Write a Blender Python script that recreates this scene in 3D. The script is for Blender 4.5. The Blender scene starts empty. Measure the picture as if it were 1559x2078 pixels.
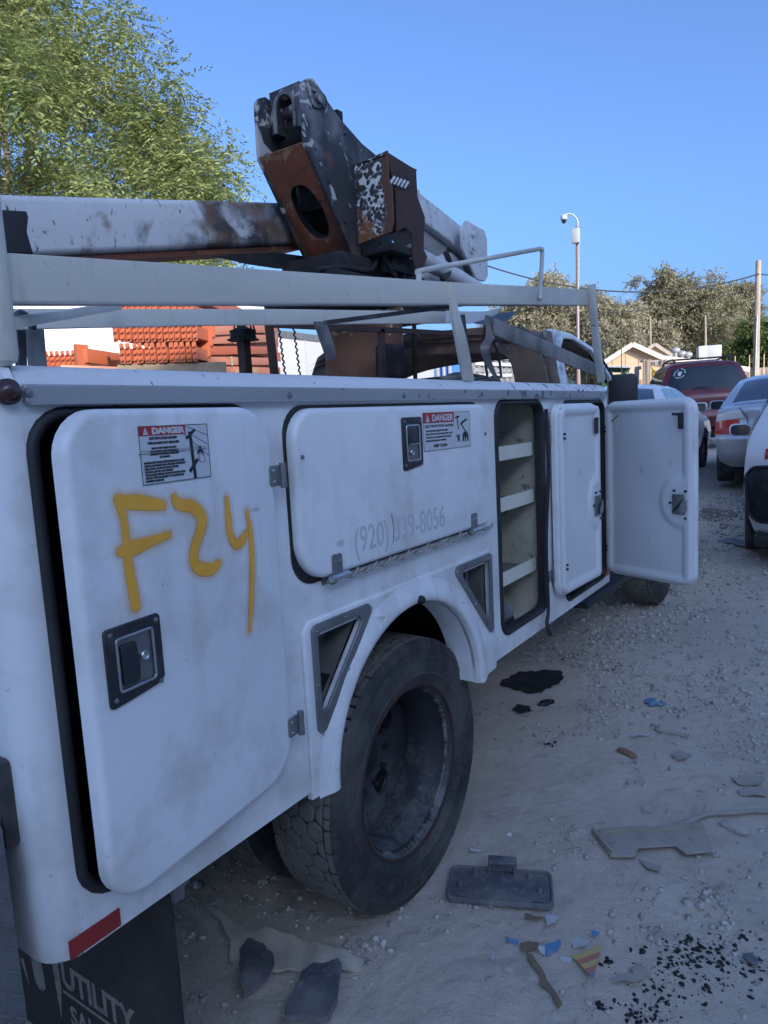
import bpy, bmesh, math, random
import numpy as np
from mathutils import Vector, Matrix
from mathutils.geometry import tessellate_polygon

# ------------------------------------------------------------------ camera, sky, sun, exposure
scene = bpy.context.scene
col = scene.collection
CZ = 1.5
FPX, CXP, CYP = 1437.33, 780.0, 1039.0            # focal length and centre, in photo pixels
ROT = np.array([[0.8243142, 0.02771775, -0.56545364],
                [0.56354821, -0.13550103, 0.8148944],
                [-0.05403251, -0.99038942, -0.12731571]])
cam_d = bpy.data.cameras.new('camera')
cam = bpy.data.objects.new('camera', cam_d)
col.objects.link(cam)
cam_d.sensor_fit = 'VERTICAL'
cam_d.sensor_height = 36.0
cam_d.lens = FPX / 2078.0 * 36.0
cam_d.clip_start = 0.02
cam_d.clip_end = 2000
_m = Matrix.Identity(4)
for i in range(3):
    _m[i][0] = ROT[i, 0]; _m[i][1] = -ROT[i, 1]; _m[i][2] = -ROT[i, 2]
_m[2][3] = CZ
cam.matrix_world = _m
scene.camera = cam

SUN_EL, SUN_AZ = math.radians(21), math.radians(122)      # azimuth clockwise from +Y
world = bpy.data.worlds.new('World')
scene.world = world
world.use_nodes = True
wn = world.node_tree
sky = wn.nodes.new('ShaderNodeTexSky')
sky.sky_type = 'NISHITA'
sky.sun_disc = False
sky.sun_elevation = SUN_EL
sky.sun_rotation = SUN_AZ
sky.altitude = 300
sky.air_density = 0.9
sky.dust_density = 6.0
sky.ozone_density = 10.0
bg = wn.nodes['Background']
bg.inputs['Strength'].default_value = 0.15
hs = wn.nodes.new('ShaderNodeHueSaturation')          # camera's rendering of the whole sky
hs.inputs['Saturation'].default_value = 0.92
hs.inputs['Hue'].default_value = 0.499
hs.inputs['Value'].default_value = 1.0
wn.links.new(sky.outputs[0], hs.inputs['Color'])
wn.links.new(hs.outputs[0], bg.inputs[0])
sun_d = bpy.data.lights.new('sun', 'SUN')
sun_d.energy = 2.6
sun_d.angle = math.radians(0.53)
sun_d.color = (1.0, 0.91, 0.79)
sun = bpy.data.objects.new('sun', sun_d)
col.objects.link(sun)
_sd = Vector((math.sin(SUN_AZ) * math.cos(SUN_EL), math.cos(SUN_AZ) * math.cos(SUN_EL), math.sin(SUN_EL)))
sun.rotation_euler = _sd.to_track_quat('Z', 'Y').to_euler()
sun.location = (20, -15, 30)
vs = scene.view_settings
vs.view_transform = 'Standard'
vs.look = 'None'
vs.exposure = 1.2
vs.gamma = 1.0
vs.use_curve_mapping = False

# ------------------------------------------------------------------ measuring helpers (photo pixel -> point on a real plane)
def ray(px, py):
    return ROT @ np.array([px - CXP, py - CYP, FPX])
def at_x(px, py, X):
    r = ray(px, py); t = X / r[0]
    return Vector((X, t * r[1], CZ + t * r[2]))
def at_y(px, py, Y):
    r = ray(px, py); t = Y / r[1]
    return Vector((t * r[0], Y, CZ + t * r[2]))
def at_z(px, py, Z=0.0):
    r = ray(px, py); t = (Z - CZ) / r[2]
    return Vector((t * r[0], t * r[1], Z))
def at_d(px, py, d):
    r = ray(px, py); t = d / math.hypot(r[0], r[1])
    return Vector((t * r[0], t * r[1], CZ + t * r[2]))
def yz(X, *pts):
    return [(lambda v: (v.y, v.z))(at_x(a, b, X)) for a, b in pts]

rng = np.random.default_rng(7)
random.seed(7)

# ------------------------------------------------------------------ materials
def N(nt, t, **kw):
    n = nt.nodes.new(t)
    for k, v in kw.items():
        setattr(n, k, v)
    return n

def mat(name, color, rough=0.5, metal=0.0, layers=(), bump=None, rvar=0.0, coat=0.0, spec=0.5, coords='obj', alpha=None, emit=None, trans=0.0):
    """Principled material: base colour with a stack of noise-masked colour layers, bump and roughness variation."""
    m = bpy.data.materials.new(name)
    m.use_nodes = True
    nt = m.node_tree
    b = nt.nodes['Principled BSDF']
    L = nt.links
    b.inputs['Roughness'].default_value = rough
    b.inputs['Metallic'].default_value = metal
    b.inputs['Coat Weight'].default_value = coat
    b.inputs['Specular IOR Level'].default_value = spec
    b.inputs['Transmission Weight'].default_value = trans
    tc = N(nt, 'ShaderNodeTexCoord')
    geo = N(nt, 'ShaderNodeNewGeometry')
    src = tc.outputs['Object'] if coords == 'obj' else geo.outputs['Position']
    rgb = N(nt, 'ShaderNodeRGB')
    rgb.outputs[0].default_value = (*color, 1)
    cur = rgb.outputs[0]
    rcur = None
    for ly in layers:
        mp = N(nt, 'ShaderNodeMapping')
        mp.inputs['Scale'].default_value = ly.get('stretch', (1, 1, 1))
        mp.inputs['Location'].default_value = ly.get('off', (0, 0, 0))
        L.new(src, mp.inputs['Vector'])
        kind = ly.get('kind', 'noise')
        if kind == 'voronoi':
            tx = N(nt, 'ShaderNodeTexVoronoi', feature=ly.get('feature', 'F1'))
            tx.inputs['Scale'].default_value = ly['scale']
            L.new(mp.outputs[0], tx.inputs['Vector'])
            out = tx.outputs['Distance']
        elif kind == 'attr':
            tx = N(nt, 'ShaderNodeAttribute', attribute_name=ly['attr'])
            out = tx.outputs['Fac']
        else:
            tx = N(nt, 'ShaderNodeTexNoise')
            tx.inputs['Scale'].default_value = ly.get('scale', 5)
            tx.inputs['Detail'].default_value = ly.get('detail', 6)
            tx.inputs['Roughness'].default_value = ly.get('nrough', 0.6)
            tx.inputs['Distortion'].default_value = ly.get('dist', 0.0)
            L.new(mp.outputs[0], tx.inputs['Vector'])
            out = tx.outputs[0]
        g = ly.get('grad')
        if g:       # real wear with a place of its own: (axis, from, to, weight) in world metres
            sp = N(nt, 'ShaderNodeSeparateXYZ')
            L.new(geo.outputs['Position'], sp.inputs[0])
            mr = N(nt, 'ShaderNodeMapRange', clamp=True)
            mr.inputs['From Min'].default_value = g[1]
            mr.inputs['From Max'].default_value = g[2]
            mr.inputs['To Min'].default_value = -g[3]
            mr.inputs['To Max'].default_value = g[3] if len(g) < 5 else g[4]
            L.new(sp.outputs[g[0]], mr.inputs['Value'])
            ad = N(nt, 'ShaderNodeMath', operation='ADD')
            L.new(out, ad.inputs[0]); L.new(mr.outputs[0], ad.inputs[1])
            out = ad.outputs[0]
        mr = N(nt, 'ShaderNodeMapRange', clamp=True)
        mr.inputs['From Min'].default_value = ly['lo']
        mr.inputs['From Max'].default_value = ly['hi']
        mr.inputs['To Max'].default_value = ly.get('amt', 1.0)
        L.new(out, mr.inputs['Value'])
        mx = N(nt, 'ShaderNodeMix', data_type='RGBA')
        L.new(mr.outputs[0], mx.inputs['Factor'])
        L.new(cur, mx.inputs[6])
        mx.inputs[7].default_value = (*ly['col'], 1)
        cur = mx.outputs[2]
        if 'rough' in ly:
            mr2 = N(nt, 'ShaderNodeMix', data_type='FLOAT')
            L.new(mr.outputs[0], mr2.inputs['Factor'])
            if rcur is None:
                mr2.inputs[2].default_value = rough
            else:
                L.new(rcur, mr2.inputs[2])
            mr2.inputs[3].default_value = ly['rough']
            rcur = mr2.outputs[0]
    L.new(cur, b.inputs['Base Color'])
    if rcur is not None:
        L.new(rcur, b.inputs['Roughness'])
    elif rvar:
        nz = N(nt, 'ShaderNodeTexNoise'); nz.inputs['Scale'].default_value = 9; nz.inputs['Detail'].default_value = 5
        L.new(src, nz.inputs['Vector'])
        mr = N(nt, 'ShaderNodeMapRange'); mr.inputs['From Min'].default_value = .3; mr.inputs['From Max'].default_value = .7
        mr.inputs['To Min'].default_value = rough - rvar; mr.inputs['To Max'].default_value = rough + rvar
        L.new(nz.outputs[0], mr.inputs['Value']); L.new(mr.outputs[0], b.inputs['Roughness'])
    if bump:
        prev = None
        for (sc, st, ds) in bump:
            nz = N(nt, 'ShaderNodeTexNoise'); nz.inputs['Scale'].default_value = sc; nz.inputs['Detail'].default_value = 5
            L.new(src, nz.inputs['Vector'])
            bp = N(nt, 'ShaderNodeBump'); bp.inputs['Strength'].default_value = st; bp.inputs['Distance'].default_value = ds
            L.new(nz.outputs[0], bp.inputs['Height'])
            if prev is not None:
                L.new(prev, bp.inputs['Normal'])
            prev = bp.outputs[0]
        L.new(prev, b.inputs['Normal'])
    if alpha:      # paint whose coverage thins out at its edge (vertex attribute)
        at = N(nt, 'ShaderNodeAttribute', attribute_name=alpha)
        nz = N(nt, 'ShaderNodeTexNoise'); nz.inputs['Scale'].default_value = 900
        L.new(src, nz.inputs['Vector'])
        ad = N(nt, 'ShaderNodeMath', operation='MULTIPLY_ADD')
        L.new(nz.outputs[0], ad.inputs[0]); ad.inputs[1].default_value = 0.3
        L.new(at.outputs['Fac'], ad.inputs[2])
        sb = N(nt, 'ShaderNodeMath', operation='SUBTRACT', use_clamp=True)
        L.new(ad.outputs[0], sb.inputs[0]); sb.inputs[1].default_value = 0.15
        L.new(sb.outputs[0], b.inputs['Alpha'])
    if emit:
        b.inputs['Emission Color'].default_value = (*emit, 1)
        b.inputs['Emission Strength'].default_value = 1.0
    return m

def leaf_mat(name, c1, c2, trans=0.25):
    m = bpy.data.materials.new(name); m.use_nodes = True
    nt = m.node_tree; L = nt.links
    nt.nodes.remove(nt.nodes['Principled BSDF'])
    out = nt.nodes['Material Output']
    at = N(nt, 'ShaderNodeAttribute', attribute_name='tint')
    mx = N(nt, 'ShaderNodeMix', data_type='RGBA')
    mx.inputs[6].default_value = (*c1, 1); mx.inputs[7].default_value = (*c2, 1)
    L.new(at.outputs['Fac'], mx.inputs['Factor'])
    d = N(nt, 'ShaderNodeBsdfDiffuse'); t = N(nt, 'ShaderNodeBsdfTranslucent')
    L.new(mx.outputs[2], d.inputs[0]); L.new(mx.outputs[2], t.inputs[0])
    ms = N(nt, 'ShaderNodeMixShader'); ms.inputs[0].default_value = trans
    L.new(d.outputs[0], ms.inputs[1]); L.new(t.outputs[0], ms.inputs[2])
    L.new(ms.outputs[0], out.inputs[0])
    return m

M = {}
STREAK = (1, 1, 0.12)
M['white'] = mat('white_paint', (.82, .825, .83), .38, coat=.15, rvar=.1, spec=.4, layers=[
    dict(scale=2.2, lo=.42, hi=.75, col=(.60, .60, .585), amt=.5),
    dict(scale=14, lo=.57, hi=.78, col=(.46, .44, .40), amt=.32, stretch=STREAK),
    dict(scale=5, lo=.57, hi=.78, col=(.56, .545, .52), amt=.42, detail=9, nrough=.7),
    dict(scale=60, lo=.71, hi=.76, col=(.16, .14, .12), amt=.45, detail=3),
    dict(scale=24, lo=.72, hi=.75, col=(.30, .29, .28), amt=.45, stretch=(1, .25, 1), detail=2),
    dict(scale=7, lo=.55, hi=.8, col=(.42, .37, .30), amt=.45, detail=8, grad=(2, 1.0, .62, -.05, .14)),
], bump=[(3, .07, .02), (11, .03, .008)])
M['white_soot'] = mat('sooty_white_paint', (.74, .745, .75), .4, layers=[
    dict(scale=3, lo=.45, hi=.75, col=(.58, .58, .57), amt=.5),
    dict(scale=30, lo=.55, hi=.65, col=(.07, .07, .075), amt=.9, stretch=(1, 1, .25), grad=(1, 1.9, 2.4, .12, .0)),
    dict(scale=45, lo=.66, hi=.71, col=(.05, .05, .05), amt=.85),
])
M['door_inner'] = mat('door_inner_paint', (.74, .75, .76), .45, layers=[
    dict(scale=3, lo=.4, hi=.75, col=(.62, .62, .62), amt=.6),
    dict(scale=40, lo=.68, hi=.73, col=(.12, .12, .12), amt=.8, stretch=(1, 1, .3)),
    dict(scale=12, lo=.6, hi=.8, col=(.40, .37, .32), amt=.35, stretch=STREAK),
], bump=[(4, .05, .02)])
M['cream'] = mat('cream_compartment_paint', (.58, .55, .44), .55, layers=[
    dict(scale=3, lo=.45, hi=.75, col=(.40, .37, .29), amt=.6),
    dict(scale=22, lo=.60, hi=.66, col=(.10, .09, .08), amt=.7, stretch=(1, .35, 1)),
    dict(scale=9, lo=.55, hi=.75, col=(.30, .25, .18), amt=.5, grad=(2, 1.0, .7, .0, .15)),
], bump=[(8, .08, .01)])
M['cream_edge'] = mat('cream_shelf_lip_paint', (.72, .69, .57), .5, layers=[
    dict(scale=5, lo=.45, hi=.8, col=(.55, .52, .42), amt=.5),
    dict(scale=50, lo=.66, hi=.7, col=(.15, .13, .1), amt=.7)])
M['rubber'] = mat('black_rubber', (.018, .018, .02), .6, layers=[
    dict(scale=6, lo=.5, hi=.8, col=(.06, .06, .06), amt=.6)], bump=[(60, .1, .004)])
M['tyre'] = mat('dusty_tyre_rubber', (.030, .030, .032), .75, layers=[
    dict(scale=4, lo=.42, hi=.68, col=(.12, .112, .10), amt=.85, detail=8),
    dict(scale=26, lo=.52, hi=.75, col=(.14, .13, .115), amt=.5, detail=8)], bump=[(70, .25, .004)])
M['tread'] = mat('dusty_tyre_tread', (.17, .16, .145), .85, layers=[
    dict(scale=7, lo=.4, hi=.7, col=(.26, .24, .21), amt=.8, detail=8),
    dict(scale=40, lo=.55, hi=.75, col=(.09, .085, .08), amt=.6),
    dict(kind='attr', attr='groove', lo=.25, hi=.8, col=(.018, .018, .018))], bump=[(90, .3, .004)])  # groove mask paints the shade between tread blocks into the rubber colour
M['rim'] = mat('black_steel_rim', (.04, .042, .05), .5, layers=[
    dict(scale=10, lo=.48, hi=.72, col=(.075, .075, .08), amt=.6, detail=9),
    dict(scale=16, lo=.50, hi=.75, col=(.24, .23, .215), amt=.7, detail=10, nrough=.75, grad=(2, .5, .15, .12))], bump=[(50, .2, .004)])
M['alu'] = mat('weathered_aluminium', (.68, .64, .55), .5, .15, layers=[
    dict(scale=4, lo=.4, hi=.7, col=(.56, .53, .46), amt=.6, stretch=(1, .15, 1)),
    dict(scale=3, lo=.45, hi=.75, col=(.36, .355, .35), amt=.75, stretch=(1, .4, 1), grad=(1, 1.2, 3.0, .12)),
    dict(scale=24, lo=.60, hi=.75, col=(.34, .33, .31), amt=.5, stretch=(1, 1, .2)),
    dict(scale=55, lo=.68, hi=.73, col=(.1, .1, .1), amt=.5)], bump=[(6, .05, .01)])
M['alu_trim'] = mat('scuffed_aluminium_trim', (.40, .405, .41), .45, .4, layers=[
    dict(scale=6, lo=.4, hi=.7, col=(.30, .30, .30), amt=.6, stretch=(1, .3, 1)),
    dict(scale=40, lo=.62, hi=.67, col=(.05, .05, .05), amt=.85, stretch=(1, .7, .6), grad=(1, 1.0, 2.4, .06)),
    dict(scale=90, lo=.66, hi=.72, col=(.12, .12, .12), amt=.6)], bump=[(9, .06, .01)])
M['alu_burnt'] = mat('smoke_stained_aluminium', (.30, .28, .26), .5, .3, layers=[
    dict(scale=5, lo=.4, hi=.65, col=(.06, .06, .065), amt=.9, detail=8)], bump=[(8, .1, .01)])
M['galv'] = mat('galvanised_steel', (.24, .245, .25), .42, .6, layers=[
    dict(scale=14, lo=.45, hi=.7, col=(.13, .13, .135), amt=.7)], bump=[(30, .1, .003)])
M['chrome'] = mat('bright_steel', (.55, .56, .58), .25, .9, layers=[dict(scale=30, lo=.5, hi=.75, col=(.2, .2, .2), amt=.5)])
M['blacksteel'] = mat('dull_black_steel', (.03, .031, .036), .45, .2, layers=[
    dict(scale=20, lo=.5, hi=.72, col=(.10, .10, .105), amt=.6, detail=8)], bump=[(40, .12, .003)])
M['rust'] = mat('burnt_rusty_steel', (.21, .062, .030), .78, layers=[
    dict(scale=3.0, lo=.40, hi=.62, col=(.09, .035, .02), amt=.9, detail=8),
    dict(scale=7, lo=.57, hi=.65, col=(.33, .22, .13), amt=.75, detail=9, dist=.6),
    dict(scale=5, lo=.56, hi=.7, col=(.30, .10, .03), amt=.8, detail=7, off=(4, 2, 1)),
    dict(scale=30, lo=.60, hi=.72, col=(.02, .016, .014), amt=.8, detail=8)], bump=[(25, .35, .006)])
M['rust_dark'] = mat('dark_brown_burnt_steel', (.055, .026, .02), .75, layers=[
    dict(scale=6, lo=.45, hi=.7, col=(.025, .018, .017), amt=.8, detail=8),
    dict(scale=12, lo=.62, hi=.74, col=(.12, .055, .03), amt=.7)], bump=[(25, .2, .004)])
M['rust_col'] = mat('peeling_rusty_column', (.17, .075, .04), .8, layers=[
    dict(scale=4, lo=.42, hi=.62, col=(.09, .042, .025), amt=.9, detail=8),
    dict(scale=9, lo=.54, hi=.66, col=(.27, .15, .08), amt=.8, detail=9, stretch=(1, 1, .3)),
    dict(scale=9, lo=.62, hi=.66, col=(.42, .38, .32), amt=.9, detail=9, dist=.5, grad=(2, 1.75, 1.98, .1))], bump=[(30, .3, .006)])
M['char'] = mat('charred_boom_paint', (.026, .028, .033), .6, layers=[
    dict(scale=3.2, lo=.54, hi=.70, col=(.22, .23, .25), amt=.7, detail=8),
    dict(scale=9, lo=.58, hi=.62, col=(.46, .45, .43), amt=.85, detail=9, dist=1.0, grad=(1, 2.75, 2.45, .07)),
    dict(scale=6, lo=.50, hi=.64, col=(.16, .075, .035), amt=.9, detail=8, off=(3, 1, 2), grad=(2, 2.5, 2.2, .10)),
    dict(scale=5, lo=.45, hi=.55, col=(.38, .385, .40), amt=1, grad=(1, 3.0, 3.5, .35))], bump=[(20, .25, .006)])
M['blister'] = mat('blistered_white_and_rust_box', (.60, .60, .58), .65, layers=[
    dict(kind='voronoi', scale=46, lo=.52, hi=.42, col=(.03, .026, .026), amt=1),
    dict(scale=22, lo=.47, hi=.53, col=(.028, .024, .024), amt=.95, detail=9, dist=1.2),
    dict(scale=9, lo=.52, hi=.58, col=(.22, .085, .03), amt=.9, detail=8, grad=(2, 2.50, 2.34, .09)),
    dict(scale=9, lo=.5, hi=.55, col=(.10, .04, .022), amt=1, grad=(0, -1.90, -1.82, .18))], bump=[(40, .4, .006)])
M['boom'] = mat('smoke_blackened_white_boom', (.57, .565, .56), .45, layers=[
    dict(scale=4, lo=.45, hi=.75, col=(.44, .44, .44), amt=.6),
    dict(scale=38, lo=.63, hi=.67, col=(.06, .055, .05), amt=.9, stretch=(1, 1, .5)),
    dict(scale=9, lo=.62, hi=.70, col=(.16, .13, .10), amt=.7, stretch=(1, 1, .25), detail=9),
    dict(scale=5, lo=.50, hi=.66, col=(.055, .058, .062), amt=1, detail=8, dist=.8, grad=(1, 1.45, 2.75, .30)),
    dict(scale=5, lo=.50, hi=.62, col=(.26, .26, .27), amt=.85, detail=9, dist=.7, off=(2, 3, 1), grad=(1, 1.8, 2.4, .08)),
    dict(scale=8, lo=.52, hi=.66, col=(.15, .08, .04), amt=.85, detail=8, grad=(1, 1.6, 2.5, .05))], bump=[(10, .12, .006)])
M['steelwhite'] = mat('chalky_white_steel', (.55, .56, .58), .5, layers=[
    dict(scale=5, lo=.45, hi=.7, col=(.38, .39, .41), amt=.8),
    dict(scale=30, lo=.6, hi=.68, col=(.10, .095, .09), amt=.7)], bump=[(12, .1, .005)])
M['soot'] = mat('soot_black', (.012, .012, .013), .85, layers=[
    dict(scale=12, lo=.5, hi=.75, col=(.05, .048, .046), amt=.7, detail=8)], bump=[(18, .5, .02)])
M['cabburnt'] = mat('burnt_cab_steel', (.17, .115, .085), .7, layers=[
    dict(scale=4, lo=.42, hi=.62, col=(.075, .06, .052), amt=.85, detail=8),
    dict(scale=7, lo=.55, hi=.68, col=(.26, .14, .075), amt=.7, detail=8),
    dict(scale=11, lo=.60, hi=.66, col=(.30, .31, .34), amt=.7, detail=9, off=(1, 7, 2))], bump=[(18, .25, .006)])
M['cabwhite'] = mat('scorched_white_cab_paint', (.72, .73, .75), .35, coat=.2, layers=[
    dict(scale=6, lo=.55, hi=.7, col=(.10, .10, .11), amt=.9, detail=8, grad=(1, 4.05, 3.7, .12)),
    dict(scale=5, lo=.5, hi=.7, col=(.08, .08, .085), amt=1, grad=(1, 4.5, 5.2, .2))])
M['red_refl'] = mat('red_reflector', (.30, .012, .014), .35, coat=.5, layers=[dict(scale=12, lo=.45, hi=.8, col=(.2, .02, .02), amt=.6)])
M['orange_refl'] = mat('orange_reflector', (.38, .06, .015), .35, coat=.4)
M['marker'] = mat('dull_red_lens', (.05, .012, .012), .3, coat=.4)
M['ink'] = mat('black_print', (.02, .022, .03), .5)
M['decalwhite'] = mat('decal_white', (.60, .61, .62), .45, layers=[dict(scale=9, lo=.45, hi=.75, col=(.5, .5, .5), amt=.5)])
M['decalclear'] = mat('decal_grey_white', (.60, .615, .64), .45, layers=[dict(scale=9, lo=.45, hi=.75, col=(.54, .55, .57), amt=.5)])
M['decalred'] = mat('decal_red', (.42, .028, .035), .45, layers=[dict(scale=40, lo=.62, hi=.72, col=(.5, .3, .3), amt=.6)])
M['ghost'] = mat('faded_lettering', (.52, .53, .56), .45, layers=[dict(scale=25, lo=.4, hi=.65, col=(.66, .67, .69), amt=.55)])
M['spray'] = mat('orange_spray_paint', (.95, .46, .05), .55, alpha='cover', layers=[dict(scale=20, lo=.4, hi=.7, col=(.80, .34, .04), amt=.6)])
M['recess'] = mat('grimy_recess', (.19, .18, .165), .8, layers=[dict(scale=9, lo=.45, hi=.7, col=(.07, .065, .06), amt=.8, detail=8)])
M['knucklegrey'] = mat('scaled_grey_steel', (.20, .20, .205), .65, layers=[dict(scale=14, lo=.42, hi=.6, col=(.05, .05, .055), amt=.9, detail=8)], bump=[(25, .3, .005)])
M['flap'] = mat('dusty_mud_flap', (.014, .014, .015), .6, layers=[
    dict(scale=5, lo=.48, hi=.75, col=(.055, .05, .045), amt=.8, detail=8)], bump=[(30, .1, .004)])
M['flapprint'] = mat('worn_cream_print', (.22, .20, .17), .6, layers=[dict(scale=30, lo=.5, hi=.65, col=(.1, .09, .085), amt=.7)])
M['lamp'] = mat('tail_lamp_lens', (.035, .033, .034), .35, coat=.2, layers=[dict(scale=20, lo=.45, hi=.7, col=(.09, .085, .08), amt=.7)])
M['carpet'] = mat('torn_beige_carpet', (.58, .51, .41), .95, layers=[
    dict(scale=8, lo=.45, hi=.7, col=(.42, .36, .28), amt=.7, detail=8)], bump=[(160, .6, .006)])
M['plastic'] = mat('dusty_black_plastic', (.10, .105, .12), .55, layers=[
    dict(scale=7, lo=.42, hi=.7, col=(.26, .245, .225), amt=.85, detail=9),
    dict(scale=45, lo=.55, hi=.7, col=(.34, .31, .28), amt=.6, detail=8)], bump=[(35, .15, .004)])
M['dustmetal'] = mat('dust_covered_sheet_metal', (.38, .335, .285), .8, layers=[
    dict(scale=14, lo=.5, hi=.75, col=(.25, .22, .19), amt=.7, detail=8)], bump=[(60, .2, .003)])
M['stonepale'] = mat('pale_stone', (.50, .46, .41), .9, layers=[
    dict(scale=20, lo=.4, hi=.7, col=(.36, .32, .28), amt=.7)], bump=[(60, .3, .005)])
M['stonebrown'] = mat('brown_stone', (.27, .17, .105), .9, bump=[(60, .3, .005)])
M['dirt'] = mat('dry_dirt', (.59, .505, .405), .95, spec=.15, coords='world', layers=[
    dict(scale=.55, lo=.40, hi=.68, col=(.42, .36, .30), amt=.8, detail=7),
    dict(scale=2.6, lo=.50, hi=.72, col=(.58, .52, .45), amt=.6, detail=8),
    dict(scale=9, lo=.56, hi=.74, col=(.33, .28, .235), amt=.6, detail=8),
    dict(scale=55, lo=.56, hi=.7, col=(.64, .59, .52), amt=.5, detail=6),
    dict(scale=130, lo=.60, hi=.72, col=(.20, .17, .145), amt=.65, detail=4)],
    bump=[(22, .35, .03), (160, .45, .008), (520, .4, .003)])
M['gravel'] = mat('gravel_stones', (.60, .55, .48), .95, spec=.2, coords='world', layers=[
    dict(scale=18, lo=.4, hi=.6, col=(.33, .30, .26), amt=.9), dict(scale=31, lo=.55, hi=.65, col=(.72, .69, .64), amt=.8)], bump=[(150, .3, .004)])
M['coal'] = mat('black_charred_crumbs', (.012, .012, .014), .5, bump=[(120, .4, .004)])
M['damp'] = mat('damp_brown_dirt', (.24, .19, .14), .9, bump=[(60, .5, .01)], spec=.2)
M['oil'] = mat('oil_soaked_dirt', (.022, .018, .015), .55, bump=[(60, .4, .01)], spec=.3)
M['paperwhite'] = mat('torn_white_paper', (.55, .55, .54), .8, layers=[dict(scale=20, lo=.5, hi=.7, col=(.35, .33, .3), amt=.6)])
M['paperblue'] = mat('torn_blue_paper', (.10, .25, .42), .8, layers=[dict(scale=20, lo=.5, hi=.7, col=(.36, .40, .43), amt=.8)])
M['paperyellow'] = mat('yellow_stripe_print', (.55, .42, .16), .75, layers=[dict(scale=30, lo=.5, hi=.7, col=(.4, .33, .2), amt=.6)])
M['paperred'] = mat('red_stripe_print', (.50, .19, .14), .75, layers=[dict(scale=30, lo=.5, hi=.7, col=(.4, .2, .15), amt=.6)])
M['cardboard'] = mat('brown_cardboard', (.22, .16, .10), .85)
M['rag'] = mat('pale_green_rag', (.33, .40, .27), .9, bump=[(40, .4, .01)])
M['orange'] = mat('orange_rack_beam_paint', (.44, .115, .05), .45, layers=[
    dict(scale=2, lo=.45, hi=.7, col=(.40, .13, .065), amt=.6), dict(scale=25, lo=.62, hi=.7, col=(.3, .08, .04), amt=.5)])
M['orange_pale'] = mat('sun_faded_orange_paint', (.50, .20, .12), .5, layers=[
    dict(scale=3, lo=.45, hi=.7, col=(.44, .15, .08), amt=.6)])
M['wood'] = mat('weathered_wood', (.33, .25, .17), .85, layers=[
    dict(scale=6, lo=.4, hi=.65, col=(.20, .15, .10), amt=.8, stretch=(.15, 1, 1), detail=8)], bump=[(20, .3, .006)])
M['trailer'] = mat('white_trailer_skin', (.80, .80, .79), .45, layers=[dict(scale=1.5, lo=.45, hi=.75, col=(.70, .69, .66), amt=.6)])
M['trailergrey'] = mat('grey_trailer_skin', (.42, .425, .43), .5, layers=[dict(scale=1.5, lo=.45, hi=.75, col=(.36, .36, .36), amt=.6)])  # slight shade on this trailer side put into a greyer skin colour
M['silver'] = mat('silver_car_paint', (.50, .52, .56), .22, .45, coat=.7, layers=[dict(scale=3, lo=.45, hi=.8, col=(.42, .43, .45), amt=.4)])
M['silverlow'] = mat('dark_silver_bumper', (.36, .37, .39), .35, .3, coat=.3)  # darker, rougher silver for the bumper
M['carwhite'] = mat('white_car_paint', (.72, .725, .73), .3, coat=.7, layers=[dict(scale=3, lo=.45, hi=.8, col=(.6, .59, .57), amt=.5)])
M['carred'] = mat('dark_red_car_paint', (.12, .012, .016), .3, .1, coat=.6, layers=[dict(scale=3, lo=.45, hi=.8, col=(.09, .014, .017), amt=.5)])
M['cardark'] = mat('black_car_paint', (.015, .016, .018), .25, coat=.6)
M['glass'] = mat('dark_car_glass', (.012, .016, .022), .08, spec=.7, coat=.3)
M['glasspale'] = mat('reflecting_car_glass', (.05, .065, .09), .08, spec=.9, coat=.5)
M['lens_red'] = mat('red_tail_lamp', (.42, .018, .015), .15, coat=.8)
M['lens_white'] = mat('clear_lamp_lens', (.55, .56, .58), .15, coat=.8)
M['blacktrim'] = mat('black_plastic_trim', (.018, .018, .02), .55)
M['tan'] = mat('tan_house_siding', (.52, .37, .24), .8, layers=[dict(scale=2, lo=.4, hi=.7, col=(.46, .33, .21), amt=.6)])
M['roofing'] = mat('pale_shingle_roof', (.38, .33, .27), .9, layers=[dict(scale=3, lo=.4, hi=.7, col=(.29, .25, .21), amt=.7)], bump=[(30, .4, .02)])
M['fascia'] = mat('pale_fascia', (.55, .48, .40), .7)
M['cooler'] = mat('grey_cooler_sheet', (.27, .27, .265), .55)
M['fence'] = mat('brown_fence_board', (.30, .15, .085), .85, layers=[dict(scale=6, lo=.4, hi=.7, col=(.2, .1, .06), amt=.7, stretch=(1, 1, .1))])
M['greenpaint'] = mat('green_painted_steel', (.02, .095, .05), .6)
M['yellow'] = mat('yellow_paint', (.70, .42, .02), .5)
M['grey'] = mat('grey_steel', (.25, .25, .25), .6, layers=[dict(scale=8, lo=.45, hi=.7, col=(.14, .13, .12), amt=.7)])
M['blue'] = mat('blue_container_paint', (.03, .14, .45), .5)
M['polewood'] = mat('weathered_pole', (.34, .28, .22), .9, layers=[dict(scale=6, lo=.4, hi=.65, col=(.2, .16, .13), amt=.8, stretch=(1, 1, .1))])
M['polebrown'] = mat('brown_painted_pole', (.26, .15, .12), .6)
M['camwhite'] = mat('pale_grey_housing', (.36, .37, .38), .45)
M['wire'] = mat('black_cable', (.02, .02, .02), .6)
M['cable_grn'] = mat('dull_green_cable', (.10, .11, .085), .6)
M['rope'] = mat('grey_twisted_rope', (.33, .31, .28), .9)
M['bark'] = mat('tree_bark', (.16, .12, .09), .95, bump=[(12, .6, .03)])
M['wallbounce'] = mat('bounce_white', (.78, .78, .78), .9)  # unseen wall kept white to bounce light onto the truck
M['leaf_l'] = leaf_mat('tree_leaves_fresh', (.15, .20, .06), (.42, .44, .19), .35)
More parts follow.
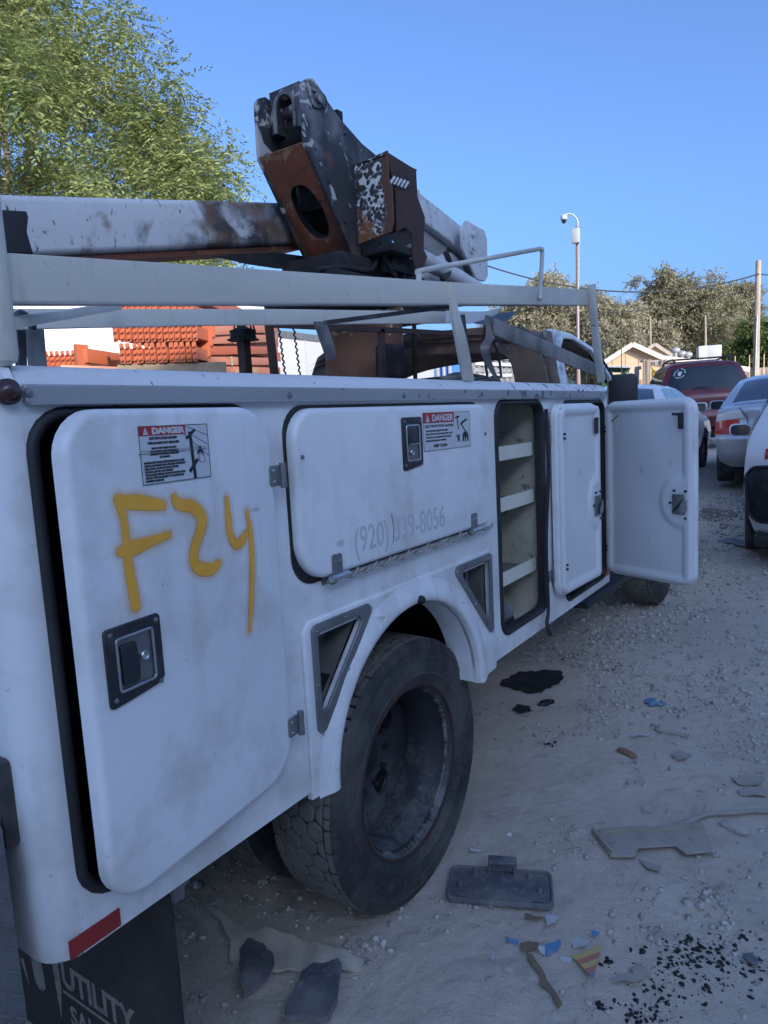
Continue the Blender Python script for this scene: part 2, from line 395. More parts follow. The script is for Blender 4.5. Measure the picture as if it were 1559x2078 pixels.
M['leaf_d'] = leaf_mat('dusty_leaves', (.28, .25, .165), (.44, .40, .28), .35)
M['leaf_g'] = leaf_mat('dark_green_leaves', (.055, .09, .03), (.13, .17, .06), .2)
M['leaf_o'] = leaf_mat('olive_leaves', (.20, .19, .115), (.34, .31, .20), .35)
# ------------------------------------------------------------------ object helpers
ORG = {}          # rest origin of every object (world), so that parts can be given in world coordinates
def origin(o):
    return ORG[o.name] if o is not None else Vector((0, 0, 0))

def tag(o, label=None, cat=None, group=None, kind=None):
    if label: o['label'] = label
    if cat: o['category'] = cat
    if group: o['group'] = group
    if kind: o['kind'] = kind
    return o

def thing(name, loc, label, cat, group=None):
    o = bpy.data.objects.new(name, None)
    col.objects.link(o)
    o.empty_display_size = .2
    o.location = loc
    ORG[o.name] = Vector(loc)
    return tag(o, label, cat, group, 'thing')

def add(name, geom, m, parent=None, smooth=None, org=None, angle=35):
    """Link verts/faces (world coordinates) as ONE mesh object under parent."""
    v, f = geom
    po = origin(parent)
    og = Vector(org) if org is not None else (po if parent is not None else Vector((0, 0, 0)))
    me = bpy.data.meshes.new(name)
    v = np.asarray(v, dtype=float).reshape(-1, 3) - np.array(og)
    if isinstance(f, np.ndarray):
        nf, k = f.shape
        me.vertices.add(len(v)); me.vertices.foreach_set('co', v.ravel())
        me.loops.add(nf * k); me.loops.foreach_set('vertex_index', f.ravel().astype(np.int32))
        me.polygons.add(nf); me.polygons.foreach_set('loop_start', np.arange(0, nf * k, k, dtype=np.int32))
        me.update(calc_edges=True)
    else:
        me.from_pydata([tuple(p) for p in v], [], [tuple(q) for q in f])
        me.update()
    if smooth is True or smooth is None:
        fl = np.ones(len(me.polygons), dtype=bool)
        me.polygons.foreach_set('use_smooth', fl)
        if smooth is None:
            me.set_sharp_from_angle(angle=math.radians(angle))
    me.materials.append(m if not isinstance(m, str) else M[m])
    o = bpy.data.objects.new(name, me)
    col.objects.link(o)
    if parent is not None:
        o.parent = parent
    o.location = og - po if parent is not None else og
    ORG[o.name] = og
    return o

def copy_tree(o, parent=None):
    c = o.copy(); col.objects.link(c); c.parent = parent
    ORG[c.name] = ORG[o.name]
    for ch in list(o.children):
        copy_tree(ch, c)
    return c

def join(*gs):
    V = []; F = []; n = 0
    for v, f in gs:
        v = np.asarray(v, dtype=float).reshape(-1, 3)
        V.append(v); F += [tuple(int(i) + n for i in q) for q in f]; n += len(v)
    return np.concatenate(V), F

def box(x0, x1, y0, y1, z0, z1, bev=0.0):
    if bev <= 0:
        v = [(x, y, z) for z in (z0, z1) for y in (y0, y1) for x in (x0, x1)]
        return v, [(0, 2, 3, 1), (4, 5, 7, 6), (0, 1, 5, 4), (2, 6, 7, 3), (0, 4, 6, 2), (1, 3, 7, 5)]
    bm = bmesh.new()
    v = [bm.verts.new((x, y, z)) for z in (z0, z1) for y in (y0, y1) for x in (x0, x1)]
    for q in [(0, 2, 3, 1), (4, 5, 7, 6), (0, 1, 5, 4), (2, 6, 7, 3), (0, 4, 6, 2), (1, 3, 7, 5)]:
        bm.faces.new([v[i] for i in q])
    bmesh.ops.bevel(bm, geom=bm.edges[:], offset=bev, segments=2, affect='EDGES', profile=.5)
    bm.verts.index_update()
    out = [tuple(w.co) for w in bm.verts], [tuple(w.index for w in fc.verts) for fc in bm.faces]
    bm.free()
    return out

def xf(geom, mtx):
    v = np.asarray(geom[0], dtype=float).reshape(-1, 3)
    A = np.array(mtx)
    return v @ A[:3, :3].T + A[:3, 3], geom[1]

def bar(a, b, w, h, up=(0, 0, 1), bev=0.0):
    """Rectangular bar from a to b, w across, h along 'up'."""
    a = Vector(a); b = Vector(b); d = (b - a); L = d.length; d.normalize()
    u = Vector(up); s = d.cross(u)
    if s.length < 1e-5: s = d.cross(Vector((1, 0, 0)))
    s.normalize(); u = s.cross(d)
    m = Matrix((( s.x, d.x, u.x, a.x), (s.y, d.y, u.y, a.y), (s.z, d.z, u.z, a.z), (0, 0, 0, 1)))
    return xf(box(-w / 2, w / 2, 0, L, -h / 2, h / 2, bev), m)

def tube(pts, r, n=8, closed=False, cap=True):
    pts = [Vector(p) for p in pts]
    rs = r if isinstance(r, (list, tuple)) else [r] * len(pts)
    V = []; F = []
    k = len(pts)
    prev = None
    for i, p in enumerate(pts):
        if closed: d = pts[(i + 1) % k] - pts[i - 1]
        else: d = pts[min(i + 1, k - 1)] - pts[max(i - 1, 0)]
        d.normalize()
        if prev is None:
            s = d.cross(Vector((0, 0, 1)))
            if s.length < 1e-3: s = d.cross(Vector((1, 0, 0)))
        else:
            s = prev - d * prev.dot(d)
        s.normalize(); prev = s
        t = d.cross(s)
        for j in range(n):
            a = 2 * math.pi * j / n
            V.append(tuple(p + (s * math.cos(a) + t * math.sin(a)) * rs[i]))
    for i in range(k if closed else k - 1):
        for j in range(n):
            a = i * n + j; b = i * n + (j + 1) % n
            c = ((i + 1) % k) * n + (j + 1) % n; e = ((i + 1) % k) * n + j
            F.append((a, b, c, e))
    if cap and not closed:
        F.append(tuple(range(n - 1, -1, -1))); F.append(tuple((k - 1) * n + j for j in range(n)))
    return V, F

def lathe(prof, c, axis='x', n=48, caps=False):
    """prof: (offset along axis, radius). Spun round the axis through c."""
    V = []; F = []
    for (o, r) in prof:
        for j in range(n):
            a = 2 * math.pi * j / n
            p, q = r * math.cos(a), r * math.sin(a)
            V.append({'x': (c[0] + o, c[1] + p, c[2] + q), 'y': (c[0] + q, c[1] + o, c[2] + p), 'z': (c[0] + p, c[1] + q, c[2] + o)}[axis])
    for i in range(len(prof) - 1):
        for j in range(n):
            F.append((i * n + j, i * n + (j + 1) % n, (i + 1) * n + (j + 1) % n, (i + 1) * n + j))
    if caps:
        F.append(tuple(range(n - 1, -1, -1))); F.append(tuple((len(prof) - 1) * n + j for j in range(n)))
    return V, F

def rounded(pts, r, seg=6):
    """Round the corners of a polygon; r a number or one per corner."""
    out = []; n = len(pts)
    rs = r if isinstance(r, (list, tuple)) else [r] * n
    for i in range(n):
        p = Vector((*pts[i], 0)); a = Vector((*pts[i - 1], 0)); b = Vector((*pts[(i + 1) % n], 0))
        da = (a - p); db = (b - p); la, lb = da.length, db.length
        da.normalize(); db.normalize()
        if rs[i] <= 1e-6: out.append((p.x, p.y)); continue
        ang = da.angle(db); t = min(rs[i] / math.tan(ang / 2), la * .48, lb * .48)
        rr = t * math.tan(ang / 2)
        c = p + (da + db).normalized() * (rr / math.sin(ang / 2))
        p0 = p + da * t; p1 = p + db * t
        v0 = p0 - c; v1 = p1 - c
        for k in range(seg + 1):
            f = k / seg
            v = v0.lerp(v1, f)
            v = v.normalized() * rr
            out.append(((c + v).x, (c + v).y))
    return out

def area2(p):
    return sum(p[i - 1][0] * p[i][1] - p[i][0] * p[i - 1][1] for i in range(len(p)))

def FX(x): return Matrix(((0, 0, 1, x), (1, 0, 0, 0), (0, 1, 0, 0), (0, 0, 0, 1)))        # u->Y v->Z w->X
def FY(y): return Matrix(((1, 0, 0, 0), (0, 0, -1, y), (0, 1, 0, 0), (0, 0, 0, 1)))       # u->X v->Z w->-Y
def FZ(z): return Matrix(((1, 0, 0, 0), (0, 1, 0, 0), (0, 0, 1, z), (0, 0, 0, 1)))

def plate(outer, frame, t, bev=0.0, holes=(), seg=4, back=True):
    """Flat slab with rounded front edges: outline in (u, v), thickness t along +w of the frame."""
    loops = [list(outer) if area2(outer) > 0 else list(outer)[::-1]]
    for h in holes:
        loops.append(list(h)[::-1] if area2(h) > 0 else list(h))
    V = []; F = []
    def offs(lp, d):
        if d == 0: return lp
        n = len(lp); o = []
        for i in range(n):
            p = lp[i]; a = lp[i - 1]; b = lp[(i + 1) % n]
            e1 = (p[0] - a[0], p[1] - a[1]); e2 = (b[0] - p[0], b[1] - p[1])
            l1 = math.hypot(*e1) or 1e-9; l2 = math.hypot(*e2) or 1e-9
            n1 = (-e1[1] / l1, e1[0] / l1); n2 = (-e2[1] / l2, e2[0] / l2)
            m = (n1[0] + n2[0], n1[1] + n2[1]); ml = m[0] ** 2 + m[1] ** 2
            k = 2 * d / max(ml, .5)
            o.append((p[0] + m[0] * k, p[1] + m[1] * k))
        return o
    levels = [(0.0, 0.0)]
    if bev > 0:
        levels += [(bev * (1 - math.cos(a)), t - bev + bev * math.sin(a)) for a in [math.pi / 2 * i / seg for i in range(seg + 1)]]
    else:
        levels += [(0.0, t)]
    first = []; last = []
    for lp in loops:
        n = len(lp); rings = []
        for d, w in levels:
            q = offs(lp, d); st = len(V)
            V += [(a, b, w) for a, b in q]
            rings.append(st)
        for i in range(len(rings) - 1):
            for j in range(n):
                F.append((rings[i] + j, rings[i] + (j + 1) % n, rings[i + 1] + (j + 1) % n, rings[i + 1] + j))
        first.append((rings[0], n)); last.append((rings[-1], n))
    idx = [];  ll = []
    for (s, n) in last:
        ll.append([Vector((V[s + i][0], V[s + i][1], 0)) for i in range(n)]); idx += list(range(s, s + n))
    tri = tessellate_polygon(ll)
    for a, b, c in tri:
        q = (idx[a], idx[b], idx[c])
        ar = (V[q[1]][0] - V[q[0]][0]) * (V[q[2]][1] - V[q[0]][1]) - (V[q[2]][0] - V[q[0]][0]) * (V[q[1]][1] - V[q[0]][1])
        F.append(q if ar > 0 else (q[0], q[2], q[1]))
    if back:
        idx0 = []
        for (s, n) in first: idx0 += list(range(s, s + n))
        for a, b, c in tri:
            q = (idx0[a], idx0[b], idx0[c])
            ar = (V[q[1]][0] - V[q[0]][0]) * (V[q[2]][1] - V[q[0]][1]) - (V[q[2]][0] - V[q[0]][0]) * (V[q[1]][1] - V[q[0]][1])
            F.append(q if ar < 0 else (q[0], q[2], q[1]))
    return xf((V, F), frame)

def rect(u0, u1, v0, v1): return [(u0, v0), (u1, v0), (u1, v1), (u0, v1)]
def circ(u, v, r, n=20, ru=None): return [(u + (ru or r) * math.cos(2 * math.pi * i / n), v + r * math.sin(2 * math.pi * i / n)) for i in range(n)]

def sweep(path, prof, closed=False):
    """Sweep an open profile [(a,b)] along path of (origin, A axis, B axis)."""
    V = []; F = []; k = len(prof)
    for (o, A, B) in path:
        for (a, b) in prof: V.append(tuple(Vector(o) + Vector(A) * a + Vector(B) * b))
    for i in range(len(path) - (0 if closed else 1)):
        for j in range(k - 1):
            i2 = (i + 1) % len(path)
            F.append((i * k + j, i2 * k + j, i2 * k + j + 1, i * k + j + 1))
    return V, F

def text(name, s, frame, u, v, size, m, parent, xscale=1.0, bold=0.0, align='LEFT', ext=0.0002, spacing=1.0):
    cu = bpy.data.curves.new(name, 'FONT')
    cu.body = s; cu.size = size; cu.align_x = align; cu.extrude = ext; cu.offset = bold; cu.space_line = spacing
    cu.fill_mode = 'BOTH'; cu.resolution_u = 3
    tmp = bpy.data.objects.new('tmp_text', cu); col.objects.link(tmp)
    me = bpy.data.meshes.new_from_object(tmp.evaluated_get(bpy.context.evaluated_depsgraph_get()))
    bpy.data.objects.remove(tmp); bpy.data.curves.remove(cu)
    me.name = name
    me.materials.clear(); me.materials.append(M[m])
    mt = frame @ Matrix.Translation((u, v, 0)) @ Matrix.Diagonal((xscale, 1, 1, 1))
    me.transform(Matrix.Translation(-origin(parent)) @ mt)
    o = bpy.data.objects.new(name, me); col.objects.link(o)
    o.parent = parent
    ORG[o.name] = origin(parent)
    return o

def set_attr(o, name, vals):
    a = o.data.attributes.new(name, 'FLOAT', 'POINT')
    a.data.foreach_set('value', np.asarray(vals, dtype=np.float32))

def crom(pts, n=12):
    """Catmull-Rom through points (any dimension)."""
    P = [np.array(p, dtype=float) for p in pts]
    P = [2 * P[0] - P[1]] + P + [2 * P[-1] - P[-2]]
    out = []
    for i in range(1, len(P) - 2):
        for k in range(n):
            t = k / n
            a, b, c, d = P[i - 1], P[i], P[i + 1], P[i + 2]
            out.append(.5 * (2 * b + (c - a) * t + (2 * a - 5 * b + 4 * c - d) * t * t + (3 * b - a - 3 * c + d) * t ** 3))
    out.append(P[-2])
    return out

# ------------------------------------------------------------------ noise for the ground
def _hash(ix, iy, seed):
    h = (ix.astype(np.int64) * 374761393 + iy.astype(np.int64) * 668265263 + seed * 144665) & 0x7fffffff
    h = ((h ^ (h >> 13)) * 1274126177) & 0x7fffffff
    return ((h ^ (h >> 16)) & 0xffff) / 65535.0
def vnoise(x, y, seed=0):
    ix = np.floor(x); iy = np.floor(y); fx = x - ix; fy = y - iy
    fx = fx * fx * (3 - 2 * fx); fy = fy * fy * (3 - 2 * fy)
    a = _hash(ix, iy, seed); b = _hash(ix + 1, iy, seed); c = _hash(ix, iy + 1, seed); d = _hash(ix + 1, iy + 1, seed)
    return (a * (1 - fx) + b * fx) * (1 - fy) + (c * (1 - fx) + d * fx) * fy - .5

def ground_base(x, y):
    x = np.asarray(x, dtype=float); y = np.asarray(y, dtype=float)
    w = np.clip((x + 6.5) / 3.5, 0, 1); w = w * w * (3 - 2 * w)
    w = np.where(y > 12, np.maximum(w, np.clip((y - 12) / 8, 0, 1)), w)
    return np.where(y > 5.7, .56 * (1 - np.exp(-(np.maximum(y, 5.7) - 5.7) / 4.2)), 0) * w
def ground_z(x, y):
    x = np.asarray(x, dtype=float); y = np.asarray(y, dtype=float)
    near = np.clip(1.6 - np.hypot(x + .8, y - 2.5) / 14, .25, 1)
    z = ground_base(x, y)
    z = z + .030 * vnoise(x * .9, y * .9, 1) + .018 * vnoise(x * 2.3, y * 2.3, 2)
    z = z + near * (.012 * vnoise(x * 6, y * 6, 3) + .007 * vnoise(x * 15, y * 15, 4) + .0035 * vnoise(x * 34, y * 34, 5) + .002 * vnoise(x * 70, y * 70, 6))
    return z - .004
def gz(x, y): return float(ground_z(np.array([x]), np.array([y]))[0])

# ------------------------------------------------------------------ ground
def axis_pts(lo, a, b, hi, step, grow=1.16):
    mid = list(np.arange(a, b, step))
    L = []; s = step; p = a
    while p > lo: s *= grow; p -= s; L.append(p)
    Rr = []; s = step; p = mid[-1]
    while p < hi: s *= grow; p += s; Rr.append(p)
    return np.array(L[::-1] + mid + Rr)
gx = axis_pts(-900, -2.0, .35, 900, .0105, 1.10)
gy = axis_pts(-900, .75, 4.3, 1200, .0115, 1.06)
GX, GY = np.meshgrid(gx, gy)
GV = np.stack([GX.ravel(), GY.ravel(), ground_z(GX.ravel(), GY.ravel())], 1)
nx, ny = len(gx), len(gy)
ii = (np.arange(ny - 1)[:, None] * nx + np.arange(nx - 1)[None, :]).ravel()
GF = np.stack([ii, ii + 1, ii + 1 + nx, ii + nx], 1)
ground = add('ground', (GV, GF), 'dirt', smooth=True)
tag(ground, 'bare dry dirt ground of the yard', None, None, 'structure')

# ------------------------------------------------------------------ added unseen block on the sun side: shades truck and lane, bounces fill
bl = thing('blocker', (10.5, -6, 0), 'added unseen white warehouse along the lane opposite the truck', 'building')
add('wall', box(8.2, 13, -26, 16, -.1, 7.65), 'wallbounce', bl)
add('roof', box(8.0, 13.2, -26.2, 16.2, 7.65, 7.8), 'fascia', bl)
# ------------------------------------------------------------------ THE UTILITY TRUCK
BX = -1.08                       # near side of the service body
TC = -2.15                       # centre line
BZ0, BZ1 = .632, 1.558
truck = thing('utility_truck', (TC, 1.7, 0), 'burnt white utility service truck with open compartment doors and a scorched aerial boom', 'truck')

# near side skin with its openings
op1 = rounded(rect(.600, 1.092, .715, 1.545), .065)
op3 = rounded(rect(2.255, 2.690, .702, 1.547), .06)
op4 = rounded(rect(2.90, 3.468, .672, 1.542), .06)
side = [(.592, BZ0), (1.188, BZ0), (1.188, 1.0), (2.195, 1.0), (2.195, BZ0), (3.53, BZ0), (3.53, BZ1), (.592, BZ1)]
body = add('side_panel', plate(side, FX(BX - .02), .02, .0, [op1, op3, op4]), 'white', truck)
# rear corner, rounded
cr = .055
cp = []
for k in range(9):
    a = math.pi / 2 * k / 8
    cp.append((BX - cr + cr * math.cos(a), .592 - cr * math.sin(a)))
cp.append((-1.30, .537)); cp.append((-1.55, .537))
V = []; F = []
zz = [(.630, .02), (.618, .012), (.612, .0)][::-1] + [(BZ1, 0)]
zs = [BZ0 - .012, BZ0 - .006, BZ0 + .004, 1.0, BZ1, 1.59, 1.612, 1.62]
ins = [.022, .008, 0, 0, 0, .003, .016, .035]
for z, i_ in zip(zs, ins):
    for (x, y) in cp:
        V.append((x - i_ if x > -1.2 else x, y + i_ * .8 if y < .59 else y, z))
n = len(cp)
for i in range(len(zs) - 1):
    for j in range(n - 1):
        F.append((i * n + j, (i + 1) * n + j, (i + 1) * n + j + 1, i * n + j + 1))
add('rear_corner', (V, [q[::-1] for q in F]), 'white', truck, smooth=True)
# rolled top edge and compartment lid, scuffed and sooty
tp = [(BX, BZ1)] + [(BX - .055 + .055 * math.cos(a), 1.565 + .055 * math.sin(a)) for a in [math.pi / 2 * k / 8 for k in range(9)]] + [(-1.30, 1.622), (-1.56, 1.616), (-1.56, 1.50)]
add('top_lid', sweep([((0, y, 0), (1, 0, 0), (0, 0, 1)) for y in (.575, 1.2, 2.0, 2.8, 3.53)], tp[::-1]), 'white_soot', truck)
add('front_end_panel', plate([(-1.0 * a[0], a[1]) for a in [(1.56, BZ0), (1.56, 1.60), (1.13, 1.612), (1.095, 1.60), (1.083, 1.56), (1.083, BZ0)]], FY(3.535), .02), 'white', truck)
add('inner_side_panel', box(-1.58, -1.56, .54, 3.53, .70, 1.60), 'white_soot', truck)
add('bed_floor', box(-2.80, -1.58, .56, 3.53, .74, .80), 'blacksteel', truck)
add('far_side_box', box(-3.22, -2.74, .54, 3.53, .63, 1.60, .02), 'white_soot', truck)
add('tail_panel', box(-2.74, -1.56, .54, .57, .63, 1.05), 'galv', truck)

# aluminium rub rail with rivets
rail = add('rub_rail', plate(rounded(rect(.598, 3.492, 1.556, 1.586), .004, 3), FX(BX), .010, .003), 'alu_trim', truck)
add('rail_lip', box(BX, BX + .016, .602, 3.490, 1.5535, 1.558), 'alu_trim', truck)
for px, py in [(58, 797), (588, 802), (820, 803), (978, 800), (1175, 793), (1183, 793)]:
    c = at_x(px, py, BX + .01)
    add('rivet', lathe([(0, .0075), (.004, .006), (.0055, .002), (.0056, .0005)], c, 'x', 14), 'galv', rail)
mk = at_x(17, 795, BX + .01)
ml = add('marker_light', lathe([(-.01, .017), (.006, .017), (.012, .0145), (.016, .009), (.018, .001)], mk, 'x', 28), 'marker', truck)
add('marker_bezel', lathe([(-.008, .0195), (.004, .0195), (.006, .0165)], mk, 'x', 28), 'rubber', ml)

# black door seals round the openings
def seal(name, loop, x, w, d, m='rubber'):
    k = len(loop); path = []
    for i in range(k):
        p = Vector((0, *loop[i])); a = Vector((0, *loop[i - 1])); b = Vector((0, *loop[(i + 1) % k]))
        t = (b - a).normalized(); nrm = Vector((0, t.z, -t.y))
        path.append((Vector((x, p.y, p.z)), nrm, Vector((1, 0, 0))))
    prof = [(w, -d), (w, .004), (w * .5, .009), (0, .010), (-w * .5, .007), (-w * .8, -.004), (-w * .8, -d)]
    return add(name, sweep(path, prof, True), m, truck, smooth=True)
seal('door_seal', rounded(rect(.606, 1.086, .721, 1.539), .06), BX, .012, .03)
seal('door_seal', rounded(rect(2.262, 2.683, .709, 1.540), .055), BX, .011, .03)
seal('door_seal', rounded(rect(2.907, 3.461, .679, 1.535), .055), BX, .011, .03)
# compartment interiors: open-fronted boxes
def tub(name, y0, y1, z0, z1, x0, x1, m):
    g = join(box(x0, x0 + .008, y0, y1, z0, z1), box(x0, x1, y0 - .008, y0, z0, z1), box(x0, x1, y1, y1 + .008, z0, z1),
             box(x0, x1, y0 - .008, y1 + .008, z0 - .008, z0), box(x0, x1, y0 - .008, y1 + .008, z1, z1 + .008))
    return add(name, g, m, truck)
tub('rear_compartment', .585, 1.105, .68, 1.55, -1.5, -1.101, 'blacksteel')
tub('middle_compartment', 2.235, 2.705, .69, 1.553, -1.52, -1.101, 'cream')
tub('front_compartment', 2.885, 3.485, .66, 1.55, -1.52, -1.101, 'blacksteel')
for px, py in [(1050, 912), (1050, 1012), (1058, 1155)]:
    z = at_x(px, py, -1.125).z
    sh = add('shelf', box(-1.512, -1.128, 2.237, 2.703, z - .028, z - .02), 'cream', truck)
    add('shelf_lip', box(-1.128, -1.122, 2.237, 2.703, z - .032, z + .020), 'cream_edge', sh)
    add('shelf_mat', box(-1.50, -1.135, 2.25, 2.69, z - .020, z - .012), 'plastic', sh)
for z in (.93, 1.22):
    add('shelf', box(-1.512, -1.14, 2.887, 3.483, z, z + .01), 'blacksteel', truck)

# wheel-arch panel: its own moulding with two triangular grilles and a flared lip
ac, aa, ab = (1.665, .615), .385, .36
arch = [(ac[0] + aa * math.cos(t), ac[1] + ab * math.sin(t)) for t in [math.pi * k / 28 for k in range(29)]]
tri1 = rounded([(1.236, 1.010), (1.425, 1.010), (1.236, .800)], [.012, .012, .012], 4)
tri2 = rounded([(1.945, 1.010), (2.152, 1.010), (2.150, .785)], [.012, .012, .012], 4)
fo = [(1.19, .612)] + [(1.19, 1.02), (1.215, 1.045), (2.17, 1.045), (2.197, 1.02)] + [(2.197, .612)] + [(ac[0] + aa, .605)] + arch[1:-1] + [(ac[0] - aa, .605)]
def grow(lp, k):
    a = sum(p[0] for p in lp) / len(lp); b_ = sum(p[1] for p in lp) / len(lp)
    return [(a + (p[0] - a) * k, b_ + (p[1] - b_) * k) for p in lp]
fender = add('wheel_arch_panel', plate(fo, FX(BX - .012), .020, .008, [grow(tri1, 1.2), grow(tri2, 1.2)]), 'white', truck)
path = []
for (y, z) in [(ac[0] + aa, .607)] + arch + [(ac[0] - aa, .607)]:
    d = Vector((0, (y - ac[0]) / aa ** 2, max(0, z - ac[1]) / ab ** 2)).normalized()
    path.append((Vector((BX, y, z)), d, Vector((1, 0, 0))))
prof = [(0, -.10), (0, .014), (.004, .020), (.016, .0235), (.032, .021), (.050, .014), (.070, .0075)]
add('arch_flare', sweep(path, prof), 'white', fender, smooth=True)
for nm, tr, corner in (('a', [(1.216, 1.033), (1.480, 1.033), (1.216, .735)], 0), ('b', [(1.895, 1.033), (2.174, 1.033), (2.172, .725)], 1)):
    inner = tri1 if corner == 0 else tri2
    tm = add('grille_frame', plate(rounded(tr, .018, 4), FX(BX + .0085), .006, .003, [inner]), 'galv', fender)
    cx = sum(p[0] for p in tr) / 3; cz = sum(p[1] for p in tr) / 3
    for i in range(3):
        for f in (.0, .5):
            p = tr[i]; q = tr[(i + 1) % 3]
            y = p[0] + (q[0] - p[0]) * f; z = p[1] + (q[1] - p[1]) * f
            y += (cx - y) * .10; z += (cz - z) * .10
            if f == 0: y += (cx - y) * .06; z += (cz - z) * .06
            add('screw', lathe([(0, .0042), (.002, .0036), (.003, .001)], (BX + .0145, y, z), 'x', 10), 'chrome', tm)
    big = [(cx + (a - cx) * 1.06, cz + (b_ - cz) * 1.06) for a, b_ in inner]
    k = len(big)
    V = [(x, a, b_) for x in (BX - .0125, BX - .085) for a, b_ in big]
    F = [(i, (i + 1) % k, k + (i + 1) % k, k + i) for i in range(k)] + [tuple(range(k, 2 * k))]
    add('recess', (V, F), 'recess', tm, smooth=False)
    if corner: add('bar', box(BX - .06, BX - .045, 2.085, 2.105, .85, 1.008), 'galv', tm)
b = at_x(852, 1217, BX + .02)
add('rubber_stop', join(lathe([(-.02, .012), (.008, .013), (.016, .009), (.018, .001)], b, 'x', 16)), 'rubber', fender)
# wheel well
well = [(1.20, .45), (2.19, .45), (2.19, 1.02), (1.20, 1.02)]
wp = [(ac[0] + (aa + .10) * math.cos(t), ac[1] + (ab + .03) * math.sin(t)) for t in [math.pi * k / 16 for k in range(17)]]
V = [(x, y, z) for (y, z) in wp for x in (-1.10, -1.75)]
F = [(2 * i, 2 * i + 1, 2 * i + 3, 2 * i + 2) for i in range(len(wp) - 1)]
ww = add('wheel_well', (V, F), 'soot', truck, smooth=True)
add('well_back', plate(wp, FX(-1.77), .02), 'soot', ww)

# ---- doors
def latch(parent, c, w, h, fr, tall):
    """Recessed paddle latch: black plate, bright rim, paddle, key cylinder and four rivets, at plane frame fr, centre c=(u,v)."""
    u, v = c
    ps = [(u - w / 2, v - h / 2 - .004), (u - w * .1, v - h / 2), (u + w * .35, v - h / 2 + .006), (u + w / 2, v - h / 2 + .014), (u + w / 2, v + h / 2), (u - w / 2, v + h / 2)]
    iu, iv = w * .31, h * .33
    hole = rounded(rect(u - iu, u + iu, v - iv, v + iv), .006, 4)
    lt = add('latch', plate(rounded(ps, .008, 4), fr, .005, .0025, [hole]), 'blacksteel', parent)
    add('latch_rim', plate(rounded(rect(u - iu - .004, u + iu + .004, v - iv - .004, v + iv + .004), .008, 4), fr @ Matrix.Translation((0, 0, .0045)), .003, .0015, [rounded(rect(u - iu + .001, u + iu - .001, v - iv + .001, v + iv - .001), .005, 4)]), 'chrome', lt)
    add('latch_dish', plate(hole, fr @ Matrix.Translation((0, 0, -.004)), .006), 'galv', lt)
    if tall:
        pd = rect(u - iu * .82, u + iu * .82, v - iv * .05, v + iv * .85)
        add('paddle', plate(rounded(pd, .004, 3), fr @ Matrix.Translation((0, 0, .002)), .006, .002), 'blacksteel', lt)
        add('paddle_edge', plate(rect(u - iu * .8, u + iu * .8, v - iv * .10, v - iv * .03), fr @ Matrix.Translation((0, 0, .004)), .006, .001), 'chrome', lt)
        key = (u - iu * .35, v - iv * .55)
    else:
        pd = [(u - iu * .85, v - iv * .85), (u + iu * .05, v - iv * .85), (u + iu * .12, v - iv * .2), (u + iu * .0, v + iv * .75), (u - iu * .85, v + iv * .75)]
        add('paddle', plate(rounded(pd, .004, 3), fr @ Matrix.Translation((0, 0, .002)), .007, .002), 'blacksteel', lt)
        key = (u + iu * .45, v + iv * .05)
    kp = fr @ Vector((key[0], key[1], .002))
    add('key_cylinder', lathe([(0, .0085), (.006, .0085), (.008, .007), (.006, .0045), (.003, .004), (.003, .0002)], kp, 'x', 18), 'chrome', lt)
    for su in (-1, 1):
        for sv in (-1, 1):
            p = fr @ Vector((u + su * w * .41, v + sv * h * .42, .005))
            add('rivet', lathe([(0, .0045), (.002, .004), (.0035, .0015), (.0036, .0002)], p, 'x', 12), 'galv', lt)
    return lt

def hinge(parent, y, z, x, vert=True):
    """Strap hinge with a barrel."""
    if vert:
        h = add('hinge', plate(rounded(rect(y - .028, y + .010, z - .022, z + .022), .007, 4), FX(x), .004, .0015), 'galv', parent)
        add('hinge_barrel', lathe([(-.027, .0002), (-.027, .0075), (-.010, .0078), (-.009, .007), (.009, .007), (.010, .0078), (.027, .0075), (.027, .0002)], (x + .007, y + .012, z), 'z', 14), 'galv', h)
        sp = [(y - .017, z - .012), (y - .017, z + .012)]
    else:
        h = add('hinge', plate(rounded(rect(y - .019, y + .019, z - .010, z + .042), .007, 4), FX(x), .004, .0015), 'galv', parent)
        add('hinge_leaf', plate(rect(y - .026, y + .03, z - .032, z - .012), FX(BX), .004), 'galv', h)
        add('hinge_barrel', lathe([(-.034, .0002), (-.034, .0085), (.034, .0085), (.034, .0002)], (x + .008, y, z - .012), 'y', 14), 'chrome', h)
        sp = [(y - .008, z + .024), (y + .008, z + .024)]
    for (a, b_) in sp:
        add('rivet', lathe([(0, .004), (.002, .0034), (.003, .0005)], (x + .004, a, b_), 'x', 10), 'chrome', h)
    return h

# rear door, ajar on its front hinges
HD, TH = Vector((BX + .008, 1.106, 0)), math.radians(6.2)
DF = .030                                        # outer face in front of the hinge plane
def on_rear_door(px, py, off=DF):
    r = Vector(ray(px, py)); o = Vector((0, 0, CZ))
    nrm = Vector((math.cos(TH), math.sin(TH), 0)); tdir = Vector((math.sin(TH), -math.cos(TH), 0))   # outward, and from hinge to free edge
    t = (off - (o - HD).dot(nrm)) / r.dot(nrm)
    p = o + r * t
    s = (p - HD).dot(tdir)
    return (HD.y - s, p.z)
d1 = [(.594, .728), (1.100, .738), (1.100, 1.543), (.594, 1.543)]
door1 = add('rear_door', plate(rounded(d1, [.075, .10, .09, .075], 8), FX(HD.x), DF, .014, seg=5), 'white', truck, org=(HD.x, HD.y, 1.1))
FD = FX(HD.x + DF + .0006)
hinge(door1, 1.108, 1.397, HD.x + DF); hinge(door1, 1.108, .841, HD.x + DF)
us = [on_rear_door(*p) for p in [(202, 1290), (330, 1255), (218, 1420), (333, 1385)]]
lc = (sum(u[0] for u in us) / 4, sum(u[1] for u in us) / 4)
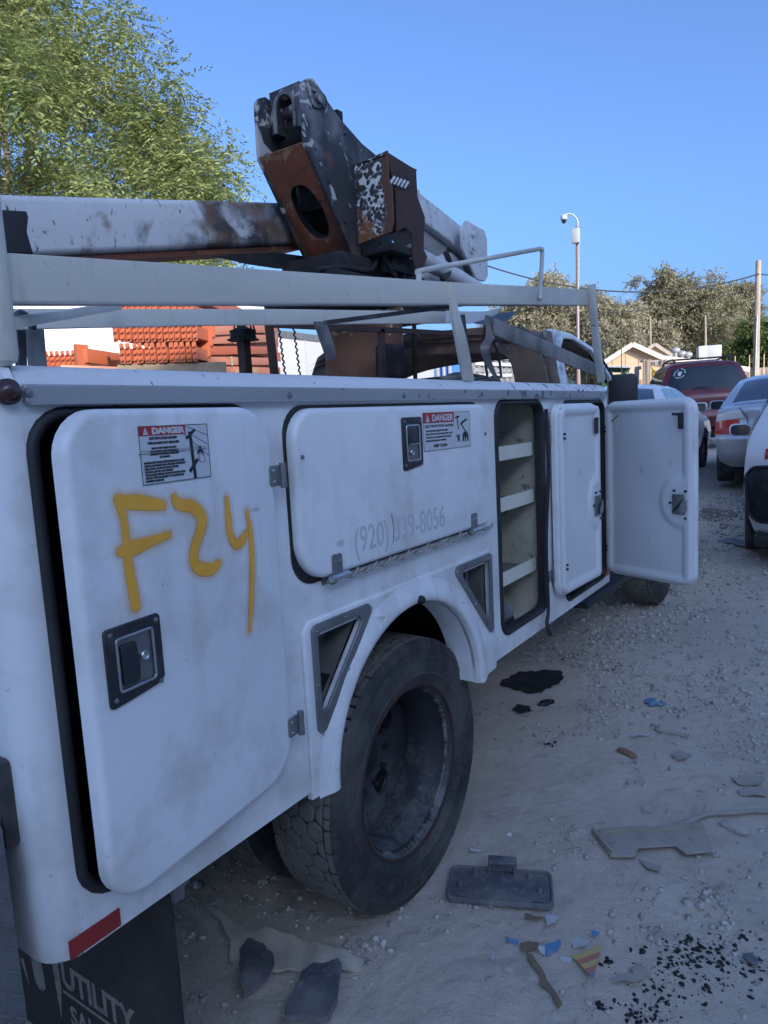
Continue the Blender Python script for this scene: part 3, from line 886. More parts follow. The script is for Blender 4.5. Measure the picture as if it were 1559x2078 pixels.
latch(door1, lc, .118, .128, FX(HD.x + DF), False)

def decal(parent, q, fr, variant):
    """Printed warning label; q = (u0, u1, v0, v1)."""
    u0, u1, v0, v1 = q; w = u1 - u0; h = v1 - v0
    d = add('warning_label', plate(rect(u0, u1, v0, v1), fr, .0004), 'decalclear' if variant == 1 else 'decalwhite', parent)
    d['label'] = 'printed danger label about electrocution hazard'
    f2 = fr @ Matrix.Translation((0, 0, .0009)); f3 = fr @ Matrix.Translation((0, 0, .0016))
    e = .0011
    g = join(*[plate(rect(*r_), f2, .0003) for r_ in [(u0, u1, v0, v0 + e), (u0, u1, v1 - e, v1), (u0, u0 + e, v0, v1), (u1 - e, u1, v0, v1)]])
    add('border_line', g, 'ink', d)
    bu = u0 + w * (.655 if variant == 1 else .64); bv = v1 - h * (.165 if variant == 1 else .27)
    add('red_band', plate(rect(u0 + e, bu, bv, v1 - e), f2, .0004), 'decalred', d)
    bh = v1 - bv
    tri = [(u0 + w * .055, bv + bh * .1), (u0 + w * .125, bv + bh * .1), (u0 + w * .09, bv + bh * .86)]
    add('warning_triangle', plate(tri, f3, .0003), 'decalwhite', d)
    text('danger_word', 'DANGER', f3, (u0 + w * .15 + bu) / 2, bv + bh * .17, bh * .88, 'decalwhite', d, xscale=(bu - u0 - w * .19) / (bh * .88) / 4.15, bold=.0009, align='CENTER')
    text('triangle_mark', '!', f3 @ Matrix.Translation((0, 0, .0004)), u0 + w * .09, bv + bh * .16, bh * .55, 'ink', d, align='CENTER')
    def line(s, cu, v, size, width, bold=.0004, al='CENTER'):
        o = text('print_line', s, f2, cu, v, size, 'ink', d, xscale=width / (size * .58 * len(s)), bold=bold, align=al, ext=.0001)
        return o
    if variant == 1:
        cu = u0 + w * .33
        line('ELECTROCUTION HAZARD', cu, v1 - h * .235, h * .058, w * .36)
        line('THIS MACHINE IS NOT INSULATED', cu, v1 - h * .315, h * .058, w * .47)
        for i, s in enumerate(['DEATH OR SERIOUS INJURY WILL RESULT', 'FROM CONTACT WITH OR INADEQUATE', 'CLEARANCE TO ELECTRICAL POWER LINES', 'AND APPARATUS.']):
            line(s, cu, v1 - h * (.40 + .052 * i), h * .042, w * (.38, .37, .42, .15)[i])
        for i, s in enumerate(['MAINTAIN SAFE CLEARANCES FROM ELECTRICAL POWER', 'LINES IN ACCORDANCE WITH APPLICABLE GOVERNMENT', 'REGULATIONS. ALLOW FOR BOOM, PLATFORM,', 'ELECTRICAL LINE AND LOAD LINE SWAY.', 'THIS MACHINE DOES NOT PROVIDE PROTECTION FROM', 'CONTACT WITH OR PROXIMITY TO AN ELECTRICALLY', 'CHARGED POWER LINE.']):
            line(s, u0 + w * .04, v1 - h * (.645 + .052 * i), h * .046, w * (.58, .58, .48, .42, .57, .55, .25)[i], al='LEFT')
        pole = [bar(f2 @ Vector((u0 + w * .72, v1 - h * .13, 0)), f2 @ Vector((u0 + w * .75, v0 + e, 0)), .0075, .0006, up=(1, 0, 0)),
                bar(f2 @ Vector((u0 + w * .655, v1 - h * .255, .0002)), f2 @ Vector((u0 + w * .80, v1 - h * .10, .0002)), .0052, .0006, up=(1, 0, 0)),
                bar(f2 @ Vector((u0 + w * .67, v0 + h * .14, .0002)), f2 @ Vector((u0 + w * .81, v0 + h * .36, .0002)), .0065, .0006, up=(1, 0, 0))]
        for (a, b_, c_, d_) in [(.66, .03, .99, .21), (.68, .13, .99, .39), (.63, .17, .99, .60)]:
            pole.append(bar(f2 @ Vector((u0 + w * a, v1 - h * b_, 0)), f2 @ Vector((u0 + w * c_, v1 - h * d_, 0)), .0008, .0004, up=(1, 0, 0)))
        fig = [(.80, .57), (.82, .49), (.845, .44), (.85, .40), (.87, .40), (.875, .44), (.89, .48), (.905, .60), (.88, .52), (.84, .52)]
        pole.append(plate([(u0 + w * a, v1 - h * b_) for a, b_ in fig], f2, .0004))
        bk = [(.83, .55), (.905, .53), (.925, .70), (.89, .715), (.84, .70)]
        bl_ = [f2 @ Vector((u0 + w * a, v1 - h * b_, 0)) for a, b_ in bk]
        for i in range(5): pole.append(bar(bl_[i], bl_[(i + 1) % 5], .0008, .0004, up=(1, 0, 0)))
        add('pole_drawing', join(*pole), 'ink', d)
        sc = [bar(f3 @ Vector((u0 - w * .03, v0 + h * .53, 0)), f3 @ Vector((u0 + w * .97, v0 + h * .54, 0)), .0012, .0003, up=(1, 0, 0)),
              bar(f3 @ Vector((u0 + w * .02, v0 + h * .575, 0)), f3 @ Vector((u0 + w * .95, v0 + h * .572, 0)), .0008, .0003, up=(1, 0, 0))]
        add('scratch', join(*sc), 'galv', d)
    else:
        cu = u0 + w * .335
        line('ELECTROCUTION HAZARD', cu, v1 - h * .385, h * .085, w * .55)
        for i, s in enumerate(['DEATH OR SERIOUS INJURY WILL RESULT', 'FROM CONTACT WITH THIS MACHINE, TRUCK', 'OR TRUCK ATTACHMENTS IF THEY SHOULD', 'BECOME ELECTRICALLY CHARGED.']):
            line(s, u0 + w * .05, v1 - h * (.50 + .085 * i), h * .06, w * (.5, .545, .52, .42)[i], al='LEFT')
        line('KEEP CLEAR', cu, v0 + h * .09, h * .095, w * .30, bold=.0006)
        P = lambda a, b_: f2 @ Vector((u0 + w * a, v1 - h * b_, 0))
        dr = [bar(P(.715, .13), P(.735, .50), .0045, .0005, up=(1, 0, 0)), bar(P(.675, .165), P(.76, .135), .006, .0005, up=(1, 0, 0)),
              bar(P(.79, .34), P(.93, .225), .007, .0005, up=(1, 0, 0)), bar(P(.79, .335), P(.90, .57), .005, .0005, up=(1, 0, 0)),
              plate([(u0 + w * a, v1 - h * b_) for a, b_ in [(.82, .84), (.82, .66), (.85, .57), (.93, .57), (.955, .68), (.96, .84), (.93, .84), (.92, .72), (.90, .72), (.895, .86), (.88, .86), (.87, .70), (.86, .72), (.855, .84)]], f2, .0005),
              plate([(u0 + w * a, v1 - h * b_) for a, b_ in [(.665, .655), (.71, .67), (.715, .63), (.735, .63), (.74, .67), (.79, .65), (.745, .71), (.775, .84), (.755, .84), (.73, .75), (.71, .84), (.695, .84), (.71, .71)]], f2, .0005)]
        add('bucket_truck_drawing', join(*dr), 'ink', d)
    return d
us = [on_rear_door(*p) for p in [(278, 865), (420, 860), (290, 980), (428, 972)]]
decal(door1, ((us[0][0] + us[2][0]) / 2, (us[1][0] + us[3][0]) / 2, (us[2][1] + us[3][1]) / 2, (us[0][1] + us[1][1]) / 2), FD, 1)

# sprayed F24
def zp(L, w): return [((x / 2.5145, 700 + y / 2.5145), w[min(i, len(w) - 1)] if isinstance(w, (list, tuple)) else w) for i, (x, y) in enumerate(L)]
strokes = [
    zp([(605, 790), (628, 880), (642, 980), (650, 1080), (668, 1200), (692, 1330)], [.011, .008, .0085, .009, .0105, .0105]),
    zp([(612, 802), (700, 802), (780, 812), (828, 818)], [.012, .0135, .0115, .0095]),
    zp([(615, 1055), (680, 1035), (770, 1002), (860, 968)], [.0095, .0135, .0095, .0075]),
    zp([(888, 778), (912, 812), (980, 826), (1028, 878), (1022, 950), (992, 1040), (992, 1110), (1024, 1142), (1078, 1142), (1116, 1112)], [.008, .011, .0125, .013, .0115, .011, .012, .013, .0125, .008]),
    zp([(1156, 782), (1165, 880), (1172, 950), (1196, 1012), (1228, 1005), (1256, 960)], [.006, .0085, .009, .010, .011, .008]),
    zp([(1258, 848), (1276, 950), (1286, 1080), (1286, 1200), (1281, 1330), (1272, 1460)], [.005, .0075, .008, .0075, .007, .0045])]
segs = []
for st in strokes:
    p3 = [(*on_rear_door(*p), w) for p, w in st]
    segs.append(np.array(crom(p3, 10)))
allp = np.concatenate(segs)
u0, v0 = allp[:, 0].min() - .03, allp[:, 1].min() - .03; u1, v1 = allp[:, 0].max() + .03, allp[:, 1].max() + .03
U, Vv = np.meshgrid(np.arange(u0, u1, .0022), np.arange(v0, v1, .0022))
cov = np.zeros(U.shape)
for sg in segs:
    for a, b_ in zip(sg[:-1], sg[1:]):
        d = b_[:2] - a[:2]; L2 = max(d @ d, 1e-12)
        t = np.clip(((U - a[0]) * d[0] + (Vv - a[1]) * d[1]) / L2, 0, 1)
        dist = np.hypot(U - a[0] - t * d[0], Vv - a[1] - t * d[1])
        w = a[2] + (b_[2] - a[2]) * t
        e = np.clip((w * 1.12 - dist) / .0035, 0, 1)
        halo = .34 * np.clip(1 - (dist - w) / .016, 0, 1) ** 2
        cov = np.maximum(cov, np.maximum(e, halo))
h_, w_ = U.shape
q = (np.arange(h_ - 1)[:, None] * w_ + np.arange(w_ - 1)[None, :]).ravel()
Q = np.stack([q, q + 1, q + 1 + w_, q + w_], 1)
Q = Q[cov.ravel()[Q].max(1) > .02]
used, inv = np.unique(Q, return_inverse=True)
pts = np.stack([np.full(len(used), HD.x + DF + .0015), U.ravel()[used], Vv.ravel()[used]], 1)
sp = add('painted_number', (pts, inv.reshape(Q.shape)), 'spray', door1, smooth=True)
sp['label'] = 'orange spray painted mark F24'
set_attr(sp, 'cover', cov.ravel()[used])
door1.rotation_euler = (0, 0, TH)

# drop-down door above the wheel
D2 = BX + .004; D2F = .026
X2 = D2 + D2F
def on2(px, py): v = at_x(px, py, X2); return (v.y, v.z)
d2 = [(1.183, 1.140), (2.146, 1.140), (2.146, 1.538), (1.183, 1.538)]
add('door_gap', plate(rounded([(1.176, 1.130), (2.152, 1.130), (2.152, 1.546), (1.176, 1.546)], .07, 8), FX(BX), .003), 'rubber', truck)
door2 = add('drop_down_door', plate(rounded(d2, [.095, .04, .05, .075], 8), FX(D2), D2F, .014, seg=5), 'white', truck)
F2 = FX(X2 + .0006)
us = [on2(*p) for p in [(815, 850), (853, 848), (820, 952), (857, 945)]]
latch(door2, (sum(u[0] for u in us) / 4, sum(u[1] for u in us) / 4), .102, .142, FX(X2), True)
us = [on2(*p) for p in [(857, 838), (952, 832), (862, 917), (954, 905)]]
decal(door2, (us[0][0], us[1][0], us[2][1], us[0][1]), F2, 2)
for px, py in [(685, 1162), (963, 1070)]:
    v = on2(px, py); hinge(door2, v[0], v[1] + .004, X2, False)
a_, b_ = on2(722, 1118), on2(936, 1040)
ph = text('faded_phone_number', '(920) 339-8056', F2, a_[0] - .005, 1.178, .092, 'ghost', door2, xscale=(b_[0] - a_[0]) / (.092 * 7.55), bold=.001)
for px, py in [(614, 928), (985, 880)]:
    add('rivet', lathe([(0, .006), (.003, .005), (.0045, .002), (.0046, .0003)], (X2, *on2(px, py)), 'x', 12), 'galv', door2)
add('scuff_mark', join(*[bar((X2 + .0005, *on2(*p)), (X2 + .0005, *on2(*q_)), .003, .0006, up=(1, 0, 0)) for p, q_ in [((796, 1048), (800, 1075)), ((800, 1075), (798, 1102)), ((795, 1042), (797, 1052))]]), 'galv', door2)
# rope seal hanging along the hinge line
rp = [at_x(668 + (1000 - 668) * t, 1180 + (1066 - 1180) * t + 3 * math.sin(t * 60), X2 - .006) for t in np.linspace(0, 1, 90)]
rp2 = [p + Vector((.004 * math.cos(i * .9), 0, .0045 * math.sin(i * .9))) for i, p in enumerate(rp)]
rp3 = [p - Vector((.004 * math.cos(i * .9), 0, .0045 * math.sin(i * .9))) for i, p in enumerate(rp)]
add('rope_seal', join(tube(rp2, .0038, 6), tube(rp3, .0038, 6)), 'rope', truck, smooth=True)

# doors of the two tall compartments, seen from the inside
def inner_door(name, w, z0, z1, hinge_pos, ang, bowl_v):
    """Built flat in the plane X = hinge x, hinge at u=0, free edge at +Y, inner face to +X; then swung by ang about Z."""
    hp = Vector(hinge_pos)
    fr = Matrix.Translation((hp.x, hp.y, 0)) @ FX(0)
    d = add(name, plate(rounded(rect(0, w, z0, z1), .06, 8), fr, .028, .012), 'white', truck, org=(hp.x, hp.y, (z0 + z1) / 2))
    # moulded inner skin: raised border, sunken field, thumb bowl for the latch
    nu, nv = 60, 90
    V = []; F = []
    for j in range(nv + 1):
        for i in range(nu + 1):
            u = .008 + (w - .016) * i / nu; v = z0 + .008 + (z1 - z0 - .016) * j / nv
            r_ = .055
            cu = min(max(u, r_), w - r_); cv = min(max(v, z0 + r_), z1 - r_)
            ex, ez = u - cu, v - cv
            k = math.hypot(ex, ez)
            edge = min(u, w - u, v - z0, z1 - v)
            if k > r_ - .008:
                f = (r_ - .008) / k; u = cu + ex * f; v = cv + ez * f; edge = .008
            ed = min(max((edge - .035) / .02, 0), 1); ed = ed * ed * (3 - 2 * ed)
            bowl = math.hypot((u - w + .06) / (.105 if w > .47 else .08), (v - bowl_v) / .115)
            bb = min(max((1.15 - bowl) / .35, 0), 1); bb = bb * bb * (3 - 2 * bb)
            lift = .005 + .012 * (1 - ed) + .012 * bb * ed + .0012 * math.sin(u * 23) * math.sin(v * 17)
            V.append(fr @ Vector((u, v, .028 + lift if edge > .010 else .029)))
    for j in range(nv):
        for i in range(nu):
            a = j * (nu + 1) + i
            F.append((a, a + 1, a + nu + 2, a + nu + 1))
    sk = add('inner_skin', (V, F), 'door_inner', d, smooth=True)
    ft = fr @ Matrix.Translation((0, 0, .046))
    # latch mechanism
    lm = add('latch_mechanism', plate(rounded(rect(w - .095, w - .035, bowl_v - .055, bowl_v + .035), .006, 3), ft, .006, .002), 'galv', d)
    add('cam_plate', plate(rounded([(w - .055, bowl_v - .065), (w - .018, bowl_v - .03), (w - .020, bowl_v + .02), (w - .050, bowl_v + .005)], .008, 4), ft @ Matrix.Translation((0, 0, .008)), .005, .002), 'grey', lm)
    add('spring_bar', bar(ft @ Vector((w - .085, bowl_v - .04, .012)), ft @ Vector((w - .035, bowl_v + .015, .012)), .006, .006, up=(1, 0, 0)), 'blacksteel', lm)
    for (a, b_) in [(-.105, -.005), (-.085, .05), (-.03, .05), (-.03, -.07)]:
        c = ft @ Vector((w + a, bowl_v + b_, -.004))
        add('bolt', tube([c, c + Vector((.012, 0, 0))], .0055, 6), 'blacksteel', d)
    # striker hook near the top and stay wire
    hk = ft @ Vector((w - .055, z1 - .095, -.006))
    add('hook', join(plate(rounded(rect(w - .066, w - .046, z1 - .135, z1 - .065), .004, 3), ft @ Matrix.Translation((0, 0, -.006)), .012, .003),
                     tube([ft @ Vector((w - .056, z1 - .072, .004)), ft @ Vector((w - .086, z1 - .070, .016))], .006, 8)), 'blacksteel', d)
    for v in (z0 + .13, z1 - .13):
        for s in (-.009, .009):
            c = ft @ Vector((.022, v + s, -.002))
            add('bolt', tube([c, c + Vector((.010, 0, 0))], .005, 6), 'blacksteel', d)
    d.rotation_euler = (0, 0, ang)
    return d
a5 = math.atan2(-.615 + 1.07, 3.30 - 3.49)            # from hinge to free edge
door5 = inner_door('front_door', .485, .692, 1.532, (BX + .014, 3.492, 0), 0, 1.075)
# inner face must look at the camera: free edge swung out and a little back
door5.rotation_euler = (0, 0, math.atan2(-(-.612 - (BX + .014)), (3.30 - 3.492)))
door4 = inner_door('middle_door', .435, .735, 1.530, (BX + .012, 2.745, 0), math.radians(-3), 1.085)
for z in (1.40, .83):
    hinge(truck, 2.735, z, BX + .001)
wire = [at_x(1232, 862, BX + .01), at_x(1245, 852, BX + .06), at_x(1256, 843, BX + .10)]
add('stay_wire', tube(crom(wire, 6), .0022, 6), 'wire', truck)
# torn rubber strip hanging from the middle opening, battered sill edge, boot and rag inside
st = [at_x(1108, 830, BX + .008), at_x(1112, 960, BX + .012), at_x(1108, 1100, BX + .01), at_x(1112, 1230, BX + .014), at_x(1110, 1268, BX + .03), at_x(1118, 1290, BX + .02)]
V = []; F = []
cs = crom(st, 8)
for i, p in enumerate(cs):
    w = .016 + .004 * math.sin(i * .7)
    V += [(p[0], p[1] - w, p[2]), (p[0] + .010, p[1], p[2]), (p[0], p[1] + w, p[2])]
for i in range(len(cs) - 1):
    for j in range(2): F.append((3 * i + j, 3 * i + j + 1, 3 * i + j + 4, 3 * i + j + 3))
add('torn_seal', (V, F), 'rubber', truck, smooth=True)

# reflectors
def q4(px, X): return [(lambda v: (v.y, v.z))(at_x(a, b, X)) for a, b in px]
us = q4([(137, 1915), (243, 1843), (243, 1885), (140, 1953)], BX + .003)
add('reflector', plate(rect(.567, .664, .633 + .004, .670), FX(BX + .0005), .003, .001), 'red_refl', truck)
add('reflector', plate(rect(3.42, 3.515, .672, .705), FX(BX + .0005), .003, .001), 'orange_refl', truck)
# rear face: lamp and chequer-plate bumper end
tl = add('tail_lamp', box(-1.20, -1.131, .512, .545, .842, .992, .012), 'lamp', truck)
add('lamp_strip', box(-1.150, -1.140, .508, .516, .852, .982, .003), 'galv', tl)
bp = add('step_bumper', box(-2.7, -1.112, .30, .505, .555, .90, .006), 'galv', truck)
g = []
for i in range(16):
    for j in range(9):
        z = .575 + i * .0205; y = .315 + j * .022
        s = 1 if (i + j) % 2 else -1
        g.append(bar((-1.1115, y - .006, z - .006 * s), (-1.1115, y + .006, z + .006 * s), .004, .0035, up=(1, 0, 0)))
add('tread_pattern', join(*g), 'galv', bp)
bp.data.materials[0] = M['galv']

# mud flap with its worn print
fl = add('mud_flap', plate([(-1.78, .02), (-1.115, .03), (-1.112, .60), (-1.78, .60)], FY(.80), .008, .002), 'flap', truck)
FL = FY(.7915)
text('flap_print', 'UTILITY', FL, -1.555, .212, .086, 'flapprint', fl, xscale=.92, bold=.003)
text('flap_print', 'SALES', FL, -1.535, .115, .075, 'flapprint', fl, xscale=.85, bold=.002)
add('flap_rule', plate(rect(-1.555, -1.13, .190, .198), FL, .0006), 'flapprint', fl)
em1 = rounded([(-1.70, .36), (-1.655, .36), (-1.635, .165), (-1.66, .14), (-1.685, .165)], [.004, .004, .018, .018, .018], 5)
em2 = [(-1.60, .36), (-1.585, .36), (-1.565, .28), (-1.562, .20), (-1.578, .11), (-1.588, .20), (-1.592, .28)]
em3 = [(-1.745, .20), (-1.728, .205), (-1.715, .13)]
for em in (em1, em2, em3): add('flap_emblem', plate(em, FL, .0006), 'flapprint', fl)
add('flap_bracket', join(bar((-1.12, .80, .60), (-1.12, .86, .632), .03, .02), box(-1.75, -1.10, .796, .82, .585, .63)), 'galv', truck)
# chassis rails, axle, springs; unseen tank, far flap and rear floor added to block light
ch = add('chassis', join(box(-1.80, -1.72, .6, 6.2, .52, .70), box(-2.58, -2.50, .6, 6.2, .52, .70), box(-2.58, -1.72, 1.1, 1.16, .55, .68), box(-2.58, -1.72, 3.0, 3.06, .55, .68)), 'soot', truck)
add('axle', lathe([(-.78, .06), (-.25, .07), (-.16, .17), (.16, .17), (.25, .07), (.78, .06)], (TC, 1.70, .415), 'x', 20), 'soot', truck)
add('tank_occluder', box(-3.12, -2.66, 2.35, 3.45, .26, .62, .05), 'soot', truck)
add('flap_occluder', box(-3.18, -2.60, .80, .808, .05, .62), 'flap', truck)
add('floor_occluder', box(-1.58, -1.12, .60, 1.20, .622, .632), 'soot', truck)
add('under_body', box(-1.56, -1.12, 2.25, 3.45, .60, .632), 'soot', truck)

# ---- wheels
def hexgroove(U, Vv, s):
    """0 on a tread block, 1 in the groove between hexagonal blocks of size s."""
    a = np.stack([U / (s * 1.5), Vv / (s * .866)], -1)
    best = np.full(U.shape, 9.); sec = np.full(U.shape, 9.)
    bx = np.floor(U / (1.5 * s))
    for di in (-1, 0, 1, 2):
        cxi = bx + di
        off = np.where(np.mod(cxi, 2) == 1, .5, 0.)
        by = np.floor(Vv / (1.732 * s) - off)
        for dj in (-1, 0, 1, 2):
            cy = (by + dj + off) * 1.732 * s
            d = np.hypot(U - cxi * 1.5 * s, Vv - cy)
            nb = np.minimum(best, d); sec = np.minimum(sec, np.maximum(best, d)); best = nb
    return np.clip(1 - (sec - best) / .011, 0, 1)
def tyre_geom(R=.415, W=.235, rb=.262):
    n = 420
    th = np.linspace(0, 2 * np.pi, n, endpoint=False)
    ts = np.linspace(-.105, .105, 44)
    side_o = [(.108, R - .006), (.114, R - .016), (.117, R - .030), (.1195, R - .033), (.1195, R - .037), (.1175, R - .040), (.1195, R - .060), (.1215, R - .062), (.1215, R - .066), (.120, R - .068), (.121, R - .085), (.1195, R - .108), (.1215, R - .110), (.1215, R - .114), (.118, R - .117), (.112, R - .137), (.104, rb + .006), (.100, rb), (.080, rb - .012)]
    prof = [(-a, b) for a, b in side_o[::-1]] + [(t, R - .003 * (t / .1) ** 2) for t in ts] + side_o
    P = np.array(prof)
    A, T = np.meshgrid(P[:, 0], th)          # n x k
    Rr = np.broadcast_to(P[:, 1], A.shape).copy()
    on = np.abs(A) <= .1055
    circ_ = 2 * np.pi * R; s = circ_ / round(circ_ / (1.5 * .034) / 2) / 2 / 1.5
    g = hexgroove(T * R, A + .004, s)
    shoulder = np.abs(A) > .082
    lug = (np.abs(((T * R / .034) % 1) - .5) > .43) & shoulder
    g2 = np.where(shoulder, np.where(lug, 1.0, 0.0), g)
    gro = np.where((np.abs(np.abs(A) - .080) < .0035), 1.0, g2)
    wear = .7 + .3 * np.sin(T * 3.0)
    Rr = Rr - np.where(on, gro * .0085 * wear, 0)
    Rr = Rr + np.where(~on & (np.abs(A) > .1075) & (P[:, 1] > R - .02), np.where(np.abs(((T * R / .034) % 1) - .5) > .40, -.003, 0), 0)
    Y = Rr * np.cos(T); Z = Rr * np.sin(T)
    V = np.stack([A.ravel(), Y.ravel(), Z.ravel()], 1)
    k = len(prof)
    i = np.arange(n)[:, None]; j = np.arange(k - 1)[None, :]
    F = np.stack([(i * k + j).ravel(), (i * k + j + 1).ravel(), (((i + 1) % n) * k + j + 1).ravel(), (((i + 1) % n) * k + j).ravel()], 1)
    groove_shade = (np.where(on, gro, 0) * np.clip(.75 + 1.1 * vnoise(T * R * 14, A * 14 + 50, 5) + .7 * vnoise(T * R * 50, A * 50 + 50, 6), 0, 1)).ravel()
    mi = np.broadcast_to((np.abs((P[:-1, 0] + P[1:, 0]) / 2) < .106)[None, :], (n, k - 1)).ravel()
    return V, F, mi, groove_shade
TV, TF, TM, TG = tyre_geom()
def truck_wheel(cx, cy, cz, outer, parent, rot=0.0):
    w = add('wheel_disc', join(plate(circ(0, 0, .245, 48), FX(-.088), .012, .0, [circ(.145 * math.cos(a + rot), .145 * math.sin(a + rot), .042, 18) for a in [math.pi / 2 * k + .6 for k in range(4)]] + [circ(0, 0, .06, 24)])), 'rim', parent, org=None)
    w.location = Vector((cx, cy, cz)) - origin(parent)
    me = w.data; 
    me.transform(Matrix.Translation(origin(parent)))
    ORG[w.name] = Vector((cx, cy, cz))
    ty = add('tyre', (TV + np.array([cx, cy, cz]), TF), 'tyre', w)
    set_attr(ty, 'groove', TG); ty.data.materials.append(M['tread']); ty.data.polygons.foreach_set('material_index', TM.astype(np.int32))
    prof = [(.098, .268), (.104, .272), (.106, .266), (.100, .256), (.080, .249), (.045, .247), (.030, .238), (-.01, .232), (-.06, .236), (-.085, .240), (-.10, .262)]
    add('rim', lathe(prof, (cx, cy, cz), 'x', 72), 'rim', w, smooth=True)
    add('rim_lip', lathe([(.101, .270), (.106, .2715), (.109, .268), (.107, .262), (.101, .259)], (cx, cy, cz), 'x', 72), 'rust_dark' if outer else 'rim', w, smooth=True)
    for k_ in range(10):
        a = 2 * math.pi * k_ / 10 + rot; c_ = Vector((cx - .078, cy + .105 * math.cos(a), cz + .105 * math.sin(a)))
        add('wheel_stud', tube([c_, c_ + Vector((.022, 0, 0))], .009, 6), 'rust_dark', w)
    if outer:      # worn embossed marks round the sidewall
        mk_ = []
        for k_ in range(46):
            a = 2 * math.pi * k_ / 90 + (.9 if k_ > 22 else 0) + 3.2; hh = random.uniform(.004, .010); rr_ = .335 + random.uniform(-.002, .002)
            if k_ % 7 == 6: continue
            c_ = Vector((cx + .1205, cy + rr_ * math.cos(a), cz + rr_ * math.sin(a))); tg = Vector((0, -math.sin(a), math.cos(a))); rd = Vector((0, math.cos(a), math.sin(a)))
            mk_.append(bar(c_ - tg * hh * .4, c_ + tg * hh * .4, .004, random.uniform(.010, .020), up=rd))
        ob = add('embossed_marks', join(*mk_), 'tyre', ty); ob['kind'] = 'stuff'
    add('hub', lathe([(-.10, .070), (-.075, .068), (-.072, .06), (-.066, .05), (-.064, .03), (-.064, .001)], (cx, cy, cz), 'x', 32), 'soot', w)
    return w
truck_wheel(-1.262, 1.745, .413, True, truck)
truck_wheel(-1.60, 1.745, .413, False, truck, .3)
truck_wheel(-1.40, 5.55, .425, False, truck)
truck_wheel(-2.95, 1.70, .413, False, truck)
truck_wheel(-2.90, 5.55, .425, False, truck)
# ---- material rack over the near compartments (sagging towards the rear)
def strip(px, X, t, m, name, parent=truck, bev=.002):
    return add(name, plate([(lambda v: (v.y, v.z))(at_x(a, b, X)) for a, b in px], FX(X - t), t, bev), m, parent)
RA = -1.10
ra = strip([(4, 613), (300, 614), (700, 615.5), (1000, 617), (1197, 619), (1196, 587), (925, 573), (700, 557.5), (350, 534), (4, 512)], RA, .022, 'alu', 'rack_rail')
a0, a1 = at_x(20, 614, RA), at_x(1190, 619, RA)
add('rail_flange', bar(a0 + Vector((-.03, 0, .004)), a1 + Vector((-.03, 0, .004)), .05, .004), 'alu_burnt', ra)
rb = strip([(22, 668), (400, 660), (910, 655.5), (985, 655), (1010, 634), (910, 632), (560, 627), (22, 626)], -1.55, .02, 'alu', 'rack_rail')
add('rack_brace', bar(at_x(14, 657, -1.11), at_x(240, 621, -1.52), .018, .018, bev=.003), 'alu', truck)
pr = at_x(-3, 600, -1.10)
add('rack_post', tube([(pr.x, pr.y, 1.615), (pr.x, pr.y, 1.622), (pr.x, pr.y, 1.635), (pr.x, pr.y, 1.80), (pr.x, pr.y, 2.0)], [.006, .016, .019, .019, .019], 16), 'alu', truck)
add('rest_post', bar(at_x(40, 660, -1.62), at_x(44, 745, -1.62), .018, .02, up=(1, 0, 0)), 'blacksteel', truck)
add('rest_post', bar(at_x(70, 660, -1.62), at_x(77, 745, -1.62), .030, .03, up=(1, 0, 0)), 'galv', truck)
add('u_bolt', tube(crom([at_x(30, 664, -1.5), at_x(30, 645, -1.5), at_x(42, 634, -1.5), at_x(56, 640, -1.5)], 6), .006, 8), 'blacksteel', truck)
add('bolt', lathe([(-.012, .001), (-.012, .007), (.012, .007), (.012, .001)], at_x(66, 657, -1.2), 'z', 10), 'blacksteel', truck)
# middle leg, bent and twisted
lg = [at_x(922, 573, -1.088), at_x(925, 625, -1.088), at_x(938, 690, -1.085), at_x(953, 772, -1.10)]
lp = crom(lg, 8)
V = []; F = []
for i, p in enumerate(lp):
    w = .0165 + .004 * (i > 8); tw = min(max((i - 8) / 10, 0), 1) * .5
    for (a, b_) in [(-w, 0), (w, 0), (w, -.012), (-w, -.012)]:
        V.append((p[0] + b_ * math.cos(tw) + a * math.sin(tw), p[1] + a * math.cos(tw) - b_ * math.sin(tw), p[2]))
for i in range(len(lp) - 1):
    for j in range(4): F.append((4 * i + j, 4 * i + (j + 1) % 4, 4 * i + 4 + (j + 1) % 4, 4 * i + 4 + j))
add('rack_leg', (V, F), 'alu', truck, smooth=None)
add('rack_leg', bar(at_x(932, 640, -1.15), at_x(948, 765, -1.16), .03, .03, up=(1, 0, 0)), 'blacksteel', truck)
strip([(890, 765), (955, 757), (958, 766), (905, 770)], -1.14, .08, 'alu_burnt', 'foot_plate')
fl_ = [at_x(1201, 577, -1.085), at_x(1207, 660, -1.085), at_x(1221, 772, -1.09)]
for i in range(2):
    add('rack_leg', bar(fl_[i], fl_[i + 1] - Vector((0, 0, .004 * i)), .034, .03, up=(1, 0, 0), bev=.003), 'alu', truck)
add('rack_brace', bar(at_x(1003, 662, -1.14), at_x(1228, 758, -1.13), .010, .060, bev=.002), 'alu_burnt', truck)
hs = crom([at_x(990, 640, -1.16), at_x(996, 680, -1.15), at_x(985, 705, -1.15), at_x(992, 735, -1.15), at_x(1008, 768, -1.14)], 6)
V = []; F = []
for i, p in enumerate(hs):
    w = .022 * (1 - .5 * i / len(hs)); a = i * .09
    V += [(p[0] - w * math.sin(a), p[1] - w * math.cos(a), p[2]), (p[0] + w * math.sin(a), p[1] + w * math.cos(a), p[2])]
for i in range(len(hs) - 1): F.append((2 * i, 2 * i + 1, 2 * i + 3, 2 * i + 2))
add('hanging_strap', (V, F), 'alu_burnt', truck, smooth=True)
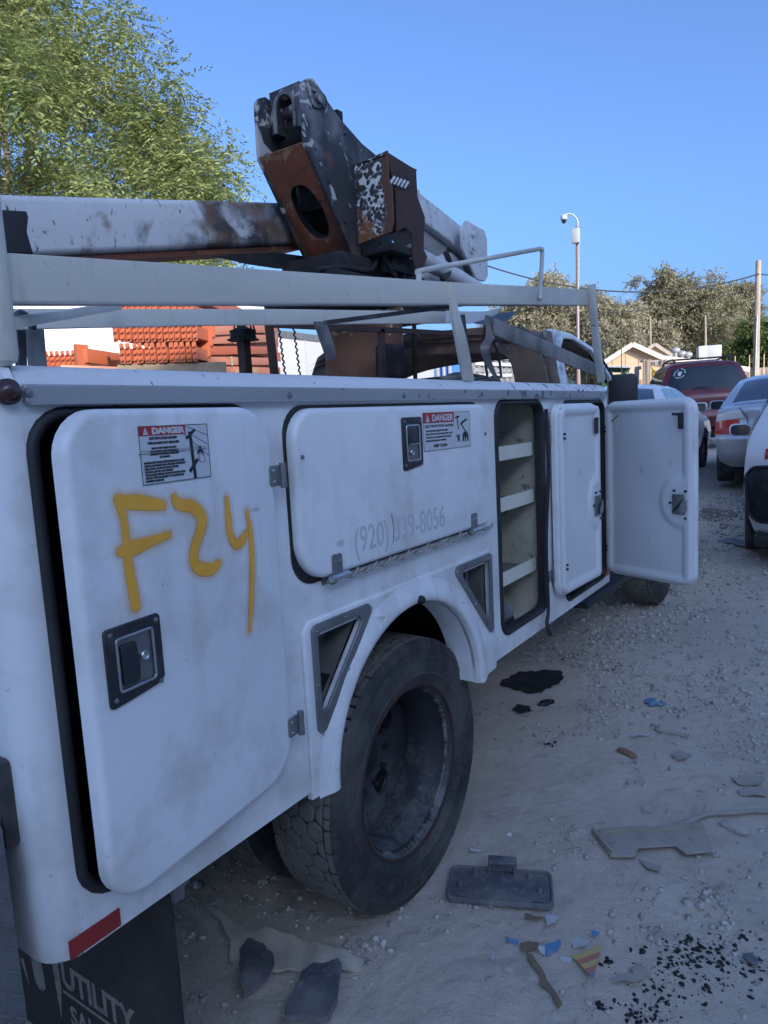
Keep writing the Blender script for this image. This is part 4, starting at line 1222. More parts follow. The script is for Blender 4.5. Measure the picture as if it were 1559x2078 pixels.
def sheet(name, rows, m, parent=truck):
    n = len(rows[0]); V = [tuple(p) for r_ in rows for p in r_]
    F = [(i * n + j, i * n + j + 1, (i + 1) * n + j + 1, (i + 1) * n + j) for i in range(len(rows) - 1) for j in range(n - 1)]
    return add(name, (V, F), m, parent, smooth=True)
sheet('buckled_sheet', [[at_x(905, 630, -1.5), at_x(950, 632, -1.5), at_x(985, 632, -1.5), at_x(1012, 626, -1.48), at_x(1022, 620, -1.45)],
                        [at_x(905, 643, -1.45), at_x(950, 646, -1.45), at_x(985, 645, -1.43), at_x(1006, 636, -1.4), at_x(1016, 627, -1.4)],
                        [at_x(905, 655, -1.4), at_x(950, 657, -1.4), at_x(982, 655, -1.38), at_x(1003, 645, -1.36), at_x(1012, 634, -1.36)]], 'alu')
sheet('buckled_sheet', [[at_x(960, 655, -1.30), at_x(985, 648, -1.30), at_x(1012, 636, -1.30), at_x(1050, 631, -1.28)], [at_x(965, 657, -1.26), at_x(990, 655, -1.26), at_x(1015, 646, -1.26), at_x(1044, 638, -1.26)], [at_x(972, 657, -1.22), at_x(995, 661, -1.22), at_x(1018, 655, -1.22), at_x(1036, 647, -1.22)]], 'blacksteel')
strip([(642, 652), (664, 652), (684, 718), (678, 730), (668, 728)], -1.46, .012, 'alu_burnt', 'hanging_strap')
add('under_rail_angle', bar(at_x(660, 655, -1.35), at_x(915, 622, -1.15), .02, .012), 'blacksteel', truck)
add('grab_bar', tube(crom([at_x(851, 575, -1.14), at_x(851, 556, -1.15), at_x(858, 549, -1.15), at_x(960, 530, -1.15), at_x(1085, 507, -1.12), at_x(1097, 506, -1.12), at_x(1101, 516, -1.12), at_x(1096, 608, -1.09)], 6), .0085, 10), 'alu', truck)
# brown angle-iron frame behind the rack
for (p, q_, w) in [((546, 655), (558, 760), .026), ((548, 658), (925, 677), .022), ((774, 668), (777, 768), .028)]:
    add('frame_angle', bar(at_x(*p, -1.80), at_x(*q_, -1.80), w, .02, up=(1, 0, 0)), 'rust_dark', truck)
# cable coil lying on the body top
for i in range(6):
    c = Vector((-1.36 - .01 * i, 2.62 + .02 * i, 1.628 + .007 * i)); r_ = .16 + .012 * math.sin(i * 2.1)
    add('cable_coil', tube([c + Vector((r_ * .55 * math.cos(a), r_ * 1.25 * math.sin(a), .010 * math.sin(3 * a + i))) for a in np.linspace(0, 2 * math.pi, 30, endpoint=False)], .006, 6, closed=True), 'cable_grn', truck, smooth=True)
add('loose_wire', tube(crom([at_x(985, 650, -1.35), at_x(982, 690, -1.35), at_x(985, 730, -1.35), at_x(990, 765, -1.33)], 6), .006, 6), 'rust_dark', truck)
add('loose_wire', tube(crom([at_x(1000, 690, -1.4), at_x(1012, 720, -1.4), at_x(1018, 765, -1.36)], 6), .006, 6), 'wire', truck)
# boom rest with rubber pad
strip([(2, 430), (10, 425), (56, 428), (60, 440), (57, 470), (70, 515), (12, 515), (4, 480)], -1.86, .05, 'rubber', 'boom_rest', bev=.006)
add('winch_post', bar((-2.80, 2.80, 1.0), (-2.80, 2.80, 2.0), .05, .05, up=(1, 0, 0)), 'rust_dark', truck)
wd = add('winch_drum', join(lathe([(-.025, .055), (-.02, .072), (.0, .066), (.02, .072), (.028, .05), (.04, .025), (.055, .01)], (-2.80, 2.80, 2.0), 'z', 20), lathe([(0, .088), (.008, .088)], (-2.80, 2.80, 1.968), 'z', 6, True)), 'soot', truck)
for s_ in (-.06, -.035, .045, .065):
    add('bolt', tube([(-2.80 + s_, 2.8 + .03 * (s_ > 0), 2.0), (-2.80 + s_, 2.8, 2.09)], .005, 6), 'rust_dark', wd)
for px in (566, 596):
    p0, p1 = at_x(px, 660, -2.45), at_x(px + 14, 765, -2.45)
    add('twisted_rod', tube([p0.lerp(p1, t) + Vector((.004 * math.sin(t * 55), .004 * math.cos(t * 55), 0)) for t in np.linspace(0, 1, 70)], .0045, 6), 'rust_dark', truck, smooth=True)

# ---- aerial boom: column, turret, elbow, arms
add('boom_column', lathe([(0, .20), (1.16, .20), (1.16, .23), (1.20, .23), (1.20, .1)], (TC, 3.0, .85), 'z', 56), 'rust_col', truck)
strip([(784, 700), (790, 696), (824, 698), (828, 768), (786, 768)], -1.93, .06, 'soot', 'column_dark_box', bev=.02)  # dark box against the lower right of the column
tu = add('turret', join(box(-2.38, -1.92, 2.52, 3.55, 2.03, 2.17, .02), box(-2.34, -1.97, 2.62, 3.3, 2.16, 2.27, .02)), 'soot', truck)
XN, XF_ = -2.01, -2.29
def pz(X, L): return [(lambda v: (v.y, v.z))(at_x(a, b, X)) for a, b in L]
elb = pz(XN, [(738, 549), (775, 548), (800, 480), (850, 442), (852, 387), (735, 291), (690, 240), (655, 190), (640, 165), (632, 158), (621, 160), (613, 170), (614, 195), (619, 290), (720, 526)])
EL = add('elbow_plate', plate(elb, FX(XN - .014), .016, .004), 'char', truck)
EF = add('elbow_plate', plate(elb, FX(XF_), .016, .004), 'char', truck)
# rust plate under the elbow with an oval hole
e0 = Vector((0, *pz(XN, [(619, 290)])[0])); e1 = Vector((0, *pz(XN, [(738, 549)])[0]))
dv = (e1 - e0); LL = dv.length; dn = dv.normalized(); nn = Vector((0, -1, 0)) - dn * Vector((0, -1, 0)).dot(dn); nn.normalize()
fr = Matrix(((1, 0, 0, 0), (0, -dn.y, nn.y, e0.y), (0, -dn.z, nn.z, e0.z), (0, 0, 0, 1)))      # u->X, v up the plate
W = XN - XF_; cu = (XN + XF_) / 2
hole = [(cu + .078 * math.copysign(abs(math.cos(t)) ** .8, math.cos(t)), -LL * .47 + .130 * math.sin(t)) for t in [2 * math.pi * k / 40 for k in range(40)]]
rp_ = add('elbow_rust_plate', plate(rect(XF_ + .012, XN - .010, -LL, .004), fr @ Matrix.Translation((0, 0, -.012)), .012, .002, [hole]), 'rust', truck)
add('hole_rim', plate([(cu + (a - cu) * 1.03, -LL * .47 + (b_ + LL * .47) * 1.03) for a, b_ in hole], fr @ Matrix.Translation((0, 0, -.05)), .04, 0, [hole], back=False), 'soot', rp_)
add('elbow_inner', plate(rect(XF_ + .02, XN - .02, -LL, .0), fr @ Matrix.Translation((0, 0, -.16)), .01), 'soot', truck)
iy, iz = pz(XN, [(690, 300)])[0]
add('elbow_back', box(XF_ + .016, XN - .014, 2.72, 2.76, 2.50, 2.90), 'soot', truck)
# knuckle block with its U-shaped notch and pin
ky = 2.53
kx0, kx1 = -2.255, -2.08
kc = (kx0 + kx1) / 2
u_notch = [(kc - .05, 2.79)] + [(kc + .05 * math.cos(t), 2.885 + .052 * math.sin(t)) for t in [math.pi - math.pi * k / 14 for k in range(15)]] + [(kc + .05, 2.79)]
kb = [(kx0, 2.79)] + u_notch + [(kx1, 2.79), (kx1, 2.972), (kx0, 2.972)]
kk = add('knuckle_block', plate(kb, FY(ky + .13), .13, .005), 'char', truck)
add('knuckle_core', box(kx0 + .02, kx1 - .02, ky + .06, ky + .12, 2.76, 2.96), 'soot', kk)
lipo = [(kc - .066, 2.79)] + [(kc + .066 * math.cos(t), 2.885 + .068 * math.sin(t)) for t in [math.pi - math.pi * k / 14 for k in range(15)]] + [(kc + .066, 2.79)]
add('knuckle_lip', plate(lipo + u_notch[::-1], FY(ky - .001), .010, .002), 'knucklegrey', kk)
pin = Vector((0, *pz(XN, [(637, 192)])[0]))
add('knuckle_pin', tube([(XF_ - .01, pin.y + .05, pin.z - .01), (XN + .012, pin.y + .05, pin.z - .01)], .03, 20), 'char', truck)
pc = add('pin_keeper', plate(rounded([(pin.y - .055, pin.z + .03), (pin.y - .02, pin.z - .06), (pin.y + .035, pin.z - .05), (pin.y + .04, pin.z + .03), (pin.y - .02, pin.z + .06)], .02, 5), FX(XN + .002), .012, .003), 'char', truck)
add('bolt', lathe([(0, .026), (.018, .026), (.02, .02), (.02, .001)], (XN + .012, pin.y + .012, pin.z - .012), 'x', 18), 'char', pc)
add('bolt', lathe([(0, .012), (.014, .012), (.014, .001)], (XN + .012, pin.y - .022, pin.z + .012), 'x', 6), 'char', pc)
# lower arm behind the elbow, out to its pivot
arm = pz(-2.03, [(740, 300), (852, 386), (943, 459), (962, 480), (962, 508), (945, 515), (920, 491), (852, 441), (760, 380)])
add('lower_arm', plate(arm, FX(-2.26), .22, .012), 'steelwhite', truck)
arm2 = pz(-2.05, [(852, 443), (922, 492), (945, 516), (930, 530), (880, 512), (845, 470)])
add('arm_gusset', plate(arm2, FX(-2.22), .14, .01), 'grey', truck)
pvp = rounded(pz(-1.97, [(937, 465), (948, 447), (983, 467), (989, 484), (991, 560), (985, 571), (968, 566), (940, 505)]), .015, 3)
pp = add('pivot_plate', plate(pvp, FX(-1.985), .016, .004), 'steelwhite', truck)
add('pivot_plate', plate(pvp, FX(-2.30), .016, .004), 'steelwhite', truck)
pv = Vector((0, *pz(-1.97, [(955, 488)])[0]))
pw = add('pivot_washer', plate(rounded([(pv.y - .035, pv.z + .095), (pv.y + .03, pv.z + .06), (pv.y + .035, pv.z - .08), (pv.y - .02, pv.z - .07)], .02, 4), FX(-1.968), .01, .003), 'steelwhite', truck)
for s in (.035, -.04):
    add('bolt', lathe([(0, .018), (.012, .018), (.014, .012), (.014, .001)], (-1.958, pv.y + .005, pv.z + s), 'x', 16), 'steelwhite', pw)
gn = pz(-2.06, [(868, 610), (878, 530), (905, 512), (950, 512), (972, 560), (985, 615)])
add('turret_neck', plate(gn, FX(-2.24), .18, .01), 'steelwhite', truck)
add('lift_cylinder', tube([at_x(832, 512, -1.99), at_x(905, 550, -1.97), at_x(975, 592, -1.95)], [.045, .048, .048], 18), 'steelwhite', truck)
for L in ([(905, 512), (912, 528), (915, 540), (908, 558), (898, 566)], [(945, 535), (955, 560), (962, 590), (966, 612)], [(912, 505), (925, 512), (940, 530), (950, 552)]):
    add('hose', tube(crom([at_x(a, b_, -1.94) for a, b_ in L], 6), .016, 8), 'wire', truck, smooth=True)
# burnt control box hanging on the elbow
bx0, bx1, by = -2.005, -1.82, 2.80
cbx = add('control_box', plate([(-x_, z_) for x_, z_ in [(2.005, 2.325), (1.82, 2.345), (1.805, 2.39), (1.805, 2.54), (1.82, 2.57), (1.82, 2.695), (2.005, 2.675)]], FY(by + .01), .01, .002), 'blister', truck)
add('box_side', plate(pz(-1.825, [(786, 308), (845, 345), (848, 400), (863, 441), (860, 505), (868, 522), (858, 545), (845, 548), (838, 520), (836, 475), (822, 462), (806, 470), (803, 390)]), FX(-1.83), .006, .001), 'rust_dark', cbx)
add('box_top', plate([(-2.005, by), (-1.825, by), (-1.825, 3.06), (-2.005, 3.06)], FZ(2.672), .006), 'rust_dark', cbx)
for i in range(5):
    p = at_x(793 + 7 * i, 372 + 2.5 * i, -1.818)
    add('lever', tube([p, p + Vector((.012, .02, .03))], .006, 8), 'steelwhite', cbx)
add('valve_block', box(-1.98, -1.84, 2.86, 3.02, 2.40, 2.56, .01), 'soot', cbx)
add('box_bottom', join(box(-2.0, -1.83, 2.82, 3.02, 2.27, 2.31, .008), box(-2.0, -1.88, 2.9, 3.1, 2.20, 2.28, .01)), 'soot', cbx)
add('burnt_hose', tube(crom([(-1.93, 2.85, 2.32), (-1.90, 2.92, 2.20), (-1.93, 3.05, 2.12), (-1.9, 3.15, 2.05)], 6), .014, 8), 'soot', cbx)
for L in ([(-1.99, 2.95, 2.32), (-1.94, 2.80, 2.20), (-1.97, 2.62, 2.19), (-2.02, 2.50, 2.17)], [(-1.98, 3.10, 2.30), (-1.90, 3.02, 2.18), (-1.92, 3.12, 2.05), (-1.95, 3.16, 1.75), (-1.94, 3.14, 1.62)],
          [(-1.93, 3.18, 2.22), (-1.88, 3.30, 2.15), (-1.93, 3.42, 2.19), (-1.98, 3.62, 2.34)], [(-2.2, 2.66, 2.86), (-2.18, 2.62, 2.74), (-2.16, 2.70, 2.62)]):
    add('burnt_hose', tube(crom(L, 7), .012, 8), 'soot', truck, smooth=True)
for (y, z) in pz(XN, [(628, 215), (640, 300), (668, 370), (700, 450), (728, 520), (700, 270), (770, 345), (820, 420)]):
    add('bolt', lathe([(0, .011), (.006, .011), (.008, .007), (.008, .001)], (XN + .002, y, z), 'x', 6), 'char', EL)
# upper boom folded back over the rack
XB = -2.33
def bp_(px, py): return at_x(px, py, XB)
t0, t1 = bp_(0, 392), bp_(620, 411); l0, l1 = bp_(0, 522), bp_(620, 494)
k0 = -1.15
topa = t1 + (t0 - t1) * 2.6; lowa = l1 + (l0 - l1) * 2.6
bo = plate([(lowa.y, lowa.z), (l1.y, l1.z), (l1.y + .3, l1.z + .05), (t1.y + .3, t1.z + .055), (t1.y, t1.z), (topa.y, topa.z)], FX(XB - .2), .20, .026, seg=5)
# finer sheet so that stains follow the surface
add('upper_boom', bo, 'boom', truck)
add('boom_under_plate', bar(l0 + (l0 - l1) * 1.2 + Vector((-.10, 0, -.012)), l1 + Vector((-.10, 0, -.014)), .15, .02), 'rust', truck)
sheet('burnt_flap', [[bp_(437, 520), bp_(480, 516), bp_(560, 512), bp_(620, 520)], [bp_(437, 521), bp_(500, 536), bp_(560, 545), bp_(640, 550)]], 'soot')

# ---- cab, burnt out, without glass
RY = 3.63
def cabx(x): return x
rw = [(-3.08, 1.0), (-1.33, 1.0), (-1.36, 1.45), (-1.47, 1.86), (-1.53, 1.945), (-1.62, 1.975), (-2.25, 2.005), (-2.86, 1.985), (-2.98, 1.93), (-3.05, 1.80), (-3.08, 1.45)]
win = rounded([(-1.56, 1.40), (-1.64, 1.83), (-2.25, 1.875), (-2.80, 1.85), (-2.92, 1.40)], [.06, .10, .3, .10, .06], 5)
cw = add('cab_rear_wall', plate(rw, FY(RY + .02), .02, .006, [win]), 'cabburnt', truck)
# roof skin
rf = []
ys = [3.61, 3.68, 3.8, 4.1, 4.4, 4.6, 4.72]
zr = [1.955, 1.985, 2.0, 2.005, 1.985, 1.95, 1.915]
for y, z in zip(ys, zr):
    row = []
    for s in np.linspace(-1, 1, 21):
        x = -2.25 + .80 * s
        row.append((x, y, z - .07 * abs(s) ** 4 - .015 * s * s))
    rf.append(row)
V = [p for r_ in rf for p in r_]; n = 21
F = [(i * n + j, i * n + j + 1, (i + 1) * n + j + 1, (i + 1) * n + j) for i in range(len(rf) - 1) for j in range(n - 1)]
V2 = [(x, y, z - .03) for x, y, z in V]
add('cab_roof', join((V, F), (V2, [q_[::-1] for q_ in F])), 'cabburnt', truck, smooth=True)
def shear(geom, x0, k, zb):
    v = np.asarray(geom[0], dtype=float).copy(); v[:, 0] += x0 - k * (v[:, 2] - zb); return v, geom[1]
so = [(3.655, .72), (5.12, .72), (5.12, 1.36), (5.0, 1.44), (4.70, 1.72), (4.45, 1.885), (4.10, 1.945), (3.80, 1.95), (3.70, 1.90), (3.66, 1.6)]
sw = rounded([(3.90, 1.38), (4.98, 1.38), (4.68, 1.70), (4.43, 1.855), (4.12, 1.91), (3.96, 1.905), (3.88, 1.84)], [.03, .03, .1, .1, .1, .03, .03], 4)
for sgn, m_ in ((1, 'cabwhite'), (-1, 'cabburnt')):
    g = plate(so, FX(-.02), .03, .01, [sw])
    g = shear(g, 0, .19, 1.36)
    if sgn > 0:
        g = (g[0] + np.array([-1.355, 0, 0]), g[1])
    else:
        v = g[0].copy(); v[:, 0] = -3.13 - v[:, 0]; g = (v, [q_[::-1] for q_ in g[1]])
    cs_ = add('cab_side', g, m_, truck)
add('pillar_trim', shear(plate([(3.63, 1.36), (3.70, 1.36), (3.76, 1.93), (3.66, 1.93)], FX(-1.355), .02, .005), 0, .19, 1.36), 'cabburnt', truck)
for (a, b_) in [((-1.50, 4.62, 1.86), (-1.38, 5.25, 1.36)), ((-3.0, 4.62, 1.86), (-3.12, 5.25, 1.36))]:
    add('windscreen_pillar', bar(a, b_, .06, .05, bev=.01), 'soot', truck)
add('dashboard', box(-3.05, -1.42, 4.95, 5.3, 1.0, 1.36, .05), 'soot', truck)
add('seat_frame', join(box(-2.9, -2.35, 3.8, 3.92, 1.0, 1.62, .03), box(-2.05, -1.55, 3.8, 3.92, 1.0, 1.60, .03)), 'soot', truck)
add('steering_wheel', tube([Vector((-2.62 + .19 * math.cos(a), 4.62 + .06 * math.sin(a), 1.46 + .18 * math.sin(a))) for a in np.linspace(0, 2 * math.pi, 28, endpoint=False)], .014, 8, closed=True), 'soot', truck)
def hoodgrid():
    V = []; ys = np.linspace(5.12, 6.55, 12); n = 15
    for y in ys:
        t = (y - 5.12) / 1.43
        for s in np.linspace(-1, 1, n):
            V.append((-2.2 + .86 * s, y, 1.36 - .16 * t - .12 * t ** 6 - .10 * abs(s) ** 5 - .03 * s * s))
    F = [(i * n + j, i * n + j + 1, (i + 1) * n + j + 1, (i + 1) * n + j) for i in range(11) for j in range(n - 1)]
    return V, F
add('bonnet', hoodgrid(), 'cabburnt', truck, smooth=True)
fa = [(5.55 + .50 * math.cos(t), .46 + .50 * math.sin(t)) for t in [math.pi * k / 16 for k in range(17)]]
add('front_wing', plate([(5.03, .46)] + [(5.03, 1.26), (6.2, 1.17), (6.55, 1.05), (6.6, .46)] + fa, FX(-1.36), .03, .01), 'cabwhite', truck)
add('front_wing', plate([(5.03, .46)] + [(5.03, 1.26), (6.2, 1.17), (6.55, 1.05), (6.6, .46)] + fa, FX(-3.12), .03, .01), 'cabburnt', truck)
add('front_bumper', box(-3.1, -1.3, 6.55, 6.75, .45, .8, .04), 'blacksteel', truck)
add('running_board', box(-1.45, -1.25, 3.70, 5.0, .42, .46, .01), 'blacksteel', truck)
add('mirror_arm', bar((-1.34, 4.92, 1.36), (-1.12, 4.95, 1.42), .03, .02), 'blacksteel', truck)
mp = at_d(1264, 800, 4.95)
add('door_mirror', xf(box(-.095, .095, -.05, .05, -.17, .13, .035), Matrix.Translation(mp) @ Matrix.Rotation(math.radians(14), 4, 'Z')), 'blacktrim', truck)
# ------------------------------------------------------------------ CARS
def car(name, label, pos, yaw, prof, Wz, paint, glass_rear, side_glass, L, wheels, group, lamp=None, bumper_top=.62, low_paint=None, glass_m='glass', wheel_r=.32, sill=.22, extra=None):
    """Sheet lofted over the car from its side profile (rear bottom, up, over, front bottom); flanks between. Local: rear at y=0, heading +y."""
    t = thing(name, pos, label, 'car', group)
    P = np.array(crom([p[:2] for p in prof], 5)); 
    zsw = np.array([w[0] for w in Wz]); xsw = np.array([w[1] for w in Wz])
    Wf = lambda z: np.interp(z, zsw, xsw)
    S = np.linspace(-1, 1, 45)
    zmax = P[:, 1].max(); k = len(P); itop = int(np.argmax(P[:, 1]))
    def surf(y, z, s):
        e_r = max(0, 1 - y / .7); e_f = max(0, 1 - (L - y) / .8)
        yy = y + .20 * e_r * abs(s) ** 4 - .26 * e_f * abs(s) ** 3
        zz = z - (.05 * abs(s) ** 6 + .02 * s * s) * min(1, max(0, (z - .72) / .25))
        return (s * Wf(zz), yy, zz)
    grid = np.array([[surf(P[i, 0], P[i, 1], s) for s in S] for i in range(k)])
    ns = len(S)
    sel = {'body': [], 'rear_window': [], 'windscreen': [], 'tail_lamp': [], 'bumper': [], 'number_recess': []}
    def seg(i):
        y, z = (P[i] + P[i + 1]) / 2
        return y, z
    for i in range(k - 1):
        y, z = seg(i)
        for j in range(ns - 1):
            s = abs((S[j] + S[j + 1]) / 2)
            key = 'body'
            if i < itop and glass_rear[0] < z < glass_rear[1] and y > glass_rear[2] and s < .87: key = 'rear_window'
            if i > itop and z > glass_rear[0] - .06 and z < glass_rear[1] and s < .87: key = 'windscreen'
            if i < itop and z < bumper_top: key = 'bumper'
            a = i * ns + j
            sel[key].append((a, a + ns, a + ns + 1, a + 1))
    ca, sa = math.cos(yaw), math.sin(yaw); po = Vector(pos)
    def wrld(v):
        v = np.asarray(v, dtype=float).reshape(-1, 3)
        return np.stack([po.x + v[:, 0] * ca - v[:, 1] * sa, po.y + v[:, 0] * sa + v[:, 1] * ca, po.z + v[:, 2]], 1)
    flat = grid.reshape(-1, 3)
    # flanks
    rows = np.unique(np.round(np.concatenate([np.linspace(sill, zmax - .052, 46)]), 4))
    rear = P[:itop + 1]; front = P[itop:]
    nC = 110
    V = []; 
    for z in rows:
        def end(part, rev):
            # y of the s=1 edge at height z
            e = np.array([surf(p[0], p[1], 1.0) for p in part])
            zz = e[:, 2]; yy = e[:, 1]
            o = np.argsort(zz) if True else None
            return float(np.interp(z, np.maximum.accumulate(zz) if not rev else np.maximum.accumulate(zz[::-1]), yy if not rev else yy[::-1]))
        y0, y1 = end(rear, False), end(front, True)
        for c in range(nC + 1):
            V.append((Wf(z), y0 + (y1 - y0) * c / nC, z))
    V = np.array(V)
    side_faces = []
    lampf = []; lowf = []
    for r in range(len(rows) - 1):
        for c in range(nC):
            a = r * (nC + 1) + c
            q_ = (a, a + 1, a + nC + 2, a + nC + 1)
            cen = V[list(q_)].mean(0)
            if any(math.hypot(cen[1] - wy, cen[2] - wheel_r) < wheel_r + .055 for wy in wheels): continue
            if lamp and lamp[0] < cen[2] < lamp[1] and cen[1] < lamp[4]: lampf.append(q_)
            elif cen[2] < bumper_top and cen[1] < .55 and low_paint: lowf.append(q_)
            else: side_faces.append(q_)
    Vm = V.copy(); Vm[:, 0] *= -1
    bodyg = join((flat, sel['body']), (V, side_faces), (Vm, [q_[::-1] for q_ in side_faces]))
    add('body', (wrld(bodyg[0]), bodyg[1]), paint, t, smooth=True)
    bg_ = join((flat, sel['bumper']), (V, lowf), (Vm, [q_[::-1] for q_ in lowf]))
    add('bumper', (wrld(bg_[0]), bg_[1]), low_paint or paint, t, smooth=True)
    for key, mm in (('rear_window', glass_m), ('windscreen', 'glass')):
        if sel[key]: add(key, (wrld(flat), sel[key]), mm, t, smooth=True)
    rz = np.maximum.accumulate(P[:itop + 1, 1])
    def rear_patch(z0, z1, so0, so1, si0, si1, off, nz=8, nsx=14):
        # patch on the rear face: outer edge s from so0 (bottom) to so1 (top), inner edge si0 to si1
        VV = []
        for a in range(nz + 1):
            z = z0 + (z1 - z0) * a / nz
            o_ = so0 + (so1 - so0) * a / nz; n_ = si0 + (si1 - si0) * a / nz
            y = float(np.interp(z, rz, P[:itop + 1, 0]))
            for c in range(nsx + 1):
                p = surf(y, z, o_ + (n_ - o_) * c / nsx); VV.append((p[0] * (1 + .003), p[1] - off, p[2]))
        FF = [(a * (nsx + 1) + c, a * (nsx + 1) + c + 1, (a + 1) * (nsx + 1) + c + 1, (a + 1) * (nsx + 1) + c) for a in range(nz) for c in range(nsx)]
        return VV, FF
    rear_patch.y = lambda z: float(np.interp(z, rz, P[:itop + 1, 0]))
    if lamp:
        for sg in (1, -1):
            rp_g = rear_patch(lamp[0], lamp[1], sg * lamp[5], sg * lamp[5], sg * lamp[2], sg * lamp[3], .006)
            Vs = (V if sg > 0 else Vm) + np.array([sg * .003, 0, 0])
            g = join(rp_g, (Vs, lampf if sg > 0 else [q_[::-1] for q_ in lampf]))
            add('tail_lamp', (wrld(g[0]), g[1]), 'lens_red', t, smooth=True)
            if not lampf: continue
    if lampf:      # skin under the wrapped lamps
        g = join((V, lampf), (Vm, [q_[::-1] for q_ in lampf])); add('lamp_housing', (wrld(g[0]), g[1]), paint, t, smooth=True)
    # side glass, proud by a few mm
    for poly in side_glass:
        for sg in (1, -1):
            a, b_, c_, d_ = [np.array(p) for p in poly]
            VV = []; n1, n2 = 12, 8
            for i in range(n2 + 1):
                for j in range(n1 + 1):
                    p = (a * (1 - j / n1) + b_ * (j / n1)) * (1 - i / n2) + (d_ * (1 - j / n1) + c_ * (j / n1)) * (i / n2)
                    VV.append((sg * (Wf(p[1]) + .004), p[0], p[1]))
            FF = [(i * (n1 + 1) + j, i * (n1 + 1) + j + 1, (i + 1) * (n1 + 1) + j + 1, (i + 1) * (n1 + 1) + j) for i in range(n2) for j in range(n1)]
            add('side_window', (wrld(VV), FF if sg > 0 else [f[::-1] for f in FF]), 'glass', t, smooth=True)
    wmax = xsw.max()
    add('underbody', (wrld(box(-wmax + .06, wmax - .06, .25, L - .25, sill - .04, sill + .28)[0]), box(0, 1, 0, 1, 0, 1)[1]), 'soot', t)
    for wy in wheels:
        for sg in (1, -1):
            cx = sg * (wmax - .115)
            pr = [(-.10, wheel_r * .62), (-.105, wheel_r * .8), (-.10, wheel_r * .95), (-.08, wheel_r), (.08, wheel_r), (.10, wheel_r * .95), (.105, wheel_r * .8), (.10, wheel_r * .62)]
            w = add('wheel', (wrld(lathe(pr, (cx, wy, wheel_r), 'x', 40)[0]), lathe(pr, (0, 0, 0), 'x', 40)[1]), 'tyre', t, smooth=None)
            sp_ = [plate(circ(0, 0, wheel_r * .62, 30), FX(.055 * sg if sg > 0 else .055 * sg - .02), .02, 0, [circ(.36 * wheel_r * math.cos(a), .36 * wheel_r * math.sin(a), .13 * wheel_r, 10) for a in [2 * math.pi * q / 6 for q in range(6)]])]
            g = join(*sp_)
            g = (np.asarray(g[0]) + np.array([cx, wy, wheel_r]), g[1])
            add('rim', (wrld(g[0]), g[1]), 'galv', w)
            gr = [(i_ * .02 - .06) for i_ in range(7)]
    def mirror(sg, y, z, m_='carwhite'):
        c = np.array([sg * (Wf(z) + .10), y, z])
        b2 = box(-.11, .11, -.05, .05, -.07, .07, .045)
        mo = add('wing_mirror', (wrld(np.asarray(b2[0]) + c), b2[1]), m_, t, smooth=True)
        g2 = plate(rounded(rect(-.095, .095, -.058, .058), .045, 6), FY(-.0495), .004)
        add('mirror_glass', (wrld(np.asarray(g2[0]) + c), g2[1]), 'glass', mo)
        g3 = box(-.13 * sg - .05, -.13 * sg + .05, -.02, .02, -.075, -.035)
        add('mirror_foot', (wrld(np.asarray(g3[0]) + c), g3[1]), 'blacktrim', mo)
    if extra: extra(t, wrld, Wf, add, mirror, surf, rear_patch)
    return t

sedan_prof = [(.16, .24), (.04, .36), (.0, .52), (.0, .62), (.05, .70), (.07, .84), (.06, .96), (.10, 1.015), (.22, 1.03), (.52, 1.05), (.66, 1.07), (1.0, 1.25), (1.30, 1.37), (1.62, 1.415), (2.1, 1.42), (2.55, 1.38), (2.95, 1.20), (3.30, 1.0), (3.45, .97), (3.9, .90), (4.25, .78), (4.42, .64), (4.48, .48), (4.40, .26)]
sedan_W = [(.2, .80), (.4, .87), (.6, .895), (.8, .89), (.95, .86), (1.02, .83), (1.2, .72), (1.35, .61), (1.45, .56)]
sg_sedan = [[(.95, 1.06), (1.85, 1.05), (1.85, 1.335), (1.35, 1.32)], [(1.92, 1.05), (3.0, 1.03), (2.55, 1.31), (1.92, 1.335)]]
def gp(px, py, d):
    p = at_d(px, py, d); return p

def silver_extra(t, wrld, Wf, add, mirror, surf, rear_patch):
    for sg in (1, -1):          # clear upper part of the lamps
        g = rear_patch(.86, .975, sg * 1.0, sg * 1.0, sg * .64, sg * .72, .008)
        add('lamp_lens', (wrld(g[0]), g[1]), 'lens_white', t, smooth=True)
    for sg in (1, -1):
        pts_ = [surf(rear_patch.y(z), z, sg * s_) for z, s_ in ((.64, .56), (.75, .585), (.86, .605), (.95, .68), (1.0, .74))]
        g = tube([(p[0], p[1] - .006, p[2]) for p in pts_], .0045, 5)
        add('boot_seam', (wrld(g[0]), g[1]), 'blacktrim', t)
    pts_ = [surf(rear_patch.y(.64), .64, s_) for s_ in np.linspace(-.56, .56, 15)]
    g = tube([(p[0], p[1] - .006, p[2]) for p in pts_], .0045, 5)
    add('boot_seam', (wrld(g[0]), g[1]), 'blacktrim', t)
    g = box(-.26, .26, .035, .062, .76, .87, .01)
    add('plate_recess', (wrld(g[0]), g[1]), 'silverlow', t)
    g = box(-.5, .5, .03, .12, .20, .30, .02)
    add('rear_valance', (wrld(g[0]), g[1]), 'blacktrim', t)
    mirror(-1, 2.75, 1.02, 'silver'); mirror(1, 2.75, 1.02, 'silver')
ys_ = math.radians(8.0)
